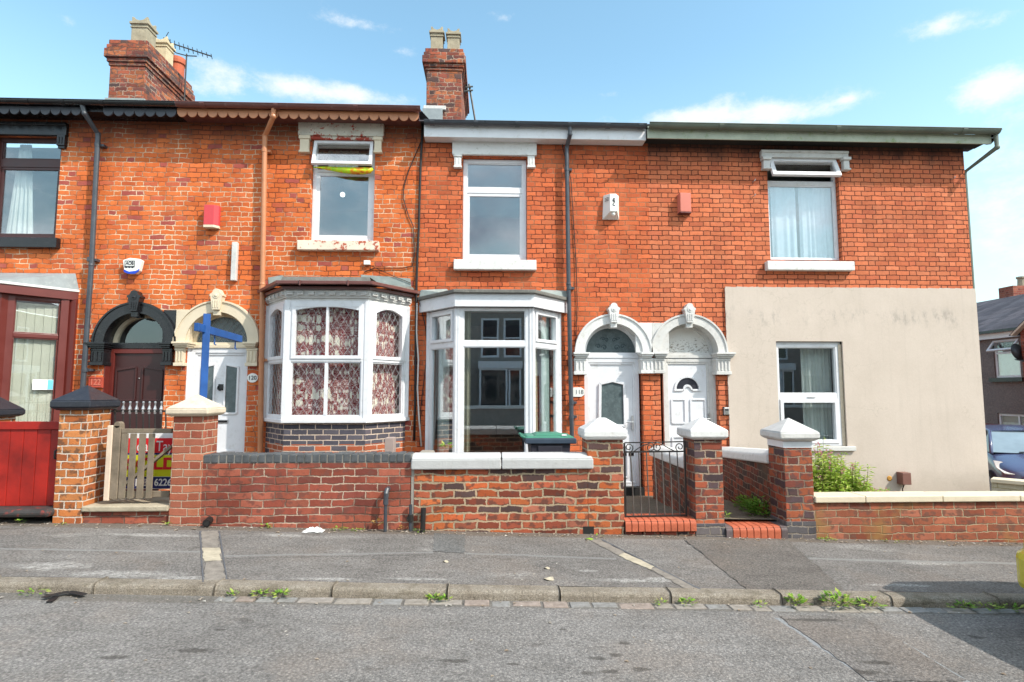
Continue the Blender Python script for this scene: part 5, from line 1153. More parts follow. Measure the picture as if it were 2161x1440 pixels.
PX={'p116L':(P(1466,1000,YW)[0],P(1526,1000,YW)[0]),'p116R':(P(1656,1000,YW)[0],P(1716,1000,YW)[0]),'p118':(P(1240,1000,YW)[0],P(1316,1000,YW)[0]),'p120':(P(362,960,YW)[0],P(428,960,YW)[0]),'p122':(P(120,950,YW)[0],P(180,950,YW)[0])}
# wall 120 with blue brick-on-edge coping
xa,xb=PX['p120'][1]+.001,P(868,1000,YW)[0]; zc0,zc1=zz(978,650),zz(959,650)
o=empty('garden_wall',((xa+xb)/2,YW+.1,zg(-1.8,YW)),'plum red brick garden wall with a blue brick-on-edge coping','garden wall','low garden walls along the pavement')
sub('wall_body',m_brick_wall120,o,lambda m:m.box(xa,xb,YW+.012,YW+.225,-.45,zc0))
def cop(m):
    n=round((xb-xa)/.077); w=(xb-xa)/n
    for i in range(n): m.box(xa+w*i+.005,xa+w*(i+1)-.005,YW+.004+random.uniform(-.004,.004),YW+.232,zc0+.006,zc1+random.uniform(-.005,.005))
sub('coping',m_bluebrick,o,cop,.008); sub('coping_mortar',m_conc,o,lambda m:m.box(xa,xb,YW+.014,YW+.226,zc0+.0005,zc1-.012))
# wall 118 with two white copings
xa,xb=P(868,1000,YW)[0]+.03,PX['p118'][0]-.001; zc0,zc1=zz(990,1050),zz(968,1050)
o=empty('garden_wall',((xa+xb)/2,YW+.1,zg(0,YW)),'multicoloured reclaimed brick garden wall with two thick white coping stones','garden wall','low garden walls along the pavement')
sub('wall_body',m_brick_wall118,o,lambda m:m.box(xa,xb,YW,YW+.23,-.45,zc0))
xm=P(1058,975,YW)[0]
for a,b in ((P(868,975,YW)[0]+.004,xm-.004),(xm+.004,P(1251,975,YW)[0])):
    def cs(m): m.box(a,b,YW-.045,YW+.27,zc0+.001,zc1); m.taper(a,b,YW-.045,YW+.27,zc1+.0005,a+.0,b-(.03 if b>0.5 else 0),YW+.05,YW+.18,zc1+.045)
    sub('coping_stone',m_coping,o,cs,.012)
sub('mortar_joint',m_conc,o,lambda m:m.box(P(868,1000,YW)[0]+.001,xa-.0005,YW+.004,YW+.2,-.4,zc0+.1))
# drain hole in the wall base
p=px(1241,1122,YW); tag(sub('drain_hole',m_dark,None,lambda m:m.box(p[0]-.05,p[0]+.06,YW-.003,YW+.001,p[2]-.04,p[2]+.05)),'dark missing-brick drain hole low in the reclaimed brick wall','drain hole')
# low wall 116
xa,xb=PX['p116R'][1]+.001,8.3; zc0,zc1=zz(1060,1900),zz(1047,1900)
o=empty('garden_wall',(5.5,YW+.1,zg(5.5,YW)),'low mossy brick garden wall with a thin cream coping in front of the rendered house','garden wall','low garden walls along the pavement')
sub('wall_body',m_brick_low116,o,lambda m:m.box(xa,xb,YW+.01,YW+.225,-.7,zc0))
def cs(m):
    x=xa; 
    for L in (.53,.82,.83,.72,.75,.8,.8,.8):
        if x>=xb: break
        b=min(xb,x+L); m.box(x+.003,b-.003,YW-.02,YW+.255,zc0+.001,zc1+random.uniform(-.004,.004)); x=b
sub('coping',m_cream,o,cs,.008)
# skewed party walls between the paths
def pathwall(xn,xf,yn,yf,zn,zf,label,matw=m_brick_path,th=.22):
    o=empty('path_wall',((xn+xf)/2+th/2,(yn+yf)/2,zg(xn,YW)),label,'path wall','dividing walls beside the paths')
    def bd(m): m.add([(xn,yn,-.6),(xn+th,yn,-.6),(xf+th,yf,-.6),(xf,yf,-.6),(xn,yn,zn),(xn+th,yn,zn),(xf+th,yf,zf),(xf,yf,zf)],[(0,3,2,1),(4,5,6,7),(0,1,5,4),(1,2,6,5),(2,3,7,6),(3,0,4,7)])
    sub('wall_body',matw,o,bd)
    e=.05
    def cp_(m): 
        m.add([(xn-e,yn,zn+.001),(xn+th+e,yn,zn+.001),(xf+th+e,yf,zf+.001),(xf-e,yf,zf+.001),(xn-e,yn,zn+.10),(xn+th+e,yn,zn+.10),(xf+th+e,yf,zf+.1),(xf-e,yf,zf+.1),(xn+.04,yn,zn+.15),(xn+th-.04,yn,zn+.15),(xf+th-.04,yf,zf+.15),(xf+.04,yf,zf+.15)],
              [(0,1,5,4),(1,2,6,5),(2,3,7,6),(3,0,4,7),(4,5,9,8),(5,6,10,9),(6,7,11,10),(7,4,8,11),(8,9,10,11),(0,3,2,1)])
    sub('coping',m_whitestone,o,cp_,.02); return o
pathwall(2.15,2.44,-2.70,-.30,P(1440,975,-2.2)[1]-.02,P(1370,962,-.3)[1],'dark brick dividing wall with a rounded white coping behind the iron gate')
pathwall(PX['p116R'][0]+.03,3.5,-2.70,-.14,P(1620,977,-2.6)[1],P(1530,962,-.2)[1]-.02,'dirty brick dividing wall with a white coping beside the weedy path')
# party wall lump between gardens 120 / 118
tag(sub('concrete_block',m_conc,None,lambda m:m.taper(-1.02,-.80,-2.2,-.3,-.4,-1.0,-.80,-2.1,-.35,.60),.02),'rough grey concrete block between the two bays','concrete block')
x0,x1,z0,z1=Rc(813,924,832,955,-.75); tag(sub('meter_cover',m_pinkboard,None,lambda m:m.box(x0,x1,-.8,-.6,-.1,z1),.006),'pale pinkish board standing in front of the leaded bay brick base','board')
# steps
def bull(name,xa,xb,n,yf,z0,z1,label,ends=None):
    o=empty(name,((xa+xb)/2,yf,z0-.1),label,'doorstep','bullnosed red brick gate steps')
    def br(m,rng):
        w=(xb-xa)/n
        for i in rng:
            r=.045; pr=[(yf,z0),(yf,z1-r)]+[(yf+r-r*math.cos(R_(a)),z1-r+r*math.sin(R_(a))) for a in (15,30,45,60,75,90)]+[(yf+.33,z1),(yf+.33,z0)]
            m.prism(pr,xa+w*i+.003,xa+w*(i+1)-.003,'x')
    rng=list(range(n)); 
    if ends: rng=rng[1:-1]; [sub('end_brick',m_brick_endplum,o,lambda m:br(m,[k]),.004) for k in (0,n-1)]
    sub('tread',m_bull,o,lambda m:br(m,rng),.004); sub('joint',m_dark,o,lambda m:m.box(xa+.002,xb-.002,yf+.012,yf+.325,z0+.001,z1-.012))
    return o
o=bull('brick_step',PX['p118'][1]+.002,PX['p116L'][0]-.002,11,YW-.03,zz(1121,1390),zz(1099,1390)+.01,'red bullnosed brick step under the iron gate')
def base(m):
    a,b=PX['p118'][1]+.003,PX['p116L'][0]-.003; w=(b-a)/4
    for i in range(4): m.box(a+w*i+.006,a+w*(i+1)-.006,YW+.0,YW+.2,-.2,zz(1122,1390)-.002)
sub('base_brick',m_brick_pier116,o,base,.008)
bull('brick_step',PX['p116L'][1]+.002,PX['p116R'][0]-.002,9,YW-.03,zz(1138,1590),zz(1112,1590)+.005,'red bullnosed brick step with dark end bricks at the weedy path',True)
x0,x1=PX['p122'][1]-.0,PX['p120'][0]; z1=zz(1068,270); z0=zz(1080,270)
o=tag(sub('stone_step',m_step,None,lambda m:m.box(x0+.002,x1-.002,YW-.015,YW+.6,z0,z1),.012),'worn sandstone step under the wooden picket gate','doorstep'); sub('riser',m_brick_wall120,o,lambda m:m.box(x0+.002,x1-.002,YW+.03,YW+.5,-.3,z0-.001))
# red boarded gate
x1=PX['p122'][0]-.01; x0=x1-1.05; z1=zz(890,60,-2.95); z0=zz(1068,60,-2.95)
o=empty('boarded_gate',((x0+x1)/2,-2.93,z0),'solid red stained boarded gate at the left edge','gate')
def bds(m):
    n=8; w=(x1-x0)/n
    for i in range(n): m.box(x0+w*i+.002,x0+w*(i+1)-.002,-2.95,-2.925,z0,z1-.08)
sub('boards',m_redboard,o,bds,.004); sub('top_rail',m_redboard,o,lambda m:m.box(x0,x1,-2.965,-2.92,z1-.079,z1),.004); sub('bottom_rail',m_dark,o,lambda m:m.box(x0,x1,-2.94,-2.9,z0-.05,z0-.001))
sub('latch',m_blackmetal,o,lambda m:m.tube([(x1-.03,-2.955,z1-.27),(x1-.05,-2.99,z1-.29),(x1-.05,-2.99,z1-.36),(x1-.03,-2.955,z1-.38)],.01,6))
p=zz(1075,60,YW-.06); q=zz(1092,60,YW-.06)
tag(sub('stone_threshold',m_blackstone,None,lambda m:m.box(x0-.2,PX['p122'][0]+.02,YW-.09,YW+.35,q,p),.03),'black stone threshold with flaking red paint below the red gate','threshold')
# wooden post and picket gate
Yg=-2.95
def gx(a,y=960): return P(a,y,Yg)[0]
def gz(b,a=300): return P(a,b,Yg)[1]
tag(sub('gate_post',m_postwood,None,lambda m:m.box(gx(227),gx(238),Yg-.03,Yg+.04,gz(1056),gz(898)),.006),'pale narrow wooden post fixed to the mottled pier','post')
o=empty('picket_gate',(gx(300),Yg,gz(1052)),'weathered grey wooden picket gate between the mottled and pinkish piers','gate')
sub('stile',m_wood,o,lambda m:(m.box(gx(238.5),gx(254),Yg-.02,Yg+.05,gz(1053),gz(898)),m.tube([(gx(246),Yg-.02,gz(897)),(gx(246),Yg+.05,gz(897))],.035,10)),.005)
sub('top_rail',m_wood,o,lambda m:m.box(gx(254.5),gx(361),Yg-.012,Yg+.03,gz(914.5),gz(905)),.005)
sub('bottom_rail',m_wood,o,lambda m:m.box(gx(254.5),gx(361),Yg+.002,Yg+.035,gz(1050),gz(1037)),.005)
sub('brace',m_wood,o,lambda m:m.bar((gx(262),Yg+.018,gz(1026)),(gx(361),Yg+.018,gz(942)),.028,.055,(0,1,0)),.004)
for a,b in ((255.5,270),(274,287.5),(293,307),(313,326)):
    sub('picket',m_wood,o,lambda m:m.box(gx(a),gx(b),Yg-.014,Yg+.0,gz(1052),gz(915)),.004)
# iron spear railing behind
Yr=-2.55
o=empty('spear_railing',P(300,905,Yr)[:1]+(Yr,P(300,905,Yr)[1]),'black iron railing with silver spear finials behind the picket gate','railing')
sub('rail',m_blackmetal,o,lambda m:(m.bar(px(232,868,Yr),px(352,868,Yr),.012,.02),m.bar(px(232,1030,Yr),px(352,1030,Yr),.012,.02)))
for a in (243,260,274,288,302,315,327,340,350):
    b=sub('bar',m_blackmetal,o,lambda m:m.tube([px(a,869,Yr),px(a,1032,Yr)],.007,6))
    if a<345:
        c=px(a,868,Yr); sub('finial',m_silver if a>250 else m_blackmetal,b,lambda m:m.lathe([(.012,-.03),(.014,0),(.009,.006),(.02,.02),(.015,.035),(.008,.06),(.0085,.085),(.012,.092),(.009,.105),(.001,.108)],c,8))
# for-sale board
Yb=-2.72
def bx(a,y=970): return P(a,y,Yb)[0]
def bz(b,a=310): return P(a,b,Yb)[1]
o=empty('sale_board',(bx(325),Yb,bz(1032)),'estate agent SOLD board leaning behind the picket gate','sign board')
sub('panel',m_signwhite,o,lambda m:m.box(bx(266),bx(392),Yb,Yb+.012,bz(1032),bz(914)))
sub('red_band',m_signred,o,lambda m:m.box(bx(267),bx(391.5),Yb-.003,Yb-.0003,bz(956),bz(925)))
sub('navy_band',m_navy,o,lambda m:(m.box(bx(267),bx(391.5),Yb-.003,Yb-.0003,bz(959.8),bz(956.2)),m.box(bx(266.5),bx(391.5),Yb-.003,Yb-.0003,bz(1031),bz(1007))))
sub('yellow_band',m_signyel,o,lambda m:m.box(bx(266.5),bx(391.5),Yb-.003,Yb-.0003,bz(1006),bz(961)))
text('lettering','oar Tay',.155,m_signwhite,o,(bx(326),Yb-.0045,bz(943)),width=bx(364)-bx(288))
text('lettering','SOLD',.165,m_signred,o,(bx(322),Yb-.0045,bz(980)),width=bx(376)-bx(269),off=.006)
text('lettering','01782 6226',.10,m_signwhite,o,(bx(321),Yb-.0045,bz(1019)),width=bx(362)-bx(274),off=.002)
# blue post
Yp=-2.6; xp=P(433,750,Yp)[0]
o=empty('sign_post',(xp,Yp,.1),'bright blue estate agent post with a crosspiece, standing behind the pinkish pier','sign post')
def post(m): m.T=Matrix.Translation((xp,Yp,0))@Matrix.Rotation(R_(28),4,'Z'); m.box(-.036,.036,-.036,.036,-.1,P(433,663,Yp)[1])
sub('post',m_blue,o,post,.004)
A=px(414,690,Yp-.22); B=px(508,714.5,-1.5); zA=A[2]; sub('arm',m_blue,o,lambda m:m.bar((A[0]-.0,A[1],zA),(B[0],B[1],zA-.01),.045,.085),.004)
def hk(m):
    for q in ((453,-2.3),(497,-1.62)):
        x=P(q[0],712,q[1])[0]; m.tube([(x,q[1],zA-.04),(x,q[1],zA-.14),(x+.02,q[1],zA-.15)],.008,6)
sub('hook',m_blue,o,hk)
# wheelie bin
yb=-1.62
def bX(a): return P(a,930,yb)[0]
z0=-.1; zr=P(1160,937,yb)[1]; zl=P(1160,925,yb)[1]; zt2=P(1160,914,yb+.2)[1]
o=empty('wheelie_bin',(bX(1160),yb+.28,z0),'black wheelie bin with a green lid standing behind the white coping','bin')
xa,xb=bX(1119),bX(1204)
sub('body',m_binbody,o,lambda m:(m.taper(xa+.06,xb-.05,yb+.06,yb+.52,z0+.05,xa,xb,yb,yb+.58,zr),m.taper(xa+.11,xb-.14,yb-.004,yb+.02,zr-.3,xa+.09,xb-.1,yb-.012,yb+.02,zr-.02)),.015)
sub('rim',m_binrim,o,lambda m:m.box(bX(1108),bX(1216),yb-.035,yb+.60,zr+.001,zl),.012)
sub('lid',m_binlid,o,lambda m:(m.taper(bX(1107),bX(1213),yb-.03,yb+.60,zl+.001,bX(1112),bX(1208),yb+.0,yb+.58,zl+.025),m.taper(bX(1128),bX(1194),yb+.05,yb+.52,zl+.0255,bX(1136),bX(1184),yb+.12,yb+.45,zt2)),.015)
sub('handle',m_binlid,o,lambda m:m.tube([(bX(1109),yb+.05,zl),(bX(1101),yb+.05,zl+.025),(bX(1101),yb+.5,zl+.025),(bX(1109),yb+.5,zl)],.016,8))
sub('sticker',m_signwhite,o,lambda m:m.box(bX(1186),bX(1196),yb-.002,yb+.05,zl+.03,zl+.045))
for s_ in (0,1): sub('wheel',m_rubber,o,lambda m:m.lathe([(.1,-.03),(.1,.03)],(xa+.1,yb+.08+.42*s_,z0+.1),16,'y'))
# iron gate
Yi=-2.93
def ix(a): return P(a,1010,Yi)[0]
def iz(b,a=1380): return P(a,b,Yi)[1]
o=empty('iron_gate',(ix(1380),Yi,iz(1090)),'black wrought iron gate with scrolled top, rusty and slightly bent, between two white-capped piers','gate')
sub('frame',m_blackmetal,o,lambda m:(m.box(ix(1317),ix(1320.5),Yi-.012,Yi+.012,iz(1096),iz(935)),m.box(ix(1445),ix(1448),Yi-.012,Yi+.012,iz(1090),iz(933)),m.bar((ix(1319),Yi,iz(934.5)),(ix(1446),Yi,iz(932.5)),.008,.012),m.bar((ix(1318),Yi,iz(954)),(ix(1446),Yi,iz(953)),.012,.016),m.bar((ix(1318),Yi,iz(1090)),(ix(1446),Yi,iz(1088)),.012,.016)))
for a0,a1 in ((1331,1336),(1349,1352),(1365,1369),(1381,1385),(1398,1401),(1414,1417),(1430,1433)):
    sub('bar',m_rustmetal,o,lambda m:m.tube([(ix(a0),Yi,iz(953)),(ix((a0+a1)/2+random.uniform(-1,1)),Yi,iz(1020)),(ix(a1),Yi,iz(1089))],.0065,6))
def scr(m):
    def spiral(cx,cz,r,a0,turn,k):
        return [(ix(cx)+r*(1-.75*i/k)*math.cos(R_(a0+turn*i/k)),Yi-.004,iz(cz)+r*(1-.75*i/k)*math.sin(R_(a0+turn*i/k))) for i in range(k+1)]
    s_=.0495
    m.tube(spiral(1328,944.5,s_,270,470,18),.0055,5); m.tube(spiral(1436,944,s_,270,-470,18),.0055,5)
    m.tube(spiral(1373,944,s_,80,-470,18),.0055,5); m.tube(spiral(1389,944,s_,100,470,18),.0055,5)
    m.tube([(ix(a),Yi-.004,iz(b)) for a,b in ((1328,954),(1338,953),(1348,946),(1358,940),(1368,937),(1376,934))],.0055,5)
    m.tube([(ix(a),Yi-.004,iz(b)) for a,b in ((1386,934),(1394,936),(1402,940),(1412,946),(1424,952),(1436,954))],.0055,5)
sub('scrollwork',m_blackmetal,o,scr)
# meter box on the render, cable, rusty stain ring
x0,x1,z0,z1=Rc(1889,995,1907,1020); o=tag(sub('meter_box',m_meter,None,lambda m:m.box(x0,x1,-.17,-.03,z0,z1),.008),'small red-brown box on the cream render with a dark cable hanging below','meter box')
sub('cable',m_cable,o,lambda m:m.tube([(x0+.07,-.1,z0),(x0+.05,-.08,z0-.08),(x0+.07,-.06,z0-.15),(x0+.09,-.05,z0-.3)],.008,6))
p=px(1877,1010,-.03); tag(sub('pipe_hole',paint('rust_foam',(.5,.25,.05),.8,.3,None,0,30),None,lambda m:m.lathe([(.03,-.012),(.045,0)],p,10,'y'),.004),'small rusty orange pipe stub left of the red-brown box','pipe stub')
p=px(2000,757,-.03)
# drain and service pipes on the garden walls
o=empty('standpipe',px(814,1116,YW),'black swan-necked standpipe against the plum brick wall','pipe','dark pipes rising from the pavement')
a=P(813,1116,YW-.07)[0]; zb=zz(1118,813); ztp=zz(1032,815)
sub('pipe',m_greypipe,o,lambda m:m.tube([(a,YW-.07,zb),(a,YW-.07,ztp-.12)],.017,10)); sub('neck',m_greypipe,o,lambda m:(m.lathe([(.026,0),(.026,.05)],(a,YW-.07,ztp-.14),12),m.tube([(a,YW-.07,ztp-.12),(a+.003,YW-.075,ztp-.03),(a+.008,YW-.06,ztp),(a+.01,YW+.02,ztp)],.024,10)))
a=P(866,1110,YW-.03)[0]
o=empty('service_pipe',(a,YW-.03,zz(1120,866)),'thin black service pipe in the joint between the two front walls','pipe','dark pipes rising from the pavement'); sub('pipe',m_greypipe,o,lambda m:m.tube([(a,YW-.03,zz(1122,866)),(a,YW-.03,zz(1064,866))],.017,10)); sub('coupling',m_blackmetal,o,lambda m:m.lathe([(.026,0),(.026,.07)],(a,YW-.03,zz(1100,866)),10)); sub('clip',m_blackmetal,o,lambda m:m.box(a-.035,a-.01,YW-.05,YW+.01,zz(1098,866),zz(1090,866)))
a=P(892,1110,YW-.06)[0]; tag(sub('pipe_stub',m_cable,None,lambda m:m.tube([(a,YW-.07,zz(1125,892)),(a+.005,YW-.05,zz(1070,892))],.026,12)),'thick short black pipe leaning against the reclaimed brick wall','pipe','dark pipes rising from the pavement')
p=px(438,1100,YW-.03); o=tag(sub('drain_spout',m_cable,None,lambda m:m.tube([(p[0],YW+.03,p[2]+.005),(p[0]+.012,YW-.08,p[2]-.01)],.036,14)),'black round drain spout poking from the base of the plum wall','drain spout'); sub('mouth',m_dark,o,lambda m:m.lathe([(.001,0),(.028,.001)],(p[0]+.012,YW-.083,p[2]-.01),12,'y'))
# diagonal side wall at the far right (cream render)
def dgw(m):
    A=Vector((XEND+.0,-.35,0)); 
    pts=[(7.72,-.25),(8.05,-.62),(9.6,-2.7)]
    for i in range(2):
        (ax,ay),(bx_,by)=pts[i],pts[i+1]; t=Vector((bx_-ax,by-ay,0)).normalized(); n=Vector((-t.y,t.x,0))*.11
        z=P(2110,1020,-.4)[1]
        m.add([(ax-n.x,ay-n.y,-.8),(bx_-n.x,by-n.y,-.8),(bx_+n.x,by+n.y,-.8),(ax+n.x,ay+n.y,-.8),(ax-n.x,ay-n.y,z),(bx_-n.x,by-n.y,z),(bx_+n.x,by+n.y,z),(ax+n.x,ay+n.y,z)],[(0,1,5,4),(1,2,6,5),(2,3,7,6),(3,0,4,7),(4,5,6,7)])
m_creamblock=brick('cream_painted_blocks',[(.56,.50,.36),(.60,.53,.4),(.5,.44,.32)],(.4,.34,.2),L=.3,H=None,h=.1,j=.012,wob=.006,vary=.2)
o=empty('side_wall',(8,-.4,-.3),'cream painted block wall running off from the corner of the rendered house','garden wall')
sub('wall_body',m_creamblock,o,dgw)
def dgc(m):
    z=P(2110,1020,-.4)[1]; pts=[(7.72,-.25),(8.05,-.62),(9.6,-2.7)]
    for i in range(2):
        (ax,ay),(bx_,by)=pts[i],pts[i+1]; m.bar((ax,ay,z+.03),(bx_,by,z+.03),.29,.055)
sub('coping',m_cream,o,dgc,.006)
# =================================================================== plants
def leafcl(m,c,n,spread,size,h=.08,elong=2.2,flat=.35):
    for i in range(n):
        a=random.uniform(0,6.283); r=spread*math.sqrt(random.random()); l=size*random.uniform(.6,1.25); w=l/elong
        p=Vector((c[0]+r*math.cos(a),c[1]+r*math.sin(a)*.6,c[2]+random.uniform(.002,h)*(1-.5*r/spread)))
        d=Vector((math.cos(a)+random.uniform(-.5,.5),math.sin(a)+random.uniform(-.5,.5),random.uniform(-.1,flat+.4))).normalized()
        s_=d.cross(Vector((random.uniform(-.3,.3),random.uniform(-.3,.3),1))).normalized()*w*.5; up=s_.cross(d)*(l*.12)
        b,tp=p,p+d*l; q1,q2=p+d*l*.45+s_+up,p+d*l*.45-s_+up
        m.add([b,q1,tp,q2],[(0,1,2),(0,2,3)])
def weed(pxx,pyy,Y,n,spread,size,h,label,mat=None,name='weed',cat='weed',group='weeds along the wall and kerb'):
    p=px(pxx,pyy,Y); m=MB(); leafcl(m,(p[0],p[1],p[2]),int(n*.8),spread*.75,size*.66,h*.75); tag(m.build(name,mat or m_leaf,None),label,cat,group)
yk=-4.73
for a,b,Y,n,sp_,sz,h_,lab in [
 (42,1104,YW-.12,26,.05,.04,.05,'small weed below the black stone threshold'),(130,1108,YW-.04,22,.07,.035,.03,'flat weed at the foot of the mottled pier'),(352,1108,YW-.03,18,.04,.05,.06,'tuft at the joint of the stone step and the pinkish pier'),
 (560,1115,YW-.04,26,.07,.05,.06,'leafy weed against the plum wall, left of the white rag'),(716,1119,YW-.04,60,.10,.045,.05,'wide green weed just right of the white rag'),(755,1121,YW-.05,40,.08,.04,.035,'low round weed between rag and standpipe'),
 (884,1122,YW-.08,26,.06,.05,.05,'weed at the foot of the thick black pipe stub'),(1260,1138,YW-.08,36,.1,.05,.05,'yellowish weed and leaf below the drain hole'),(1745,1143,YW-.04,70,.12,.05,.07,'green weed at the foot of the weathered-cap pier'),
 (1880,1146,YW-.03,70,.14,.045,.06,'weed clump against the low mossy wall, below the red-brown box'),(1940,1150,YW-.05,30,.1,.035,.03,'flat weed strip right of the mossy wall clump'),(1990,1150,YW-.03,34,.09,.04,.04,'rightmost small weed on the low mossy wall'),
 (72,1252,yk,40,.13,.05,.04,'weed in the gutter left of the black plastic strip'),(492,1256,yk,26,.05,.05,.04,'tiny gutter weed near the left drain channel'),(548,1256,yk,36,.06,.055,.05,'leftmost of two paired gutter weeds, plum wall side'),(592,1256,yk,46,.07,.06,.05,'rightmost of two paired gutter weeds, plum wall side'),
 (918,1266,yk,44,.06,.065,.05,'bright gutter weed below the reclaimed brick wall'),(942,1266,yk,18,.035,.045,.04,'small sprout just right of the bright gutter weed'),(1395,1274,yk,26,.05,.05,.04,'gutter weed below the red bullnosed step'),(1450,1275,yk,44,.08,.055,.05,'spreading gutter weed below the dark red pier'),
 (1604,1277,yk,24,.06,.045,.03,'flat gutter weed left of the tall clumps'),(1682,1275,yk,70,.08,.07,.09,'left-hand tall gutter clump'),(1768,1275,yk,130,.13,.075,.13,'biggest gutter weed clump with a tall sprig'),(1838,1279,yk,60,.1,.065,.08,'gutter clump right of the biggest one'),
 (2030,1283,yk,60,.13,.055,.05,'shaded gutter weed near the yellow car'),(2075,1284,yk,70,.15,.055,.07,'dark shaded gutter weed right beside the yellow car'),(2130,1286,yk,60,.13,.055,.05,'shaded gutter weed at the photo edge under the yellow car')]:
    weed(a,b,Y,n,sp_,sz,h_,lab)
# weedy path clump
o=empty('path_weeds',px(1600,1090,-2.3),'dark green leafy weed growing along the path wall between the two right piers','weed','weeds along the wall and kerb'); m=MB()
for t in range(16):
    f_=t/15; c_=(3.02-.06*math.sin(t)+.30*f_,-2.62+1.1*f_,zgard(3.1,-2.6+1.1*f_)+.0); leafcl(m,c_,60,.13,.06,.26-.1*f_)
m.build('foliage',m_leafdk,o)
weed(1533,1095,-2.9,30,.06,.05,.12,'pale weed at the corner of the weedy path step'); 
weed(940,945,-2.4,26,.06,.10,.1,'yellow-green seedling in front of the plain bay left cant')
weed(795,1110,YW-.06,22,.05,.09,.09,'dry orange weed left of the standpipe',m_leafdry); weed(848,1116,YW-.05,18,.06,.05,.04,'dry orange leaves between standpipe and service pipe',m_leafdry,'dry_leaves','leaves')
# willowherb bush
cx,cy=P(1775,1040,-1.2)[0],-1.2; zb=zgard(6,-1.2)-.02
o=empty('willowherb_bush',(cx,cy,zb),'tall feathery yellow-green willowherb with pink flowers growing against the render','bush')
stems=MB(); fol=MB(); fl=MB()
for i in range(95):
    f_=random.random(); sx=cx+random.uniform(-.42,.62); hmax=P(1760,925,cy)[1]-zb
    hgt=hmax*max(.25,1.0-.95*abs(sx-(cx-.14))/.75)*random.uniform(.5,1.0); lean=random.uniform(-.16,.16)
    b=Vector((sx,cy+random.uniform(-.3,.35),zb)); tp=b+Vector((lean,random.uniform(-.1,.1),hgt)); stems.tube([b,b.lerp(tp,.5)+Vector((lean*.3,0,0)),tp],[.006,.005,.002],4)
    nl=int(34+hgt*80)
    for k in range(nl):
        t=random.uniform(.12,1); p=b.lerp(tp,t); an=random.uniform(0,6.283); l=random.uniform(.06,.125)*(1.15-.45*t)
        d=Vector((math.cos(an),math.sin(an),random.uniform(-.15,.6))).normalized(); sd=d.cross(Vector((0,0,1))).normalized()*l*.15; dr=Vector((0,0,-l*.25))
        p=p+d*random.uniform(0,.03)
        fol.add([p,p+d*l*.5+sd,p+d*l+dr,p+d*l*.5-sd],[(0,1,2),(0,2,3)])
    if random.random()<.5:
        for k in range(7): 
            q=tp+Vector((random.uniform(-.025,.025),random.uniform(-.025,.025),random.uniform(-.09,.03))); r=.012
            fl.add([q+Vector((-r,0,0)),q+Vector((0,0,r*1.4)),q+Vector((r,0,0)),q+Vector((0,0,-r))],[(0,1,2,3)])
stems.build('stem',m_stalk,o); fol.build('foliage',m_leafbush,o); fl.build('flower',m_flower,o)['kind']='stuff'
# =================================================================== street
YK0,YK1=-4.70,-4.55; YS=-4.81
def PG(a,b,f=zg):
    lo,hi=-8.2,-1.5          # near, far
    for _ in range(50):
        mid=(lo+hi)/2; X,Z=P(a,b,mid)
        if Z>f(X,mid): lo=mid
        else: hi=mid
    return X,mid
xs=[-14+i*.5 for i in range(47)]
m=MB(); m.sheet(xs,[YK1,-4.2,-3.6,-3.0,-2.7],zg); struct(m.build('pavement',m_pave,None))
m=MB(); xr=[-40,-30,-20,-14]+[-13+i for i in range(27)]+[20,30,60]
m.sheet(xr,[-13.2,-11,-9,-7,-6,YK0+.05],zr_); struct(m.build('road',m_road,None))
m=MB(); m.sheet(xr,[-60,-13.2],lambda x,y:zr_(x,-13)+.1); struct(m.build('far_pavement',m_pave,None))
# kerb stones
m=MB(); js=[P(q,1240,-4.62)[0] for q in (-260,-20,212,462,706,945,1180,1410,1640,1868,2090,2330,2560,2800)]
js=[js[0]-.9*k for k in (6,5,4,3,2,1)]+js
for a,b in zip(js[:-1],js[1:]):
    a+=.005;b-=.005; r=.022
    pr=lambda z:[(YK0,z-.25),(YK0+.012,z-r*1.2),(YK0+.02,z-.008),(YK0+.035,z),(YK1-.001,z),(YK1-.001,z-.25)]
    za,zb=zg(a,YK1)+.004+random.uniform(-.006,.006),zg(b,YK1)+.004
    A=[(a,y,z) for y,z in pr(za)]; B=[(b,y,z) for y,z in pr(zb)]; n=len(A)
    m.add(A+B,[(i,(i+1)%n,(i+1)%n+n,i+n) for i in range(n)]+[tuple(range(n)),tuple(range(2*n-1,n-1,-1))])
struct(m.build('kerb',m_kerb,None,.008))
m=MB(); x=-1.9
while x<8:
    w=random.uniform(.13,.27); z=zr_(x,-4.8)+.006+random.uniform(-.004,.004); y0=YS+random.uniform(-.015,.02)
    m.taper(x,x+w-.012,y0,YK0-.008,z-.06,x+.004,x+w-.016,y0+.006,YK0-.012,z); x+=w
struct(m.build('gutter_setts',m_setts,None,.005))
def flat(name,pts,mat,f=zg,dz=.004,kind='structure',jit=.012):
    m=MB(); q0=[PG(a,b,f) for a,b in pts]; q=[]
    for i,A in enumerate(q0):
        B=q0[(i+1)%len(q0)]; L=math.hypot(B[0]-A[0],B[1]-A[1]); k=max(1,int(L/.05))
        for s_ in range(k): q.append((A[0]+(B[0]-A[0])*s_/k+random.uniform(-jit,jit),A[1]+(B[1]-A[1])*s_/k+random.uniform(-jit,jit)))
    m.poly([(x,y,f(x,y)+dz) for x,y in q][::-1]); o=m.build(name,mat,None); return struct(o)
def chan(name,L,R_list,mats):
    """drain channel built of slabs; L / R edges in photo pixels"""
    pass
m_chcream=paint('cream_patch',(.44,.38,.285),.9,.25,(.2,.18,.15),.6,12,.8,.2,90); m_chan=paint('channel_stone',(.24,.21,.18),.9,.3,(.11,.10,.085),.7,14,1,.2,90)
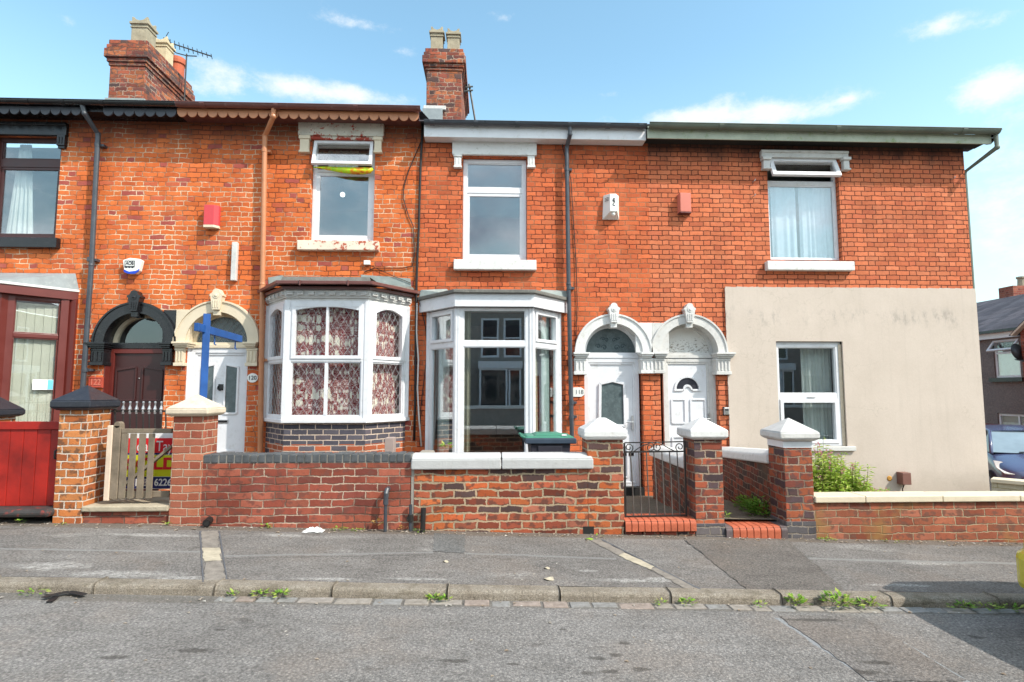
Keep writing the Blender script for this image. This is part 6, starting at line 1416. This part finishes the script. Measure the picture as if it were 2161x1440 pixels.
flat('drain_channel',[(424,1122),(461,1122),(463,1157),(428,1157)],m_chan); flat('drain_channel',[(426,1157.5),(464,1157.5),(468,1183),(430,1186)],m_chcream); flat('drain_channel',[(433,1187),(468,1184),(478,1230),(432,1230)],m_chan)
flat('drain_channel_lip',[(421,1122),(424,1122),(430,1230),(427,1230)],m_seal,dz=.005,jit=.003); flat('drain_channel_lip',[(461,1122),(464,1122),(481,1230),(478.5,1230)],m_seal,dz=.005,jit=.003)
flat('drain_channel',[(1246,1141),(1268,1140),(1318,1167),(1306,1174)],m_chan); flat('drain_channel',[(1306,1174),(1318,1167),(1385,1196),(1372,1203)],m_chcream); flat('drain_channel',[(1372,1203),(1386,1196),(1478,1246),(1452,1246)],m_chan)
flat('drain_channel_lip',[(1268,1140),(1271,1139),(1482,1246),(1478,1246)],m_seal,dz=.005,jit=.003)
flat('pavement_patch',[(1446,1140),(1664,1142),(1790,1254),(1584,1251)],m_patch); 
m_seam=mk_asphalt('seam_asphalt',(.17,.166,.16),(.19,.185,.18),.3)
flat('pavement_patch',[(916,1126),(982,1130),(980,1168),(914,1165)],m_seam); 
flat('road_patch',[(1640,1300),(1815,1300),(2040,1439),(1835,1439)],m_roadpatch,zr_)

# litter
def rag():
    p=PG(662,1122); m=MB(); n=14
    vs=[];h=[[random.uniform(0,.05) for _ in range(n)] for _ in range(n)]
    for j in range(n):
        for i in range(n):
            u,v=i/(n-1)-.5,j/(n-1)-.5; e=max(0,1-(u*u+v*v)*3.2)
            vs.append((p[0]+u*.20+random.uniform(-.008,.008),p[1]+v*.11+random.uniform(-.006,.006),zg(*p)+.004+h[j][i]*e))
    m.add(vs,[(j*n+i,j*n+i+1,(j+1)*n+i+1,(j+1)*n+i) for j in range(n-1) for i in range(n-1)]); return m.build('crumpled_rag',m_rag,None,smooth=True)
tag(rag(),'crumpled white rag lying at the foot of the plum wall','litter')
def strip_():
    m=MB(); L=[(92,1262),(104,1258),(118,1255),(130,1252),(145,1250),(160,1252),(178,1256)]
    pts=[]
    for a,b in L:
        x,y=PG(a,b,lambda x,y:zr_(x,y)+.02); pts.append((x,y,zr_(x,y)+.022))
    for a,b in zip(pts[:-1],pts[1:]): m.bar(a,b,.045,.006)
    q=[PG(a,b,lambda x,y:zr_(x,y)+.02) for a,b in ((118,1256),(112,1262),(104,1268))]; q=[(x,y,zr_(x,y)+.012) for x,y in q]
    for a,b in zip(q[:-1],q[1:]): m.bar(a,b,.04,.005)
    return m.build('plastic_strip',m_cable,None,.002)
o=tag(strip_(),'torn black plastic strip lying in the gutter at left','litter')
def leafone(a,b,size,mat,label,name='fallen_leaf',cat='leaf'):
    x,y=PG(a,b); z=zg(x,y)+.006; m=MB(); ph=random.uniform(0,6); n=12
    vs=[(x,y,z+.012)]+[(x+size*(1+.25*math.sin(2*t+ph))*math.cos(t),y+size*.7*(1+.2*math.sin(3*t))*math.sin(t),z+.006*math.sin(2*t)) for t in [6.283*k/n for k in range(n)]]
    m.add(vs,[(0,1+i,1+(i+1)%n) for i in range(n)]); tag(m.build(name,mat,None),label,cat)
leafone(1158,1223,.05,m_chcream,'pale dry leaf lying on the pavement in the middle near the kerb'); leafone(1243,1139,.035,m_leaf,'yellow-green leaf by the drain hole','fallen_leaf'); leafone(1154,1201,.022,m_chcream,'small pale leaf above the larger dry leaf'); leafone(940,1187,.022,m_chcream,'small beige leaf on the pavement left of centre')
db=MB()
for i in range(620):
    k=random.random()
    if k<.6: x=random.uniform(-5,5.6); y=YW-.015-abs(random.gauss(0,.07)); f=zg
    elif k<.8: x=random.uniform(-5,5.6); y=YK0-.01-random.random()*.12; f=lambda x,y:zr_(x,y)+.004
    elif k<.92: x=random.uniform(-5,5.6); y=random.uniform(YK1,YW); f=zg
    else: x=random.uniform(-3,4); y=random.uniform(-6.2,-4.85); f=zr_
    s_=random.uniform(.003,.013)*(1.4 if k<.6 else .9); a=random.uniform(0,3.1)
    z=f(x,y)+.003; c_,n_=math.cos(a)*s_,math.sin(a)*s_
    db.add([(x-c_*1.5,y-n_*1.5,z),(x+n_,y-c_,z+s_*.5),(x+c_*1.5,y+n_*1.5,z),(x-n_,y+c_,z+s_*.4)],[(0,1,2,3)])
struct(db.build('litter_bits',m_debris,None),'stuff')
# =================================================================== cars
def car(label,loc,rz,body,L=3.95):
    o=empty('parked_car',loc,label,'car'); T=Matrix.Translation(loc)@Matrix.Rotation(rz,4,'Z')
    st=[(0,.42,.60,.50),(.06,.30,.68,.66),(.2,.22,.74,.78),(.5,.2,.83,.83),(.95,.2,.95,.85),(1.3,.2,.99,.86),(2.1,.2,1.0,.87),(3.0,.2,1.02,.86),(3.5,.22,1.0,.83),(3.8,.25,.92,.76),(3.93,.35,.75,.62)]
    m=MB(); m.T=T; vs=[];K=None
    for x,zb,zt,w in st:
        pr=[(0,zb),(w*.85,zb),(w*.97,zb+.12),(w,zb+(zt-zb)*.5),(w*.985,zt-.13),(w*.93,zt-.04),(w*.8,zt),(w*.4,zt+.02),(0,zt+.025)]
        ring=[(x,y,z) for y,z in pr]+[(x,-y,z) for y,z in pr[-2:0:-1]]
        K=len(ring); vs+=ring
    n=len(st); fs=[(i*K+k,i*K+(k+1)%K,(i+1)*K+(k+1)%K,(i+1)*K+k) for i in range(n-1) for k in range(K)]+[tuple(range(K)),tuple((n-1)*K+k for k in reversed(range(K)))]
    m.add(vs,fs); b=m.build('body',body,o,0,True); sd=b.modifiers.new('s','SUBSURF'); sd.levels=1; sd.render_levels=2
    g0=[(.92,.78,.93),(1.72,.62,1.40),(2.6,.63,1.47),(3.2,.60,1.44),(3.72,.70,1.0)]
    def gl(mm):
        base=[(.92,.76,.95),(1.75,.60,1.38),(3.15,.59,1.42),(3.72,.70,.98)]
        L_=[(x,y,z) for x,y,z in base]; R2=[(x,-y,z) for x,y,z in base]; v=L_+R2+[(1.75,.80,.97),(3.15,.8,.99),(1.75,-.8,.97),(3.15,-.8,.99)]
        mm.add(v,[(0,8,1),(8,9,2,1),(9,3,2),(4,5,10),(10,5,6,11),(11,6,7)])
    sub('side_window',m_carglass,o,gl,T=T)
    sub('windscreen',m_screen,o,lambda mm:mm.add([(.90,.74,.965),(.90,-.74,.965),(1.745,-.585,1.385),(1.745,.585,1.385)],[(0,1,2,3)]),T=T)
    sub('rear_window',m_carglass,o,lambda mm:mm.add([(3.16,.57,1.41),(3.16,-.57,1.41),(3.74,-.68,.98),(3.74,.68,.98)],[(0,1,2,3)]),T=T)
    def rf(mm):
        rows=[(1.70,.6,1.372,1.39),(2.1,.61,1.43,1.46),(2.7,.6,1.44,1.475),(3.2,.585,1.40,1.43)]
        v=[];
        for x,w,z0,z1 in rows: v+=[(x,w,z0),(x,w*.7,z1),(x,0,z1+.012),(x,-w*.7,z1),(x,-w,z0)]
        mm.add(v,[(i*5+k,i*5+k+1,(i+1)*5+k+1,(i+1)*5+k) for i in range(3) for k in range(4)])
        for s_ in (1,-1): mm.tube([(.88,s_*.77,.95),(1.7,s_*.61,1.37),(2.4,s_*.62,1.43),(3.2,s_*.60,1.40),(3.75,s_*.71,.97)],.035,6); mm.tube([(2.35,s_*.62,1.43),(2.4,s_*.8,.98)],.035,5)
    sub('roof',body,o,rf,smooth=True,T=T)
    for s_ in (1,-1):
        def hl(mm): 
            pts=[(.10,s_*.74,.60),(.05,s_*.50,.58),(.16,s_*.42,.66),(.50,s_*.70,.80),(.62,s_*.80,.80),(.40,s_*.81,.68)]
            up=[(x-.012,y*1.012,z+.022) for x,y,z in pts]; n=len(pts); mm.add(pts+up,[tuple(range(n,2*n))]+[(i,(i+1)%n,(i+1)%n+n,i+n) for i in range(n)])
        sub('headlight',m_lamp,o,hl,.01,T=T)
        for x in (.72,3.2):
            w=sub('wheel',m_rubber,o,lambda mm:mm.lathe([(.2,-.1),(.29,-.1),(.305,-.07),(.305,.07),(.29,.1),(.2,.1)],(x,s_*.78,.30),24,'y'),T=T); sub('rim',m_silver,w,lambda mm:mm.lathe([(.19,-.101),(.19,.101)],(x,s_*.78,.30),20,'y'),T=T)
    sub('bumper',body,o,lambda mm:mm.prism([(-.03,-.5),(.02,-.70),(.2,-.82),(.34,-.84),(.34,.84),(.2,.82),(.02,.70),(-.03,.5)],.22,.50,'z'),.05,T=T)
    sub('rear_bumper',body,o,lambda mm:mm.prism([(L+.03,-.5),(L-.02,-.70),(L-.2,-.82),(L-.34,-.84),(L-.34,.84),(L-.2,.82),(L-.02,.70),(L+.03,.5)],.26,.52,'z'),.05,T=T)
    sub('grille',m_rubber,o,lambda mm:mm.box(-.04,-.0301,-.42,.42,.30,.42),.004,T=T)
    sub('wiper',m_cable,o,lambda mm:mm.tube([(.90,.3,.985),(1.0,-.3,1.03)],.012,5),T=T)
    return o
q=P(2127,990,2.6); car('dark blue hatchback parked beyond the cream side wall, only its nose and windscreen showing',(q[0]+.44,2.06,q[1]-.69),R_(60),m_carblue)
xf=P(2150,1215,-4.95)[0]; car('bright yellow car whose bumper just enters at the right edge of the road',(xf-.14+3.98,-5.72,zr_(4,-6)),math.pi,m_caryel)
# =================================================================== beyond the corner
def zs(x,y): return -.25-.13*(y+3) if y<8 else -1.68-.05*(y-8)
m=MB(); m.sheet([8.28,9,10,11,12,13,14,16,20],[-4.9,-3,-1,1,3,5,7,9,12,18,30],zs); struct(m.build('side_street',m_road,None))
m=MB(); m.sheet([-400,400],[-62,500],lambda x,y:-3.2); struct(m.build('ground',m_gravel,None))
XH=15.0
oh=empty('pebbledash_house',(17,9,-2),'grey-purple pebbledashed house with a slate roof seen past the right corner','house')
def yx(pp,X=XH):
    lo,hi=-8,60
    for _ in range(50):
        q=(lo+hi)/2
        if P(pp,700,q)[0]<X: lo=q
        else: hi=q
    return q
U=(yx(2148),yx(2093),P(2120,797,8)[1],2.93); 
def fm(mm): mm.T=Matrix(((0,1,0,XH),(-1,0,0,0),(0,0,1,0),(0,0,0,1)))  # local x = -y, local y = +x
m=MB(); fm(m)
WU=(-U[1],-U[0],P(2120,797,7.2)[1],P(2120,716,7.2)[1]); WL=(-U[1]-.02,-U[0]+1.0,-.2,P(2100,873,7.5)[1])
m.panel(-16,-2,-3,3.15,[WU,WL],0); 
for a,b,c,d_ in (WU,WL):
    for q in ([(a,0,c),(a,0,d_),(a,.12,d_),(a,.12,c)],[(b,0,d_),(b,0,c),(b,.12,c),(b,.12,d_)],[(a,0,d_),(b,0,d_),(b,.12,d_),(a,.12,d_)],[(b,0,c),(a,0,c),(a,.12,c),(b,.12,c)]): m.poly(q)
m.build('wall',m_pebble,oh)
m=MB(); m.box(XH+.14,XH+3,2.1,15.9,-3,3); m.build('interior_wall',m_room,oh)
m=MB(); fm(m); m.box(-16,-2,-.12,0,3.02,3.18); m.build('fascia',m_white,oh); m=MB(); fm(m); m.box(-16.2,-2,-.24,-.10,3.181,3.26); m.build('gutter',m_black,oh)
m=MB(); m.add([(XH-.2,2,3.22),(XH-.2,15.6,3.22),(18.6,12.4,4.85),(18.6,2,4.85),(22,15.6,3.22),(22,2,3.22)],[(0,3,2,1),(1,2,4),(3,5,4,2)]); m.build('roof',m_slate,oh)
m=MB(); q=P(2118,625,11.4); m.box(q[0],q[0]+.9,11.0,11.6,3.9,P(2130,607,11.4)[1]); c=m.build('chimney',m_brick_far,oh,.01); sub('chimney_pot',m_pot,c,lambda mm:mm.lathe([(.13,0),(.11,.3),(.15,.32),(.15,.38)],(q[0]+.62,11.3,P(2130,607,11.4)[1]),12))
sub('chimney_flashing',m_dirtywhite,oh,lambda mm:mm.box(q[0]-.04,q[0]+.95,10.95,11.65,3.8,P(2130,636,11.4)[1]))
for (a,b,c_,d_),vt in ((WU,True),(WL,False)):
    m=MB(); fm(m); m.frame(a+.003,b-.003,c_+.003,d_-.003,.06,.04,.1); 
    if vt: m.box(a+.06,b-.06,.04,.1,d_-.42,d_-.36)
    else: m.box((a+b)/2-.3,(a+b)/2-.25,.04,.1,c_+.06,d_-.06)
    w=m.build('window',m_white,oh); sub('pane',m_glass,w,lambda mm:(fm(mm),mm.box(a+.05,b-.05,.06,.065,c_+.05,d_-.05)))
    sub('net',m_net,w,lambda mm:(fm(mm),mm.box(a+.05,b-.05,.10,.11,c_+.05,d_-(.42 if vt else .25))))
    if vt:
        Tv=Matrix(((0,1,0,XH),(-1,0,0,0),(0,0,1,0),(0,0,0,1)))@Matrix.Translation((0,.03,d_-.05))@Matrix.Rotation(R_(-38),4,'X')@Matrix.Translation((0,-.03,-(d_-.05)))
        v=sub('opening_light',m_white,w,lambda mm:mm.frame(a+.0,b-.0,d_-.42,d_-.03,.055,-.01,.04),T=Tv); sub('pane',m_glass,v,lambda mm:mm.box(a+.05,b-.05,.01,.015,d_-.37,d_-.08),T=Tv)
        sub('sill',m_black,w,lambda mm:(fm(mm),mm.box(a-.12,b+.12,-.1,.0,c_-.12,c_-.01)))
XWg=14.27
sub('brick_wing',m_brick_far,oh,lambda mm:(mm.box(XWg,XH-.002,3.7,5.95,-3,3.05),mm.prism([(3.7,3.0505),(5.95,3.0505),(4.82,3.85)],XWg,XH-.002,'x')))
sub('wing_bargeboard',m_stonecap,oh,lambda mm:(mm.bar((XWg-.06,6.1,2.98),(XWg-.06,4.84,3.93),.05,.14,(1,0,0)),mm.bar((XWg-.06,3.5,2.98),(XWg-.06,4.80,3.93),.05,.14,(1,0,0))))
sub('wing_roof',m_slate,oh,lambda mm:mm.add([(XWg-.1,6.2,2.98),(18,6.2,2.98),(18,4.82,4.03),(XWg-.1,4.82,4.03),(XWg-.1,3.4,2.98),(18,3.4,2.98)],[(0,1,2,3),(3,2,5,4)]))
sub('downpipe',m_white,oh,lambda mm:mm.tube([(XWg+.3,6.06,2.9),(XWg+.3,6.06,2.6),(XH-.08,6.1,2.3),(XH-.08,6.1,-2)],.045,8))
# satellite dish
dc=(0,0,P(2143,745,6.0)[1]); dX=P(2145,745,6.0)[0]
o=empty('satellite_dish',(dX,6.0,dc[2]-.3),'dark grey satellite dish in front of the pebbledashed house window','satellite dish')
m=MB(); m.T=Matrix.Translation((dX,6.0,dc[2]))@Matrix.Rotation(R_(12),4,'Z')@Matrix.Rotation(R_(-14),4,'X'); m.lathe([(.25,-.05),(.20,-.015),(.1,.012),(.001,.02)],(0,0,0),20,'y'); m.lathe([(.24,-.046),(.19,-.008),(.1,.02),(.001,.03)],(0,0,0),20,'y'); 
m_dish=paint('dish_grey',(.05,.055,.06),.45,.1); m.build('reflector',m_dish,o,smooth=True)
sub('arm',m_dish,o,lambda mm:(mm.tube([(dX-.05,6.0,dc[2]-.18),(dX-.15,5.65,dc[2]-.24)],.015,6),mm.tube([(dX,6.03,dc[2]),(dX+.1,6.0,dc[2]-.05),(XWg+.05,5.9,dc[2]-.05)],.02,6)))
# trellis fence and post
Yf=0.0; XF=14.2; fa,fb=-yx(2050,XF),-yx(2151,XF); zt=P(2110,898,yx(2110,XF))[1]; zb=P(2110,915,yx(2110,XF))[1]; TF=Matrix(((0,1,0,XF),(-1,0,0,0),(0,0,1,0),(0,0,0,1)))
o=empty('trellis_fence',(XF,-(fa+fb)/2,-1.4),'dark red boarded fence topped with square trellis, behind the blue car','fence')
m_fred=paint('dark_red_fence',(.20,.035,.03),.7,.2,(.1,.02,.02),.4,5)
def trl(mm):
    for z in (zt,(zt+zb)/2,zb): mm.box(fa,fb,Yf-.012,Yf+.012,z-.014,z+.014)
    x=fa
    while x<fb: mm.box(x,x+.028,Yf+.0125,Yf+.035,zb,zt); x+=.105
sub('trellis',m_fred,o,trl,T=TF)
def bd2(mm):
    x=fa
    while x<fb: mm.box(x,x+.10,Yf-.01,Yf+.012,-1.6,zb-.015); x+=.105
sub('boards',m_fred,o,bd2,.004,T=TF)
tag(sub('fence_post',m_conc,None,lambda mm:mm.box(fb+.02,fb+.14,Yf-.05,Yf+.05,-1.6,zt+.03),.01,T=TF),'grey concrete fence post at the end of the trellis fence','post')
# =================================================================== terrace opposite (seen in the bay glass)
m_oppwall=paint('dull_dark_brick',(.30,.26,.23),.9,.2,(.1,.08,.07),.4,6,.4,.2)
def opp(x0,label):
    o=empty('terraced_house',(x0+2,-17.5,0),label,'house','terrace across the road'); Y=-17.5
    T=Matrix(((-1,0,0,x0+4.2),(0,-1,0,Y),(0,0,1,0),(0,0,0,1)))
    def sb(n,mt,f,par=o): m=MB(); m.T=T; f(m); return m.build(n,mt,par)
    H=[(.4,1.2,2.95,4.7),(1.4,2.2,2.95,4.7)]
    sb('wall',m_oppwall,lambda m:(m.box(0,4.2,.12,6,-.5,5.4),m.panel(0,4.2,-.5,5.4,H+[(.45,2.25,.7,2.5),(3,3.9,-.2,2.2)],0)))
    sb('roof',m_slate,lambda m:m.add([(0,-.3,5.4),(4.2,-.3,5.4),(4.2,4,7.2),(0,4,7.2)],[(0,1,2,3)]))
    for a,b,c,d_ in H:
        w=sb('window',m_white,lambda m:(m.frame(a,b,c,d_,.09,.02,.1),m.box(a+.09,b-.09,.02,.1,(c+d_)/2-.03,(c+d_)/2+.03))); sb('pane',m_carglass,lambda m:m.box(a+.08,b-.08,.06,.07,c+.08,d_-.08),w)
    b=sb('bay_window',m_white,lambda m:(m.box(.45,2.25,-.6,.0,.3,.75),m.box(.4,2.3,-.65,0,2.45,2.75),m.frame(.45,1.0,.75,2.45,.08,-.55,-.5),m.frame(1.05,2.25,.75,2.45,.08,-.6,-.5))); sb('pane',m_carglass,lambda m:m.box(.5,2.2,-.49,-.47,.8,2.4),b)
    d=sb('door',m_maroon,lambda m:m.box(3,3.9,.03,.1,-.2,2.2))
    sb('front_wall',m_oppwall,lambda m:m.box(0,3.0,-2.9,-2.7,-.5,.8)); sb('coping',m_whitestone,lambda m:m.box(0,3.0,-2.95,-2.65,.801,.92))
for i,l in enumerate(('first','second','third','fourth','fifth','sixth','seventh')): opp(-10.8+i*4.2,f'brick terraced house across the road, mirrored in the windows, {l} from the left')
# =================================================================== light, sky, camera
SUN=Vector((1.4,-1.0,1.72)).normalized()
el=math.asin(SUN.z); az=math.atan2(SUN.x,SUN.y)
ld=bpy.data.lights.new('sun','SUN'); ld.energy=SUN_E; ld.angle=R_(.5); ld.color=(1.0,.94,.85)
lo=bpy.data.objects.new('sun',ld); COL.objects.link(lo); lo.rotation_euler=(-SUN).to_track_quat('-Z','Y').to_euler(); lo.location=(6,-8,12)
W=bpy.data.worlds.new('World'); S.world=W; W.use_nodes=True; nt=W.node_tree; nt.nodes.clear()
class GW(G):
    def __init__(s,t): s.t=t
g=GW(nt); out=nt.nodes.new('ShaderNodeOutputWorld'); bg=nt.nodes.new('ShaderNodeBackground'); nt.links.new(bg.outputs[0],out.inputs[0])
sky=g.n('ShaderNodeTexSky',sky_type='NISHITA'); sky.sun_disc=False; sky.sun_elevation=el; sky.sun_rotation=az; sky.altitude=100; sky.air_density=1.0; sky.dust_density=1.2; sky.ozone_density=1.0
d=g.n('ShaderNodeTexCoord').outputs['Generated']; sx=g.sep(d)
azn=g.m('ARCTAN2',sx[0],sx[1]); eln=g.m('ARCSINE',sx[2])
zz_=g.m('MAXIMUM',sx[2],.05); cv=g.comb(g.m('DIVIDE',sx[0],g.m('ADD',zz_,.35)),g.m('DIVIDE',sx[1],g.m('ADD',zz_,.35)),0.0)
n1=g.noise(d,7,7,.62); n2=g.noise(g.vscale(d,(1,1,2.2)),3.2,6,.6)
def dirof(a,b):
    X,Z=P(a,b,10.0); v=Vector((X,19.0,Z-CZ)).normalized(); return math.atan2(v.x,v.y),math.asin(v.z)
tot=None
for a,b,rx,ry,k in [(620,190,150,30,1.1),(770,200,90,18,.75),(440,190,60,26,.6),(760,52,75,16,.85),(855,110,26,14,.6),(1065,38,26,12,.55),(145,48,28,14,.5),(430,130,60,20,.6),(1450,245,160,22,1.1),(1640,245,170,26,1.15),(1545,200,40,12,.6),(1290,200,30,12,.6),(1980,55,80,24,.85),(2105,40,40,16,.5),(2100,180,95,38,1.25),(1790,210,20,8,.5),(2130,480,120,190,.75),(2110,330,130,90,.35)]:
    A,E=dirof(a,b); A2,_=dirof(a+rx,b); _,E2=dirof(a,b-ry)
    q=g.m('ADD',g.m('POWER',g.m('ABSOLUTE',g.m('DIVIDE',g.m('SUBTRACT',azn,A),abs(A2-A))),2.0),g.m('POWER',g.m('ABSOLUTE',g.m('DIVIDE',g.m('SUBTRACT',eln,E),abs(E2-E))),2.0))
    v=g.m('MULTIPLY',g.m('EXPONENT',g.m('MULTIPLY',q,-.8)),k); tot=v if tot is None else g.m('ADD',tot,v)
n3=g.noise(g.vscale(d,(1,1,1.7)),13,8,.72)
cl=g.step(g.m('ADD',g.m('MINIMUM',tot,1.3),g.m('MULTIPLY',g.m('SUBTRACT',n3,.5),2.3)),.32,1.4)
back=g.m('MULTIPLY',g.step(g.m('MULTIPLY',sx[1],-1.0),.0,.25),g.step(n2,.36,.66))    # broken cloud over the opposite side of the street, brightened as fill light
shade=g.ramp(g.noise(d,4.5,5),[(.33,(.25,.28,.34)),(.62,(1.0,1.0,1.0))])
gain=g.mix(1.0,sky.outputs[0],SKY_GAIN,'MULTIPLY')
hz=g.step(g.m('SUBTRACT',1.0,eln),.45,1.0)
c=g.mix(g.m('MULTIPLY',hz,.7),gain,SKY_HAZE)
c=g.mix(g.m('MULTIPLY',cl,.85),c,CLOUD)
cb=g.mix(1.0,shade,CLOUD_BACK_FILL,'MULTIPLY'); c=g.mix(g.m('MULTIPLY',back,.9),c,cb)
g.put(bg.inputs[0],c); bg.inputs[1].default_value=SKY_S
cam=bpy.data.cameras.new('camera'); co=bpy.data.objects.new('camera',cam); COL.objects.link(co); S.camera=co
co.location=(0,CY,CZ); co.rotation_euler=(math.pi/2+PITCH,0,-YAW); cam.sensor_width=36; cam.lens=F*36/2161; cam.clip_end=1500; cam.clip_start=.05
S.view_settings.view_transform='Standard'; S.view_settings.look='None'; S.view_settings.gamma=1; S.view_settings.exposure=EXPO
S.cycles.use_denoising=True; S.cycles.max_bounces=8; S.cycles.transparent_max_bounces=12
bpy.context.view_layer.update()
